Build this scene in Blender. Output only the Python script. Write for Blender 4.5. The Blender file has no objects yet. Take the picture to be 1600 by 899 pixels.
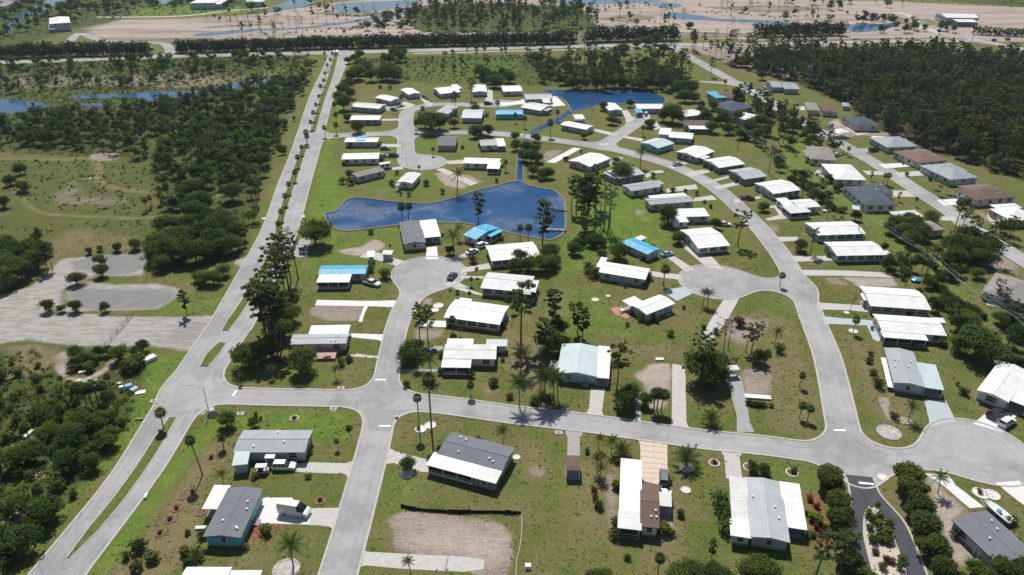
import bpy, bmesh, math, random
import numpy as np
from math import radians as R
from mathutils import Vector, Matrix
random.seed(7)
rng = np.random.default_rng(7)
C = bpy.context.scene.collection
sc = bpy.context.scene

# ---------------------------------------------------------------- camera, world, sun, exposure
CAM_H, PITCH, FOC = 105.0, R(28.7), 1150.0          # metres, downward pitch, focal length in photo pixels (1600 wide)
cam_d = bpy.data.cameras.new('camera'); cam = bpy.data.objects.new('camera', cam_d); C.objects.link(cam)
cam.location = (0, 0, CAM_H); cam.rotation_euler = (R(90) - PITCH, 0, 0)
HAZE = 0.00008
cam_d.sensor_width = 36; cam_d.lens = 36 * FOC / 1600; cam_d.clip_start = 1; cam_d.clip_end = 20000
sc.camera = cam
SUN_EL, SUN_AZ = R(57), R(-9)                       # azimuth from +Y, negative = towards -X
w = bpy.data.worlds.new('World'); sc.world = w; w.use_nodes = True
nt = w.node_tree; nt.nodes.clear()
sky = nt.nodes.new('ShaderNodeTexSky'); sky.sky_type = 'NISHITA'; sky.sun_disc = False
sky.sun_elevation = SUN_EL; sky.sun_rotation = SUN_AZ; sky.altitude = 50; sky.air_density = 1.0; sky.dust_density = 0.6
bg = nt.nodes.new('ShaderNodeBackground'); bg.inputs[1].default_value = 0.07
wo = nt.nodes.new('ShaderNodeOutputWorld')
nt.links.new(sky.outputs[0], bg.inputs[0]); nt.links.new(bg.outputs[0], wo.inputs[0])
sl = bpy.data.lights.new('sun', 'SUN'); sun = bpy.data.objects.new('sun', sl); C.objects.link(sun)
sl.energy = 5.0; sl.angle = R(0.5); sl.color = (1.0, 0.965, 0.91)
sd = Vector((math.sin(SUN_AZ) * math.cos(SUN_EL), math.cos(SUN_AZ) * math.cos(SUN_EL), math.sin(SUN_EL)))
sun.rotation_euler = sd.to_track_quat('Z', 'Y').to_euler(); sun.location = (0, 0, 300)
sc.view_settings.view_transform = 'Standard'; sc.view_settings.look = 'None'
sc.view_settings.exposure = 0.0; sc.view_settings.gamma = 1.0
sc.render.engine = 'CYCLES'
sc.cycles.max_bounces = 5; sc.cycles.transparent_max_bounces = 6; sc.cycles.volume_bounces = 0
sc.cycles.use_adaptive_sampling = True; sc.cycles.adaptive_threshold = 0.02
sc.cycles.sample_clamp_indirect = 4.0; sc.cycles.sample_clamp_direct = 12.0
sc.cycles.use_denoising = True

# ---------------------------------------------------------------- measuring: where a point seen in the photo stands in the world
TILE = {c: (400 * (i % 4), 225 * (i // 4)) for i, c in enumerate('abcdefghijklmnop')}
def P(s):
    """'f 540,95 770,90 a 1,2' -> photo pixels; a letter names a quarter-width tile measured at four times its size, '@' plain pixels"""
    out, t = [], None
    for w_ in s.replace(';', ' ').split():
        if w_ in TILE or w_ == '@': t = w_; continue
        x, y = w_.split(',')
        if t == '@' or t is None: out.append((float(x), float(y)))
        else: out.append((TILE[t][0] + float(x) / 4, TILE[t][1] + float(y) / 4))
    return out
SP, CP = math.sin(PITCH), math.cos(PITCH)
def at(px, py, z=0.0):
    u, v = (px - 800) / FOC, (449.5 - py) / FOC
    dy, dz = CP + v * SP, -SP + v * CP
    t = (z - CAM_H) / dz
    return (u * t, dy * t)
def pix(X, Y, z=0.0):
    zz = z - CAM_H
    dep = Y * CP - zz * SP
    return 800 + FOC * X / dep, 449.5 - FOC * (Y * SP + zz * CP) / dep
def G(s, z=0.0): return [at(x, y, z) for x, y in P(s)]
def scale_at(Y): return FOC / (Y * CP + CAM_H * SP)      # photo pixels per metre at ground distance Y

# ---------------------------------------------------------------- materials
def hexc(h):
    c = [int(h[i:i + 2], 16) / 255 for i in (0, 2, 4)]
    return tuple((x / 12.92 if x <= .04045 else ((x + .055) / 1.055) ** 2.4) for x in c) + (1,)
def col(c):
    if isinstance(c, str): return hexc(c)
    return tuple(c) + (1,) if len(c) == 3 else tuple(c)
class NT:
    def __init__(s, name):
        s.m = bpy.data.materials.new(name); s.m.use_nodes = True; s.t = s.m.node_tree; s.t.nodes.clear()
        s.out = s.n('ShaderNodeOutputMaterial'); s.b = s.n('ShaderNodeBsdfPrincipled')
        s.l(s.b.outputs[0], s.out.inputs[0])
    def n(s, t, **k):
        x = s.t.nodes.new(t)
        for a, b in k.items(): setattr(x, a, b)
        return x
    def l(s, a, b): s.t.links.new(a, b)
    def coord(s, kind='Object', scale=(1, 1, 1)):
        tc = s.n('ShaderNodeTexCoord'); mp = s.n('ShaderNodeMapping'); mp.inputs['Scale'].default_value = scale
        s.l(tc.outputs[kind], mp.inputs[0]); return mp.outputs[0]
    def geo(s, scale=(1, 1, 1)):
        tc = s.n('ShaderNodeNewGeometry'); mp = s.n('ShaderNodeMapping'); mp.inputs['Scale'].default_value = scale
        s.l(tc.outputs['Position'], mp.inputs[0]); return mp.outputs[0]
    def noise(s, vec, scale, detail=3, rough=.6):
        x = s.n('ShaderNodeTexNoise'); x.inputs['Scale'].default_value = scale; x.inputs['Detail'].default_value = detail
        x.inputs['Roughness'].default_value = rough; s.l(vec, x.inputs['Vector']); return x.outputs[0]
    def ramp(s, fac, stops):
        x = s.n('ShaderNodeValToRGB'); e = x.color_ramp.elements
        while len(e) < len(stops): e.new(.5)
        for i, (p, c) in enumerate(stops): e[i].position = p; e[i].color = col(c)
        s.l(fac, x.inputs[0]); return x.outputs[0]
    def mix(s, f, a, b, mode='MIX'):
        x = s.n('ShaderNodeMix', data_type='RGBA', blend_type=mode)
        for sock, v in ((x.inputs[0], f), (x.inputs[6], a), (x.inputs[7], b)):
            if isinstance(v, bpy.types.NodeSocket): s.l(v, sock)
            elif isinstance(v, (int, float)): sock.default_value = v
            else: sock.default_value = col(v)
        return x.outputs[2]
    def math(s, op, a, b=None, c=None, clamp=False):
        x = s.n('ShaderNodeMath', operation=op, use_clamp=clamp)
        for i, v in enumerate((a, b, c)):
            if v is None: continue
            if isinstance(v, bpy.types.NodeSocket): s.l(v, x.inputs[i])
            else: x.inputs[i].default_value = v
        return x.outputs[0]
    def attr(s, name):
        x = s.n('ShaderNodeAttribute'); x.attribute_name = name; return x.outputs['Fac']
    def bump(s, h, strength=.4, dist=.1):
        x = s.n('ShaderNodeBump'); x.inputs['Strength'].default_value = strength; x.inputs['Distance'].default_value = dist
        s.l(h, x.inputs['Height']); s.l(x.outputs[0], s.b.inputs['Normal'])
    def fin(s, color=None, rough=.7, spec=.3, metal=0):
        if color is not None:
            if isinstance(color, bpy.types.NodeSocket): s.l(color, s.b.inputs['Base Color'])
            else: s.b.inputs['Base Color'].default_value = col(color)
        s.b.inputs['Roughness'].default_value = rough; s.b.inputs['Metallic'].default_value = metal
        s.b.inputs['Specular IOR Level'].default_value = spec
        return s.m
M = {}
def plain(name, c, rough=.6, spec=.3, var=.12, scale=1.5, metal=0):
    """one base colour broken up by two noises"""
    if name in M: return M[name]
    t = NT(name); c = col(c); v = t.coord('Object')
    a = t.noise(v, scale, 4, .65); b = t.noise(v, scale * 9, 2, .6)
    f = t.math('ADD', t.math('MULTIPLY', a, .65), t.math('MULTIPLY', b, .35))
    lo = tuple(max(0, x * (1 - 2.2 * var)) for x in c[:3]); hi = tuple(min(1, x * (1 + 2.2 * var)) for x in c[:3])
    M[name] = t.fin(t.ramp(f, [(.25, lo), (.75, hi)]), rough, spec, metal); return M[name]

# ---------------------------------------------------------------- object helpers
def mesh(name, verts, faces, mats=(), fm=None, smooth=False):
    me = bpy.data.meshes.new(name); me.from_pydata([tuple(v) for v in verts], [], [tuple(f) for f in faces])
    for m in (mats if isinstance(mats, (list, tuple)) else [mats]): me.materials.append(m)
    if fm is not None: me.polygons.foreach_set('material_index', np.array(fm, dtype=np.int32))
    if smooth: me.polygons.foreach_set('use_smooth', np.ones(len(me.polygons), dtype=bool))
    me.update(); return me
def obj(name, me, parent=None, loc=None, rot=None, **props):
    o = bpy.data.objects.new(name, me); C.objects.link(o)
    if parent: o.parent = parent
    if loc is not None: o.location = loc
    if rot is not None: o.rotation_euler = (0, 0, rot) if isinstance(rot, (int, float)) else rot
    for k, v in props.items():
        if v is not None: o[k] = v
    return o
LABELS = {}
def thing(name, label, cat, loc=(0, 0, 0), rot=0, group=None, me=None):
    o = obj(name, me, None, loc, rot, label=label, category=cat, group=group); return o
class MB:
    """collects boxes, prisms and tubes into one mesh"""
    def __init__(s): s.v = []; s.f = []; s.m = []
    def add(s, vs, fs, m=0):
        k = len(s.v); s.v += [tuple(v) for v in vs]; s.f += [tuple(i + k for i in f) for f in fs]; s.m += [m] * len(fs); return s
    def box(s, x0, x1, y0, y1, z0, z1, m=0, taper=0):
        t = taper
        return s.add([(x0, y0, z0), (x1, y0, z0), (x1, y1, z0), (x0, y1, z0), (x0 + t, y0 + t, z1), (x1 - t, y0 + t, z1), (x1 - t, y1 - t, z1), (x0 + t, y1 - t, z1)],
                     [(0, 3, 2, 1), (4, 5, 6, 7), (0, 1, 5, 4), (1, 2, 6, 5), (2, 3, 7, 6), (3, 0, 4, 7)], m)
    def slab(s, top, th, m=0):
        """polygon (list of xyz) given thickness th downwards"""
        n = len(top); vs = list(top) + [(x, y, z - th) for x, y, z in top]
        return s.add(vs, [tuple(range(n)), tuple(range(2 * n - 1, n - 1, -1))] + [(i + n, (i + 1) % n + n, (i + 1) % n, i) for i in range(n)], m)
    def tube(s, pts, rad, n=6, m=0, cap=True):
        k = len(s.v); pts = [Vector(p) for p in pts]; rad = rad if isinstance(rad, (list, tuple)) else [rad] * len(pts)
        for i, p in enumerate(pts):
            d = (pts[min(i + 1, len(pts) - 1)] - pts[max(i - 1, 0)]).normalized()
            a = d.orthogonal().normalized() if abs(d.z) < .99 else Vector((1, 0, 0)); b = d.cross(a).normalized(); a = b.cross(d)
            for j in range(n):
                t = 2 * math.pi * j / n; s.v.append(tuple(p + (a * math.cos(t) + b * math.sin(t)) * rad[i]))
        for i in range(len(pts) - 1):
            for j in range(n):
                s.f.append((k + i * n + j, k + i * n + (j + 1) % n, k + (i + 1) * n + (j + 1) % n, k + (i + 1) * n + j)); s.m.append(m)
        if cap:
            s.f.append(tuple(k + (len(pts) - 1) * n + j for j in range(n))); s.m.append(m)
            s.f.append(tuple(k + j for j in range(n - 1, -1, -1))); s.m.append(m)
        return s
    def ball(s, c, r, n=8, m=0, sz=1, jit=0):
        k = len(s.v); rows = max(3, n // 2)
        for i in range(rows + 1):
            ph = math.pi * i / rows - math.pi / 2
            for j in range(n):
                t = 2 * math.pi * j / n; q = r * (1 + random.uniform(-jit, jit))
                s.v.append((c[0] + q * math.cos(ph) * math.cos(t), c[1] + q * math.cos(ph) * math.sin(t), c[2] + q * sz * math.sin(ph)))
        for i in range(rows):
            for j in range(n):
                s.f.append((k + i * n + j, k + i * n + (j + 1) % n, k + (i + 1) * n + (j + 1) % n, k + (i + 1) * n + j)); s.m.append(m)
        return s
    def mesh(s, name, mats, smooth=False): return mesh(name, s.v, s.f, mats, s.m, smooth)

# ---------------------------------------------------------------- polygons
def spline(pts, closed=True, n=4):
    pts = np.array(pts, float); N = len(pts); out = []
    for i in range(N if closed else N - 1):
        g = (lambda k: pts[k % N]) if closed else (lambda k: pts[min(max(k, 0), N - 1)])
        p0, p1, p2, p3 = g(i - 1), g(i), g(i + 1), g(i + 2)
        for j in range(n):
            t = j / n
            out.append(.5 * ((2 * p1) + (p2 - p0) * t + (2 * p0 - 5 * p1 + 4 * p2 - p3) * t * t + (3 * p1 - p0 - 3 * p2 + p3) * t ** 3))
    if not closed: out.append(pts[-1])
    return np.array(out)
def inside(X, Y, poly):
    poly = np.asarray(poly); res = np.zeros(X.shape, bool); j = len(poly) - 1
    for i in range(len(poly)):
        xi, yi = poly[i]; xj, yj = poly[j]
        if yi != yj:
            c = ((yi > Y) != (yj > Y)) & (X < (xj - xi) * (Y - yi) / (yj - yi) + xi); res ^= c
        j = i
    return res
def dist_line(X, Y, pts, closed=False, wid=None):
    """distance to a polyline, minus an interpolated half width if given"""
    pts = np.asarray(pts); n = len(pts); d = np.full(X.shape, 1e9)
    for i in range(n if closed else n - 1):
        a, b = pts[i], pts[(i + 1) % n]; e = b - a; L = max(float(e @ e), 1e-9)
        t = np.clip(((X - a[0]) * e[0] + (Y - a[1]) * e[1]) / L, 0, 1)
        q = np.hypot(X - a[0] - t * e[0], Y - a[1] - t * e[1])
        if wid is not None: q = q - (wid[i] + (wid[(i + 1) % n] - wid[i]) * t)
        d = np.minimum(d, q)
    return d
def sheet(name, poly, z, mat, skirt=.0, **props):
    """a flat many-sided sheet in world metres"""
    poly = [tuple(p) for p in poly]
    a = sum(poly[i][0] * poly[(i + 1) % len(poly)][1] - poly[(i + 1) % len(poly)][0] * poly[i][1] for i in range(len(poly)))
    if a < 0: poly = poly[::-1]
    cx = sum(p[0] for p in poly) / len(poly); cy = sum(p[1] for p in poly) / len(poly)
    top = [(x - cx, y - cy, z) for x, y in poly]
    if skirt: b = MB().slab(top, skirt); me = b.mesh(name, [mat])
    else: me = mesh(name, top, [tuple(range(len(top)))], [mat])
    return obj(name, me, None, (cx, cy, 0), **props)
# ================================================================ THE SETTING: ground, water, roads
# ---- ground sheet with zones (lawn, bare sand, gravel, scrub ...)
def axis(segs):
    out = [segs[0][0]]
    for a, b, s0, s1 in segs:
        x = a
        while x < b - 1e-6:
            f = (x - a) / (b - a); x = min(b, x + s0 + (s1 - s0) * f); out.append(x)
    return np.array(sorted(set(np.round(out, 3))))
half = axis([(0, 150, 1.3, 1.3), (150, 460, 1.5, 4), (460, 1000, 10, 60), (1000, 9000, 300, 1500)])
gx = np.concatenate([-half[::-1], half[1:]])
gy = np.concatenate([[-3000, -800, -200, -50, 20], axis([(60, 240, 1.2, 1.3), (240, 420, 1.4, 2.2), (420, 820, 2.5, 6), (820, 12000, 60, 1500)])])
GX, GY = np.meshgrid(gx, gy)
near = (GY > 55) & (GY < 1000)
PX, PY = np.full(GX.shape, -1e5), np.full(GX.shape, 1e5)
PX[near], PY[near] = pix(GX[near], GY[near])
zones = {k: np.zeros(GX.shape) for k in ('bare', 'gravel', 'scrub', 'lush', 'litter', 'brown', 'dry', 'mulch', 'pad')}
def zone(kind, s, soft=2.0, amt=1.0):
    """polygon traced on the photo, on the ground in metres, with a soft edge"""
    poly = np.array(G(s)); x0, y0 = poly.min(0) - soft; x1, y1 = poly.max(0) + soft
    m = (GX > x0) & (GX < x1) & (GY > y0) & (GY < y1)
    if not m.any(): return
    X, Y = GX[m], GY[m]; d = dist_line(X, Y, poly, True); sd_ = np.where(inside(X, Y, poly), d, -d)
    zones[kind][m] = np.maximum(zones[kind][m], amt * np.clip(sd_ / soft * .5 + .5, 0, 1))
def zline(kind, s, wid, soft=1.0, amt=1.0):
    pts = spline(G(s), False, 4); x0, y0 = pts.min(0) - wid - 2; x1, y1 = pts.max(0) + wid + 2
    m = (GX > x0) & (GX < x1) & (GY > y0) & (GY < y1)
    d = wid / 2 - dist_line(GX[m], GY[m], pts)
    zones[kind][m] = np.maximum(zones[kind][m], amt * np.clip(d / soft * .5 + .5, 0, 1))
def clear(kinds, s, soft=2.0):
    poly = np.array(G(s)); m = (GX > poly[:, 0].min()) & (GX < poly[:, 0].max()) & (GY > poly[:, 1].min()) & (GY < poly[:, 1].max())
    ins = inside(GX[m], GY[m], poly)
    for k in kinds: q = zones[k][m]; q[ins] = 0; zones[k][m] = q
FOREST = '@ 1128,100 1200,92 1330,88 1420,82 1500,88 1640,100 1640,300 1560,268 1500,250 1440,232 1395,212 1340,190 1330,165 1290,150 1240,128 1200,118'
SAND = '@ 130,45 190,30 300,28 400,22 520,4 640,-8 800,-8 1250,-12 1700,-12 1700,66 1560,66 1480,60 1340,62 1200,64 900,54 640,58 380,62 280,68 150,70'
SWAMP = '@ -60,100 200,95 400,88 480,88 470,130 440,190 420,260 395,330 385,360 380,410 260,420 225,395 240,345 250,300 230,255 120,245 -60,235'
# left side
zone('scrub', SWAMP, 6)
zone('scrub', '@ -60,240 120,245 240,250 330,300 380,330 390,365 340,395 230,395 60,400 -60,400', 6, .55)
zone('scrub', '@ -80,545 60,535 160,545 235,560 240,600 225,640 190,690 150,740 90,810 30,890 -80,990', 3)
zone('lush', '@ 170,560 280,545 330,480 360,440 400,360 440,280 465,220 505,110 520,92 505,90 480,150 440,260 400,340 380,400 330,470 240,560', 4, .7)
zone('lush', '@ 225,560 305,545 250,630 190,715 120,790 40,900 10,900 70,820 160,700 215,640', 2.5, .75)
zone('lush', 'i 860,620 960,610 1010,650 900,840 780,880 770,700', 2, .7)
zone('dry', '@ 0,690 60,650 100,640 60,720 0,730', 3, .4)
zline('lush', 'e 0,245 60,270 120,320 180,390 260,430 400,445 600,455 850,465 1000,450 1100,410 1250,370 1370,320', 4.0, 2, .6)
zline('dry', 'e 0,245 60,270 120,320 180,390 260,430 400,445 600,455 850,465 1000,450 1100,410 1250,370 1370,320', 2.2, 1.5, .9)
zline('lush', 'e 0,90 200,97 400,97 560,90 620,140 610,220 680,265 800,290 930,300', 7, 3, .5)
zline('dry', 'e 0,90 200,97 400,97 560,90 620,140 610,220 680,265 800,290 930,300', 3.4, 2, .9)
zone('brown', 'e 560,65 640,52 740,60 745,90 690,105 600,108 560,90', 2)
zone('brown', 'e 250,330 470,180 570,290 850,330 800,400 500,410 280,400', 6, .45)
zone('dry', '@ 0,400 130,350 240,370 230,395 110,400 95,420 0,450', 5, .6)
zone('dry', '@ 0,540 100,540 110,560 60,590 0,600', 3, .7)
zone('bare', 'i 320,440 380,400 430,380 440,480 420,560 540,560 640,500 700,420 740,440 700,500 600,560 480,620 420,610 330,500', 1.2, .8)
zone('bare', 'm 210,200 250,200 300,320 250,330 200,280', 1.2, .8)
zone('bare', 'm 20,570 120,470 210,440 240,470 150,600 40,620', 1.5, .9)
zone('bare', 'm 0,160 60,60 90,0 130,0 60,150 0,220', 1.5, .5)
zone('brown', '@ 0,112 140,116 300,112 380,122 330,134 220,138 100,138 0,145', 10, .5); zone('dry', '@ 240,128 340,122 440,112 440,122 340,136 240,140', 6, .7)
# gravel storage yards and the rough road into them
zone('gravel', '@ -80,470 0,462 45,450 78,425 95,405 150,400 222,396 228,405 222,432 150,430 135,436 95,455 100,478 170,490 260,495 336,493 300,549 240,541 110,540 45,531 -80,545', 1.6)
zone('gravel', 'i 420,10 520,-40 700,-20 1000,-25 1110,0 1130,40 1060,90 980,135 800,145 640,145 440,140', 1.6, .95)
clear(['gravel'], 'i 270,110 420,150 640,152 980,145 1060,100 1140,50 1240,60 1210,178 900,180 640,170 400,165 290,150'); zone('lush', 'i 270,110 420,150 640,152 980,145 1060,100 1140,50 1240,60 1210,178 900,180 640,170 400,165 290,150', 1.5, .6)
zone('gravel', 'e 1440,735 1560,700 1540,770 1500,765', 1)
zone('lush', 'i 1230,90 1440,30 1330,170 1210,175', 2, .7)
zone('brown', 'i 0,420 -40,350 130,330 300,330 440,370 340,400', 3, .4)
# boulevard verges and lawns inside the estate
zone('lush', '@ 545,88 560,90 540,160 520,240 540,300 560,305 520,330 505,345 470,370 462,420 440,470 448,430 480,330 500,250 525,150', 3, .9)
zone('lush', '@ 480,350 640,350 660,400 600,430 470,450 450,420', 5, .55)
zone('lush', '@ 250,740 325,650 430,640 560,645 540,690 440,690 350,665 300,720 215,840 170,900 130,900', 2.5, .9)
zone('lush', '@ 355,560 400,570 580,580 590,600 440,606 355,600', 3, .55)
zone('lush', '@ 885,290 940,240 1000,290 1060,370 1040,420 960,400 900,430 870,450 870,380 890,360', 7, .8)
zone('lush', '@ 870,440 940,450 1000,500 1050,520 1060,560 960,530 900,540 830,500', 6, .55)
zone('lush', '@ 940,235 1000,250 1130,330 1200,400 1190,420 1120,370 1000,290', 5, .5)
zone('lush', '@ 640,210 760,200 880,190 960,215 1020,210 1080,220 900,215 800,225 700,250 780,300 600,310 560,300 540,240 560,190', 6, .5)
zone('lush', '@ 1330,300 1480,345 1440,345 1400,330', 3, .8); zone('lush', '@ 1240,200 1300,250 1500,420 1540,500 1500,480 1380,380 1200,240', 5, .6)
zone('lush', '@ 560,330 640,350 660,380', 3, .4)
zone('lush', '@ 760,660 860,670 850,690 1000,700 900,900 850,820 790,790', 7, .45); zone('lush', '@ 600,720 700,760 640,800 590,860 570,850', 4, .6)
zone('lush', '@ 1180,460 1240,470 1260,560 1230,540 1190,500', 4, .5); zone('lush', '@ 1060,700 1140,720 1140,850 1080,800', 4, .4)
zone('lush', '@ 1160,712 1280,722 1310,750 1280,780 1180,740', 2, .5)
zone('lush', '@ 600,105 820,85 830,140 640,130', 10, .45); zone('lush', '@ 400,100 470,100 420,150 380,160', 6, .5)
zone('scrub', '@ 560,90 800,84 900,100 1050,100 1080,150 1040,150 850,135 640,130 560,120', 5, .75)
# far side of the highway
zone('bare', SAND, 8, .74); zone('scrub', '@ 655,10 700,4 905,10 935,45 900,52 660,52 640,40', 6)
clear(['bare'], '@ 655,10 700,4 905,10 935,45 900,50 660,50 640,40')
zone('scrub', '@ -100,-8 110,-8 190,-8 390,-8 400,12 300,24 200,28 120,45 40,70 -100,72', 8)
clear(['bare'], '@ 1180,-10 1700,-10 1700,10 1600,12 1400,2 1250,0'); zone('scrub', '@ 1480,-12 1700,-12 1700,14 1600,12 1480,2', 8)
zone('lush', '@ 200,12 290,8 400,10 400,20 250,28 200,28', 4, .7); zone('lush', 'a 800,150 900,125 1050,120 1090,140 850,165', 3, .8)
zone('lush', '@ 60,20 90,10 60,30 20,32', 3, .7); zone('brown', '@ 1060,74 1280,76 1300,92 1240,122 1190,115 1130,95', 5, .95)
zone('litter', FOREST, 8); zone('brown', '@ 1130,80 1240,84 1240,118 1190,112 1150,100', 4, .9)
zone('bare', '@ 1430,72 1500,74 1600,92 1600,98 1540,88 1440,84', 4, .8)
for q_ in ('@ 150,66 260,60 340,60 300,66 200,70', '@ 480,22 560,18 640,20 560,27', '@ 300,44 380,38 460,36 380,42', '@ 700,58 900,56 1000,60 900,62', '@ 930,30 990,22 1030,28 980,36', '@ 1100,12 1200,8 1300,14 1200,20', '@ 1240,50 1300,46 1330,52 1280,56', '@ 1380,26 1450,30 1480,40 1400,38', '@ 940,52 1100,50 1200,56 1100,60'):
    zone('scrub', q_, 9, .7); zone('brown', q_, 25, .8); pq = np.array(G(q_)); mq = inside(GX, GY, pq); zones['bare'][mq] *= .3
# bare and dry patches on the lots
zone('brown', 'n 810,545 900,500 1200,508 1500,570 1590,640 1610,800 1560,910 1380,920 1300,830 1000,770 860,720 870,650', 1.0, 1)
zone('bare', 'n 840,555 920,512 1200,520 1500,585 1580,650 1600,800 1550,910 1390,900 1310,820 1000,750 880,700 890,650', 2.5, .62)
zone('brown', 'n 850,560 1000,520 1200,530 1500,600 1560,700 1400,760 1100,740 880,680', 3, .75)
zone('dry', 'n 790,530 900,490 1200,495 1520,555 1610,640 1620,800 1570,920 1380,930 1290,840 1000,780 840,740 830,640', 2.5, .9)
zone('dry', 'm 1330,60 1500,40 1420,200 1280,300 1250,500 1300,700 1050,896 900,960 640,960 760,800 980,560 1130,300', 2, .85)
zone('bare', 'm 1110,130 1330,60 1380,120 1250,260 1080,420 960,560 930,520 1050,330', 2, .35)
zone('brown', 'j 345,125 390,108 672,113 655,195 620,205 440,205 335,165', .8)
zone('bare', 'f 510,670 600,650 650,650 740,597 810,625 790,660 640,700 560,690', 1.5)
zone('bare', 'f 1110,185 1200,170 1330,262 1290,282 1180,262', 1.2, .8); zone('bare', 'f 1210,170 1320,190 1430,238 1390,248', 1.5, .8)
zone('brown', 'j 1045,60 1110,65 1110,110 1040,110', 1, .8); zone('brown', 'j 985,255 1180,255 1180,300 1050,330 985,320', 1.5, .8)
zone('dry', '@ 780,500 830,520 880,560 860,620 800,600 770,560', 4, .7); zone('dry', '@ 850,440 900,450 900,530 840,500', 5, .6)
zone('bare', 'k 770,545 860,470 1000,468 1000,560 960,760 850,760 830,620', 1.5, .85); zone('brown', 'k 930,500 1000,500 1000,700 940,700', 1, .6)
zone('brown', 'k 1430,520 1520,500 1620,540 1620,670 1450,668', 1.5, .95); zone('brown', 'k 1350,170 1460,180 1600,200 1560,320 1420,360 1340,300', 3, .85)
zone('dry', 'k 600,330 1000,340 1100,400 1080,470 860,460 640,400', 4, .7); zone('dry', 'l -60,450 30,450 100,500 180,540 100,600 60,640 -60,600', 3, .8)
zone('gravel', 'h 450,828 780,836 825,895 560,892', 1.2, .8); zone('brown', 'h 330,830 440,828 520,890 380,880', 1.6, .7)
zone('brown', 'h 0,500 80,510 60,560 0,560', 2, .7); zone('brown', 'g 770,418 800,410 830,420 828,436 790,444 768,436', .8)
zone('brown', 'g 205,50 245,38 325,40 225,112 190,100', 1.2, .8); zone('brown', 'h 1300,640 1400,650 1600,770 1560,830 1300,740', 3, .75)
zone('bare', 'p 985,262 1050,270 1100,350 1250,480 1180,560 1250,700 1330,780 1200,840 1080,760 1080,640 1020,420', 1.5, .75)
zone('bare', 'd 370,770 430,740 500,800 820,840 800,800 860,850 640,850 560,850 460,880 360,840', 2, .8)
zone('brown', 'h 1290,390 1370,440 1480,500 1420,520 1300,440', 2, .8); zone('brown', 'g 400,740 600,760 520,775 400,765', 2, .5)
zone('dry', '@ 900,690 1000,700 1000,770 960,860 860,880 850,800', 5, .55); zone('dry', '@ 1040,740 1080,740 1080,899 960,899 1000,860', 4, .7)
zone('dry', '@ 800,680 850,690 880,760 820,760', 3, .7); zone('dry', '@ 1300,510 1360,530 1440,620 1460,660 1400,700 1350,660', 5, .6)
zone('dry', '@ 990,430 1060,440 1200,420 1240,440 1180,400 1100,400', 6, .3); zone('dry', '@ 1180,480 1250,500 1290,650 1280,690 1200,680', 4, .6)
zone('bare', 'o 100,215 160,205 215,235 205,285 150,295 105,265', .8, .6); zone('bare', 'j 1380,550 1440,560 1540,640 1440,690 1390,640', 2, .4)
zone('dry', '@ 1300,420 1420,430 1480,470 1500,520 1400,440', 4, .4); zone('lush', '@ 1240,330 1290,350 1330,400 1330,430 1250,400', 5, .35)
zone('bare', '@ 420,890 460,882 470,899 430,905', 1, .6); zone('lush', '@ 1490,750 1600,790 1600,830 1520,770', 3, .3)
zone('brown', 'o 590,270 650,250 660,400 640,700 600,600 580,400', 1.2, .8); zone('gravel', 'o 925,480 1010,470 1020,700 930,690', 1, .7)

zone('pad', 'e 450,740 560,705 720,685 900,682 905,700 900,780 800,822 670,822 560,800 440,790', 2, .9); zone('pad', 'i 420,20 520,0 700,10 1000,8 1090,20 1100,50 1040,95 960,128 800,138 640,138 460,130', 2, 1); zone('pad', 'i 1160,200 1340,200 1260,330 1180,380 1020,350 1000,300', 3, .55); zone('pad', 'i 0,60 100,20 250,30 180,120 60,160', 4, .4)
zone('mulch', 'p 215,385 320,395 350,500 395,680 370,720 290,700 265,560 290,520 240,440', .8); zone('mulch', 'n -30,578 165,578 168,600 100,618 45,640 20,690 -10,705 -30,640', .6); zone('mulch', 'o 925,500 1010,480 1020,660 985,690 940,640', .8, .4)
for q_ in ('@ 640,33 780,30 900,33 900,36 640,37', '@ 150,60 230,58 230,62', '@ 1000,40 1200,44 1300,40 1200,48 1000,46', '@ 1400,12 1560,20 1600,30 1500,30 1400,22', '@ 560,46 650,42 650,52 560,52'): zone('scrub', q_, 6, .7)
t = NT('ground_cover')
pos = t.geo()
def zmask(k, kn=.9, sharp=3.2, sc_=1.0):
    nz_ = t.math('ADD', t.math('MULTIPLY', t.noise(pos, .16 * sc_, 3, .6), .6), t.math('MULTIPLY', t.noise(pos, 1.3 * sc_, 4, .7), .4))
    a = t.math('MULTIPLY_ADD', t.math('SUBTRACT', nz_, .5), kn, t.attr(k))
    a = t.math('MULTIPLY_ADD', t.math('SUBTRACT', a, .5), sharp, .5, clamp=True)
    return t.math('MULTIPLY', a, t.math('MULTIPLY', t.attr(k), 6, clamp=True))
n_big = t.noise(pos, .035, 4, .6); n_mid = t.noise(pos, .22, 5, .7); n_fine = t.noise(pos, 2.6, 4, .75); n_tiny = t.noise(pos, 9, 2, .8)
lawn = t.ramp(t.math('ADD', t.math('MULTIPLY', n_mid, .6), t.math('MULTIPLY', n_big, .4)),
              [(.36, '857650'), (.45, '706c3c'), (.52, '556b28'), (.66, '3f611a')])
blot = t.ramp(t.math('ADD', t.math('MULTIPLY', n_fine, .55), t.math('MULTIPLY', n_tiny, .45)), [(.33, '2c3716'), (.5, '585c30'), (.66, 'a0946a')])
lawn = t.mix(.5, lawn, blot)
lushc = t.mix(.28, t.ramp(n_mid, [(.3, '486720'), (.5, '5a7429'), (.7, '80883f')]), t.ramp(n_fine, [(.35, '3a521b'), (.65, '8c9650')]))
dryc = t.mix(.45, t.ramp(n_mid, [(.3, '60583a'), (.6, '7c7350')]), t.ramp(n_fine, [(.33, '3f4122'), (.5, '7a6f50'), (.68, 'a4987c')]))
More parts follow.
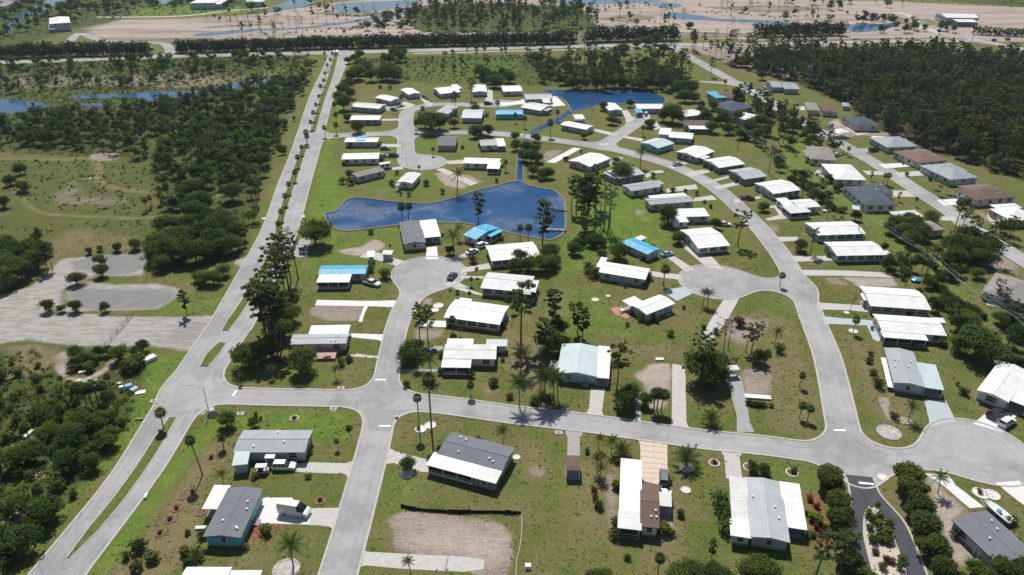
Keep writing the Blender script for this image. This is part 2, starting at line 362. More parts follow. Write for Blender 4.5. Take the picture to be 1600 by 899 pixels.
scrubc = t.mix(.5, t.ramp(n_mid, [(.3, '303a1e'), (.45, '414e26'), (.58, '596031'), (.72, '757048')]), t.ramp(n_fine, [(.35, '2b321b'), (.52, '4d5730'), (.7, '858058')]))
litterc = t.mix(.5, t.ramp(n_mid, [(.3, '2e2c1c'), (.6, '48432e')]), t.ramp(n_fine, [(.35, '22261a'), (.65, '5e563e')]))
streak = t.ramp(t.noise(t.geo((.5, 2.4, 1)), 1.0, 4, .7), [(.36, (.55, .52, .52)), (.46, (.95, .94, .93)), (.6, (1.08, 1.07, 1.06))])
brownc = t.mix(.4, t.ramp(n_mid, [(.3, '7d7269'), (.65, 'a3978c')]), t.ramp(n_fine, [(.35, '5c5049'), (.65, 'b5a89c')]))
band_ = t.ramp(t.noise(t.geo((.006, .05, 1)), 1.0, 5, .7), [(.36, (.58, .55, .52)), (.47, (.92, .90, .88)), (.54, (1.0, .98, .97)), (.64, (1.16, 1.14, 1.13))])
barec = t.mix(.4, t.ramp(n_mid, [(.3, '8c7f77'), (.45, 'b0a299'), (.58, '9f938a'), (.7, 'c2b8b0')]), t.ramp(n_fine, [(.33, '7f736b'), (.55, 'b4a89e'), (.7, 'cbc3bb')]))
wv = t.n('ShaderNodeTexNoise'); wv.inputs['Scale'].default_value = 1.0; wv.inputs['Detail'].default_value = 3
t.l(t.geo((.22, .9, 1)), wv.inputs['Vector'])
gravc = t.mix(.45, t.ramp(n_mid, [(.3, '85827c'), (.45, 'a9a6a0'), (.55, '96928b'), (.7, 'b0aca4')]), t.ramp(wv.outputs[0], [(.36, '7b7873'), (.5, '9d9a94'), (.64, 'b3afa8')]))
wear = t.ramp(t.math('ADD', t.math('MULTIPLY', t.noise(pos, .09, 5, .7), .65), t.math('MULTIPLY', t.noise(pos, .8, 4, .7), .35)), [(.47, (0, 0, 0)), (.6, (1, 1, 1))])
lawn = t.mix(t.math('MULTIPLY', wear, .8), lawn, dryc)
c = t.mix(zmask('scrub', 1.3, 2.2), lawn, scrubc)
c = t.mix(zmask('litter'), c, litterc)
c = t.mix(t.math('MULTIPLY', zmask('lush'), .9), c, lushc)
c = t.mix(zmask('dry'), c, dryc)
brownc = t.mix(.75, brownc, streak, 'MULTIPLY')
c = t.mix(zmask('brown', 1.1, 2.6), c, brownc)
barec = t.mix(.5, t.mix(.85, barec, band_, 'MULTIPLY'), streak, 'MULTIPLY')
c = t.mix(zmask('bare', 1.2, 2.6), c, barec)
c = t.mix(zmask('gravel', 1.25, 2.6), c, gravc)
c = t.mix(t.math('MULTIPLY', zmask('pad', 1.0, 2.0), .85), c, t.mix(.5, t.ramp(n_mid, [(.3, '6a6a6e'), (.6, '87878a')]), t.ramp(n_fine, [(.35, '5a5958'), (.65, '98968f')])))
c = t.mix(zmask('mulch', .6, 4), c, t.ramp(n_fine, [(.35, '5c3826'), (.5, '84503a'), (.65, 'a88268')]))
t.bump(t.math('ADD', n_fine, t.math('MULTIPLY', n_tiny, .5)), .55, .25)
M['ground'] = t.fin(c, .95, .08)
ny, nx = GX.shape
idx = np.arange(ny * nx).reshape(ny, nx)
quads = np.stack([idx[:-1, :-1], idx[:-1, 1:], idx[1:, 1:], idx[1:, :-1]], -1).reshape(-1, 4)
def fastmesh(name, V, F, mats, attrs=None, smooth=False):
    """V (n,3), F (m,k) arrays of equal-sided faces"""
    me = bpy.data.meshes.new(name); V = np.asarray(V, np.float32); F = np.asarray(F, np.int32); k = F.shape[1]
    me.vertices.add(len(V)); me.vertices.foreach_set('co', V.ravel())
    me.loops.add(F.size); me.loops.foreach_set('vertex_index', F.ravel())
    me.polygons.add(len(F)); me.polygons.foreach_set('loop_start', np.arange(0, F.size, k, dtype=np.int32))
    me.polygons.foreach_set('use_smooth', np.full(len(F), smooth))
    for m in mats: me.materials.append(m)
    for a, v in (attrs or {}).items():
        at_ = me.attributes.new(a, 'FLOAT', 'POINT'); at_.data.foreach_set('value', np.asarray(v, np.float32).ravel())
    me.update(calc_edges=True); return me
relief = (.10 * np.sin(GX * .21 + 1.3 * np.sin(GY * .13)) + .08 * np.sin(GY * .27 + GX * .11)) * np.clip(zones['scrub'] + zones['bare'] * (GY > 300), 0, 1) * near
me = fastmesh('ground', np.stack([GX, GY, np.minimum(relief, 0) * 1.0], -1).reshape(-1, 3), quads, [M['ground']], zones, True)
obj('ground', me, kind='structure')

# ---- water
t = NT('water'); v = t.geo()
h = t.math('MULTIPLY', t.math('ADD', t.noise(t.geo((.6, 1.7, 1)), 1.5, 4, .65), t.math('MULTIPLY', t.noise(v, .5, 2, .6), .5)), t.ramp(t.noise(v, .045, 2), [(.4, (.25, .25, .25)), (.6, (1, 1, 1))]))
t.bump(h, .85, .22)
M['water'] = t.fin(t.ramp(t.noise(v, .05, 2), [(.3, (.003, .042, .12)), (.7, (.006, .070, .19))]), .22, .3)
t = NT('pale_water'); v = t.geo(); t.bump(t.noise(v, 1.0, 3), .3, .1)
M['pale_water'] = t.fin((.06, .115, .17), .15, .5)
t = NT('channel_water'); v = t.geo(); t.bump(t.noise(v, 1.0, 3), .25, .1)
M['channel_water'] = t.fin((.028, .08, .17), .12, .6)
WATER = []
def water(name, s, m, sm=4, z=.03):
    poly = spline(G(s), True, sm) if sm > 1 else np.array(G(s)); WATER.append(poly)
    sheet(name, poly, z, M[m], kind='structure'); return poly
LAKE = water('lake', '@ 507,334 522,331 532,322 541,313 560,309 580,311 612,315 640,317 670,318 700,312 737,300 770,292 800,284 815,284 827,290 850,295 865,298 876,306 882,318 884,350 881,363 872,371 860,375 850,374 830,371 800,365 770,357 750,353 725,349 700,348 675,348 650,348 620,352 575,358 540,361 522,356 511,346', 'water')
POND = water('lake', '@ 848,142 882,141 940,142 987,143 1012,145 1035,151 1040,159 1025,164 975,163 940,163 922,169 905,173 893,175 887,163 875,153 857,147', 'water')
water('canal', '@ 807,285 809,262 811,240 818,222 824,209 850,195 875,183 892,171 898,173 880,186 858,198 832,211 824,225 817,243 816,262 816,285', 'water', 2, .022)
water('river', '@ -60,160 0,155 28,157 45,158 78,165 60,171 30,176 0,178 -60,182', 'channel_water'); 
water('river', '@ 116,149 150,148 200,146 230,144 268,142 300,143 330,138 355,131 395,126 424,120 424,126 395,133 340,143 318,150 265,156 225,163 214,160 220,155 200,153 150,154 118,154', 'channel_water', 2)
water('river', '@ 122,162 165,162 164,166 123,166', 'channel_water', 2)
water('pond', '@ 300,56 315,52 360,48 400,45 450,44.5 500,39 550,32 600,24 640,16 660,15 640,21 600,29 525,39 470,46 400,49 330,56', 'pale_water', 2)
water('pond', '@ 517,12 530,5 600,2 662,0 640,9 590,17 545,19 526,17', 'pale_water', 2)
water('canal', '@ 420,14 440,6 470,-8 500,-8 490,6 460,12 425,17', 'pale_water', 2)
water('pond', '@ 1037,24 1046,20.5 1062,20 1100,25.5 1125,29.5 1200,32 1233,35.5 1222,39.5 1200,37 1100,32 1050,29', 'channel_water', 2)
water('pond', '@ 1018,7 1050,5 1067,10 1048,13 1030,12', 'pale_water', 2)
water('pond', '@ 1312,39 1350,38 1395,38 1388,45 1340,51 1322,46', 'channel_water', 2)
water('canal', '@ 8,46 15,36 32,22 62,7 90,-6 130,-6 100,3 70,15 40,28 25,42 18,50', 'pale_water', 2)
water('pond', '@ 860,3 930,-2 1020,-3 1030,3 975,6 895,8', 'pale_water', 2)
water('pond', '@ 230,3 272,-3 260,6 240,7', 'pale_water', 2)
def ribbon(name, pts, wid, z, mat, th=.0, closed=False, m2=None, **props):
    """a strip along a line, as real geometry with thickness"""
    pts = np.asarray(pts, float); n = len(pts)
    d = (np.roll(pts, -1, 0) - np.roll(pts, 1, 0)) if closed else np.gradient(pts, axis=0)
    d /= np.maximum(np.hypot(d[:, 0], d[:, 1]), 1e-6)[:, None]; nn = np.stack([-d[:, 1], d[:, 0]], -1)
    wid = np.broadcast_to(np.asarray(wid, float), (n,))[:, None] / 2
    A, B = pts + nn * wid, pts - nn * wid; c0 = pts.mean(0)
    V = []
    for q, zz in ((A, z), (B, z), (A, z - th), (B, z - th)): V += [(x - c0[0], y - c0[1], zz) for x, y in q]
    F = []
    for i in range(n if closed else n - 1):
        j = (i + 1) % n; F.append((i, n + i, n + j, j))
        if th: F += [(2 * n + i, i, j, 2 * n + j), (n + i, 3 * n + i, 3 * n + j, n + j)]
    return obj(name, mesh(name, V, F, [mat]), None, (c0[0], c0[1], 0), **props)
plain('sea_wall', '77736a', .9, .1, .2, 2)
ribbon('shore', LAKE, .9, .22, M['sea_wall'], .35, True, kind='structure')
ribbon('shore', POND, .9, .22, M['sea_wall'], .35, True, kind='structure')
for s_ in ('@ 805,285 807,262 809,240 816,220 823,207 849,193 874,181 890,170', '@ 818,285 818,262 819,243 826,225 834,212 860,199 882,187 900,174'):
    ribbon('shore', spline(G(s_), False, 3), .5, .2, M['sea_wall'], .3, kind='structure')

# ---- roads from one distance field: asphalt inside, a raised kerb band round it, rounded corners where roads meet
ROADS = [
 ('@ 42,960 89,899 187,775 226,720 253,675 281,630 301,598 352,520 366,499 430,376 445,337 460,287 481,225 503,150 523,105 531,84', [9.4, 9.4, 9.4, 9.8, 10.2, 10.8, 11.2, 11.8, 12, 12.3, 12.2, 12.4, 12.2, 13, 13.6, 14.5]),
 ('@ -80,101 0,98 120,94 265,88 400,85 528,82 660,79 800,75 925,72 1050,70 1200,69 1432,64 1497,64 1550,68 1600,78 1680,98', 11),
 ('@ 1480,36 1492,50 1530,64 1560,70', 8),
 ('@ 1050,72 1072,86 1100,102 1150,130 1200,158 1225,174 1262,195 1300,217 1340,240 1375,260 1425,293 1487,333 1520,360 1562,385 1620,420', 6.6),
 ('@ 515,930 528,899 560,787 588,680 602,600 611,550 622,505 638,472 660,442', [6.3, 6.3, 6.3, 6.3, 5.6, 5.4, 5.6, 6.4, 7]),
 ('@ 295,606 350,617 400,620 500,622 600,625 700,634 800,648 900,659 1000,673 1100,687 1200,697 1330,716', 5.9),
 ('@ 1341,743 1320,680 1303,600 1290,550 1270,500 1261,475 1249,448 1224,404 1206,380 1185,355 1147,318 1117,293 1087,275 1050,259 1012,247 975,237 937,229 900,224 850,217 800,211 725,207 635,208 575,210 512,213 490,216', [6.8, 6.7, 6.5, 6.4] + [6.3] * 21),
 ('@ 635,208 635,180 645,171 675,164 712,163 750,165 800,161 830,160', 6.6),
 ('@ 635,206 634,235 640,250 655,253', 7),
 ('@ 942,228 975,206 1000,189', 6.8),
 ('@ 1245,450 1200,445 1150,438 1115,437', 7),
 ('@ 1330,712 1370,718 1420,718 1480,712', 6.2),
 ('@ 1100,128 1140,131 1165,132', 4),
 ('@ 105,70 125,52 160,64 240,67 262,72 268,88', 6),
]
BULBS = [('@ 670,427', 11.3), ('@ 662,254', 9.6), ('@ 1000,188', 6.5), ('@ 1118,440', 10.8), ('@ 1530,704', 10.4), ('@ 780,162', 7.5)]
CELL = 1.0
fx = np.arange(-400, 460, CELL); fy = np.arange(70, 620, CELL); FX, FY = np.meshgrid(fx, fy)
SDF = np.full(FX.shape, 50.0)
def smin(a, b, k=7.0):
    h = np.maximum(k - np.abs(a - b), 0) / k; return np.minimum(a, b) - h * h * k * .25
ROADPTS = []
for pts, wd in ROADS:
    g = G(pts); wd = wd if isinstance(wd, list) else [wd] * len(g); wd = (wd + [wd[-1]] * 40)[:len(g)]
    w3 = np.stack([np.array(g)[:, 0], np.array(g)[:, 1], np.array(wd)], -1); sp_ = spline(w3, False, 3); ROADPTS.append(sp_)
    m = (FX > sp_[:, 0].min() - 20) & (FX < sp_[:, 0].max() + 20) & (FY > sp_[:, 1].min() - 20) & (FY < sp_[:, 1].max() + 20)
    d = dist_line(FX[m], FY[m], sp_[:, :2], False, sp_[:, 2] / 2); SDF[m] = smin(SDF[m], d)
for pts, r_ in BULBS:
    cx, cy = G(pts)[0]; SDF = smin(SDF, np.hypot(FX - cx, FY - cy) - r_, 6)
def on_road(x, y, pad=0.0):
    i = int((y - fy[0]) / CELL); j = int((x - fx[0]) / CELL)
    return 0 <= i < len(fy) and 0 <= j < len(fx) and SDF[i, j] < pad
def band(lo, hi, ztop, zbot):
    V, F, key = [], [], {}
    def vid(x, y, z):
        k = (round(x, 3), round(y, 3), z)
        if k not in key: key[k] = len(V); V.append((x, y, z))
        return key[k]
    a = np.minimum(np.minimum(SDF[:-1, :-1], SDF[1:, :-1]), np.minimum(SDF[:-1, 1:], SDF[1:, 1:]))
    b = np.maximum(np.maximum(SDF[:-1, :-1], SDF[1:, :-1]), np.maximum(SDF[:-1, 1:], SDF[1:, 1:]))
    for i, j in zip(*np.nonzero((a < hi) & (b > lo))):
        x0, y0, x1, y1 = fx[j], fy[i], fx[j + 1], fy[i + 1]
        c4 = [(x0, y0, SDF[i, j]), (x1, y0, SDF[i, j + 1]), (x1, y1, SDF[i + 1, j + 1]), (x0, y1, SDF[i + 1, j])]
        if a[i, j] >= lo and b[i, j] <= hi:
            F.append([vid(p[0], p[1], ztop) for p in c4]); continue
        for tri in ((c4[0], c4[1], c4[2]), (c4[0], c4[2], c4[3])):
            poly = list(tri)
            for lim, sg in ((lo, 1), (hi, -1)):
                out = []
                for q in range(len(poly)):
                    A, B = poly[q], poly[(q + 1) % len(poly)]; fa, fb = (A[2] - lim) * sg, (B[2] - lim) * sg
                    if fa >= 0: out.append(A)
                    if (fa >= 0) != (fb >= 0):
                        u = fa / (fa - fb); out.append((A[0] + (B[0] - A[0]) * u, A[1] + (B[1] - A[1]) * u, lim))
                poly = out
                if len(poly) < 3: break
            if len(poly) < 3: continue
            ids = [vid(p[0], p[1], ztop) for p in poly]
            if len(set(ids)) < 3: continue
            F.append(ids)
            if zbot is not None:
                for q in range(len(poly)):
                    A, B = poly[q], poly[(q + 1) % len(poly)]
                    if A[2] == B[2] and A[2] in (lo, hi):
                        F.append([vid(A[0], A[1], zbot), vid(B[0], B[1], zbot), vid(B[0], B[1], ztop), vid(A[0], A[1], ztop)])
    F = [f for f in F if len(set(f)) == len(f)]
    return V, F
t = NT('old_asphalt'); v = t.geo(); edge = t.attr('edge')
f = t.math('ADD', t.math('MULTIPLY', t.noise(v, .12, 4, .6), .5), t.math('ADD', t.math('MULTIPLY', t.noise(v, 1.1, 4, .7), .3), t.math('MULTIPLY', t.noise(v, 14, 2, .7), .2)))
c = t.ramp(f, [(.36, (.30, .297, .295)), (.5, (.355, .352, .348)), (.64, (.405, .40, .395))])
vo = t.n('ShaderNodeTexVoronoi', feature='DISTANCE_TO_EDGE'); vo.inputs['Scale'].default_value = .16; t.l(v, vo.inputs['Vector'])
crack = t.ramp(vo.outputs['Distance'], [(0, (.55, .55, .55)), (.012, (1, 1, 1))])
c = t.mix(.45, c, crack, 'MULTIPLY'); t.bump(t.noise(v, 20, 2), .15, .02)
lane = t.ramp(t.math('MULTIPLY', edge, .2), [(0, (1.0, .98, .95)), (.08, (.93, .925, .915)), (.2, (1.0, 1.0, 1.0)), (.34, (.9, .9, .905)), (.5, (1.02, 1.02, 1.02)), (.75, (.92, .92, .925)), (1, (1, 1, 1))])
c = t.mix(.8, c, lane, 'MULTIPLY')
stain = t.ramp(t.noise(v, .045, 5, .75), [(.42, (.82, .82, .83)), (.5, (1, 1, 1)), (.6, (1.08, 1.07, 1.05))]); c = t.mix(.9, c, stain, 'MULTIPLY')
spot = t.ramp(t.noise(v, .7, 3, .8), [(.27, (.66, .66, .67)), (.36, (1, 1, 1))]); c = t.mix(.8, c, spot, 'MULTIPLY')
M['asphalt'] = t.fin(c, .92, .12)
plain('kerb_concrete', (.45, .43, .395), .9, .15, .14, 1.2)
V, F = band(-99, 0, .03, None); me = mesh('road', V, F, [M['asphalt']]); VA = np.array(V); jx = np.clip((VA[:, 0] - fx[0]) / CELL, 0, len(fx) - 1.001); iy = np.clip((VA[:, 1] - fy[0]) / CELL, 0, len(fy) - 1.001)
j0, i0 = jx.astype(int), iy.astype(int); u_, w_ = jx - j0, iy - i0
ed = -(SDF[i0, j0] * (1 - u_) * (1 - w_) + SDF[i0, j0 + 1] * u_ * (1 - w_) + SDF[i0 + 1, j0] * (1 - u_) * w_ + SDF[i0 + 1, j0 + 1] * u_ * w_)
at_ = me.attributes.new('edge', 'FLOAT', 'POINT'); at_.data.foreach_set('value', ed.astype(np.float32)); obj('road', me, kind='structure')
V, F = band(0, .42, .12, -.02); obj('kerb', mesh('kerb', V, F, [M['kerb_concrete']]), kind='structure')
# medians: raised grass islands with a kerb
plain('median_grass', '5d6634', .95, .05, .3, .9)
def island(s, wid, n=3):
    pts = spline(G(s), False, n); wd = np.interp(np.linspace(0, 1, len(pts)), np.linspace(0, 1, len(wid)), wid)
    m = ribbon('median', pts, wd, .17, M['median_grass'], .12, kind='structure')
    ribbon('median_kerb', pts, wd + .5, .12, M['kerb_concrete'], .1, kind='structure')
island('@ 107,872 148,825 189,775 224,726 248,688 270,653', [.3, 2.0, 2.1, 2.2, 2.2, 1.4])
island('@ 319,573 333,553 348,536', [1.8, 3.0, 1.8]); island('@ 352,517 364,499 376,482 400,443 432,382 438,345 455,290', [1.6, 2.4, 2.2, 2.2, 2.2, 2.4, 2.4])
island('@ 456,288 476,228', [2.6, 2.6]); island('@ 489,207 504,155 517,118 525,88', [2.2, 2.6, 3.0, 2.6])
# entrance drive in new black asphalt, with its planted island
t = NT('new_asphalt'); v = t.geo(); M['new_asphalt'] = t.fin(t.ramp(t.math('ADD', t.math('MULTIPLY', t.noise(v, .5, 4, .7), .6), t.math('MULTIPLY', t.noise(v, 16, 2), .4)), [(.35, (.042, .046, .055)), (.65, (.075, .08, .09))]), .8, .3)
DRIVE = 'p 485,268 650,285 690,380 745,450 810,520 860,590 905,690 950,800 990,900 1010,960 880,960 875,896 840,790 800,680 755,580 715,500 668,470 635,475 612,510 603,600 612,680 640,800 665,900 670,960 560,960 560,896 552,830 505,600 512,530 518,440 505,350'
sheet('entrance_drive', G(DRIVE), .045, M['new_asphalt'], kind='structure')
for s_ in ('p 487,285 505,350 516,440 510,530 498,600', 'p 662,290 692,378 750,450 815,520 866,590 912,690 958,800 1000,910 1020,960', 'p 668,960 660,896 632,790 605,680 598,600 607,510 635,470'):
    ribbon('kerb', spline(G(s_), False, 3), .35, .14, M['kerb_concrete'], .15, kind='structure')
plain('white_sand', (.50, .44, .36), .95, .05, .1, 1.5)
sheet('sand_bed', G('p 668,474 715,504 755,584 798,684 838,792 872,898 875,960 670,960 662,896 636,790 606,680 604,600 614,512 640,478'), .05, M['white_sand'], kind='structure')
plain('white_paint', (.78, .78, .76), .6, .3, .05, 4)
for s_ in ('j 745,570 812,570 812,580 745,580', 'j 768,859 843,859 843,869 768,869', 'l 410,885 485,885 485,896 410,896', 'p 566,312 662,322 663,334 568,325', 'i 1448,676 1472,640 1486,640 1462,678',
           'f 36,464 60,462 60,470 36,472', 'f 282,448 304,448 304,458 282,458'):
    sheet('stop_line', G(s_), .055, M['white_paint'], kind='structure')
# faint old paving patch and lines where streets meet
plain('patch_asphalt', (.30, .30, .305), .9, .1, .12, 1.5)
sheet('road_patch', G('i 1215,755 1300,752 1275,795 1210,795'), .036, M['patch_asphalt'], kind='structure')
sheet('road_patch', G('f 960,718 1050,712 1040,760 1010,765'), .036, M['patch_asphalt'], kind='structure')
sheet('road_patch', G('j 650,752 960,765 950,790 870,820 850,896 705,896 690,800'), .034, M['patch_asphalt'], kind='structure')
plain('pale_path', (.50, .47, .42), .9, .1, .1, 1)
ribbon('path', spline(G('@ 645,84 720,82.5 800,80 900,78 958,76.5 1060,74 1250,72 1430,70'), False, 3), 2.4, .04, M['pale_path'], kind='structure')
ribbon('path', spline(G('@ 150,27 215,27 290,25 350,18 420,12'), False, 3), 5, .04, M['pale_path'], kind='structure')
ribbon('path', spline(G('@ 1400,20 1425,26 1435,40 1470,52'), False, 3), 7, .04, M['pale_path'], kind='structure')

# ---- driveways, aprons and slabs
plain('concrete', (.47, .455, .425), .85, .2, .12, .9); plain('grey_concrete', (.33, .325, .315), .85, .2, .13, .9)
plain('white_concrete', (.66, .65, .63), .8, .25, .08, 1.2); plain('blue_concrete', (.42, .455, .48), .8, .2, .06, 1)
plain('tan_concrete', (.60, .49, .385), .85, .2, .06, 1.5)
DRV = [('concrete', 'n 350,190 560,197 612,180 574,282 545,262 330,255 232,250 240,200'),
 ('concrete', 'n 522,474 480,602 400,585 330,583 340,478'), ('white_concrete', 'n 345,479 330,580 160,575 0,570 0,510 40,420 60,410 232,412 215,455 300,478'),
 ('concrete', 'n 822,100 900,130 1000,155 1085,178 1075,240 1090,250 1040,252 990,235 960,222 860,195 790,203'),
 ('concrete', 'n 662,735 700,750 900,760 1100,772 1200,775 1180,870 900,855 690,835 622,850'), ('concrete', 'n 1205,775 1300,780 1430,800 1420,860 1300,876 1185,870'),
 ('white_concrete', 'j 380,75 700,82 890,78 880,126 845,120 700,115 680,160 663,215 640,210 675,115 370,110'),
 ('white_concrete', 'j 592,285 760,290 825,290 808,343 760,325 600,310'), ('concrete', 'j 585,418 640,412 700,422 775,426 775,441 680,435 590,428'),
 ('grey_concrete', 'j 912,508 1140,508 1130,525 915,526'), ('white_concrete', 'j 1030,210 1060,204 1200,207 1195,247 1025,240'), ('grey_concrete', 'j 1045,363 1172,365 1165,390 1060,388'),
 ('concrete', 'j 1225,0 1300,0 1420,40 1412,50 1270,15'), ('concrete', 'k 492,630 582,630 562,770 576,814 450,798 480,758'),
 ('concrete', 'k 772,640 805,655 803,836 775,832'), ('concrete', 'k 1002,475 1083,487 1090,840 1108,874 985,864 998,820'),
 ('grey_concrete', 'k 1335,550 1428,550 1465,700 1485,830 1515,902 1405,902 1405,800'), ('concrete', 'k 1325,68 1428,55 1352,190 1250,332 1182,310 1242,198'),
 ('blue_concrete', 'k 935,18 1080,-8 1140,30 1030,82'), ('grey_concrete', 'o 330,-8 450,-2 424,38 425,160 345,160 348,40'),
 ('concrete', 'o 1295,108 1450,128 1422,155 1438,292 1338,292 1325,150'), ('concrete', 'l 302,90 340,94 560,108 625,115 622,152 500,140 340,136 315,142'),
 ('blue_concrete', 'l 338,176 450,190 560,195 650,205 705,325 690,338 656,322 618,236 500,230 380,226 356,232'),
 ('blue_concrete', 'l 975,700 1112,703 1175,835 1145,835 1015,868'), ('white_concrete', 'l 1390,760 1560,790 1475,905 1280,850 1340,800'),
 ('white_concrete', 'p 980,260 1130,273 1175,335 1350,470 1260,478 1180,410 1100,340'), ('white_concrete', 'p 1418,316 1572,308 1600,340 1700,430 1660,500 1560,430'),
 ('white_concrete', 'f 1068,648 1130,640 1140,722 1060,722'), ('concrete', 'f 860,715 945,737 880,765 740,722 645,708 690,680 735,672 790,690'),
 ('concrete', 'f 1195,718 1320,680 1385,655 1400,680 1300,712 1235,738'), ('concrete', 'f 1282,778 1475,742 1472,778 1280,808'),
 ('concrete', 'f 1276,826 1425,828 1420,842 1270,842'), ('concrete', 'f 1165,878 1235,852 1335,899 1240,899'),
 ('concrete', 'f 765,0 905,2 908,20 770,22'), ('concrete', 'f 775,75 905,72 905,85 775,90'), ('concrete', 'f 830,152 915,140 922,158 840,166'), ('concrete', 'f 1180,108 1290,100 1292,125 1200,127'),
 ('concrete', 'f 1120,158 1172,153 1388,245 1340,263'), ('concrete', 'b 780,745 902,743 902,754 782,756'), ('concrete', 'b 860,690 940,680 1000,658 930,636 900,650 940,665'),
 ('concrete', 'b 1020,606 1110,650 1090,668 1060,655'), ('concrete', 'b 1450,562 1478,565 1482,640 1430,640'), ('grey_concrete', 'b 790,655 860,640 890,700 800,690'),
 ('white_concrete', 'c -100,640 0,640 60,625 130,600 280,605 335,660 240,668 100,655 0,655 -60,665'), ('concrete', 'c 685,692 720,690 768,752 720,765'),
 ('concrete', 'c 518,806 665,838 630,852 515,822'), ('concrete', 'c 820,695 862,700 862,745 820,740'), ('concrete', 'c 865,770 900,760 930,800 900,815 870,800'), ('concrete', 'c 700,850 820,868 812,886 690,862'),
 ('white_concrete', 'g 212,115 385,24 432,30 270,120'), ('grey_concrete', 'g 560,150 590,135 645,80 700,85 640,140'), ('concrete', 'g 540,-5 600,-2 610,10 560,12'),
 ('concrete', 'g 830,185 870,170 940,165 950,180 900,185 840,215'), ('concrete', 'g 962,286 1000,272 1150,254 1162,282 1000,300 970,306'), ('concrete', 'g 1138,340 1250,322 1282,350 1140,360'),
 ('concrete', 'g 955,700 1010,700 1145,785 1085,802'), ('concrete', 'g 862,796 1062,820 1056,852 870,828'), ('concrete', 'g 1050,598 1090,620 1190,700 1245,700 1325,790 1215,772 1060,640'),
 ('concrete', 'g 975,145 1070,113 1100,122 1010,157'), ('concrete', 'g 1078,190 1130,172 1190,163 1275,170 1220,182 1118,208'), ('concrete', 'g 1200,240 1355,200 1362,212 1220,248'),
 ('concrete', 'g 1258,270 1400,238 1445,250 1285,288'), ('concrete', 'g 1380,350 1440,343 1545,328 1560,340 1400,372'), ('concrete', 'h -60,395 0,388 62,384 95,442 130,443 136,466 0,480 -20,470 70,446 40,400 -40,408'),
 ('concrete', 'h 48,582 190,582 182,606 80,612'), ('concrete', 'h 138,703 412,701 420,730 165,738'), ('concrete', 'h 198,788 500,793 772,808 770,836 460,826 222,824'),
 ('concrete', 'h 590,168 720,173 750,197 620,193'), ('white_concrete', 'h 688,127 862,120 892,142 735,154'), ('concrete', 'h 785,182 950,170 985,197 825,208'), ('concrete', 'h 775,293 870,293 925,332 785,332'),
 ('white_concrete', 'h 1052,352 1190,342 1220,330 1290,365 1240,378 1100,388'), ('concrete', 'h 1000,458 1165,453 1180,482 1010,478'), ('concrete', 'h 1370,440 1450,488 1530,500 1520,525 1400,500 1370,460'),
 ('grey_concrete', 'h 528,33 640,26 692,45 590,56'), ('white_concrete', 'd 650,850 860,865 900,905 690,905 640,870'), ('concrete', 'd 480,800 520,790 640,835 560,850'), ('concrete', 'd 160,668 230,665 240,690 170,690'),
 ('concrete', 'c 1490,565 1600,553 1600,570 1510,578'), ('grey_concrete', 'c 1520,690 1600,682 1600,700 1540,700'),
 ('grey_concrete', 'f 272,595 345,590 320,712 225,710'), ('concrete', 'i 1290,750 1340,745 1340,765 1300,775'), ('grey_concrete', 'j 470,738 508,738 500,775 462,773'), ('brown_terrace', 'k 612,130 650,122 690,120 745,180 720,195 640,165')]
plain('brown_terrace', (.42, .22, .14), .85, .2, .12, 1.2)
for i, (m_, s_) in enumerate(DRV): sheet('driveway', G(s_), .018 + .0007 * i, M[m_], kind='structure')
# the tan driveway is laid in separate slabs
pav = obj('paved_driveway', mesh('paved_driveway', [(0, 0, 0)], [], []), kind='structure')
Lp, Rp = spline(G('o 783,42 800,75 802,140 803,205 805,262 805,305'), False, 2), spline(G('o 982,70 972,95 972,158 972,220 972,270 925,335'), False, 2)
sheet('driveway_joint_bed', G('o 783,42 800,75 802,140 805,305 925,335 972,270 972,158 972,95 982,70'), .016, M['grey_concrete'], kind='structure')
NR = 9
def along(pp, f): L = np.arange(len(pp)) / (len(pp) - 1); return np.array([np.interp(f, L, pp[:, 0]), np.interp(f, L, pp[:, 1])])
for r_ in range(NR):
    for q in range(2):
        a0, a1 = (r_ + .02) / NR, (r_ + .96) / NR; b0, b1 = q / 2 + .006, (q + 1) / 2 - .006
        cs = [along(Lp, a) * (1 - b) + along(Rp, a) * b for a, b in ((a0, b0), (a1, b0), (a1, b1), (a0, b1))]
        z_ = .05 + .004 * ((r_ + q) % 2); obj('paving_slab', MB().slab([(p[0], p[1], z_) for p in cs][::-1], .03).mesh('paving_slab', [M['tan_concrete']]), pav)
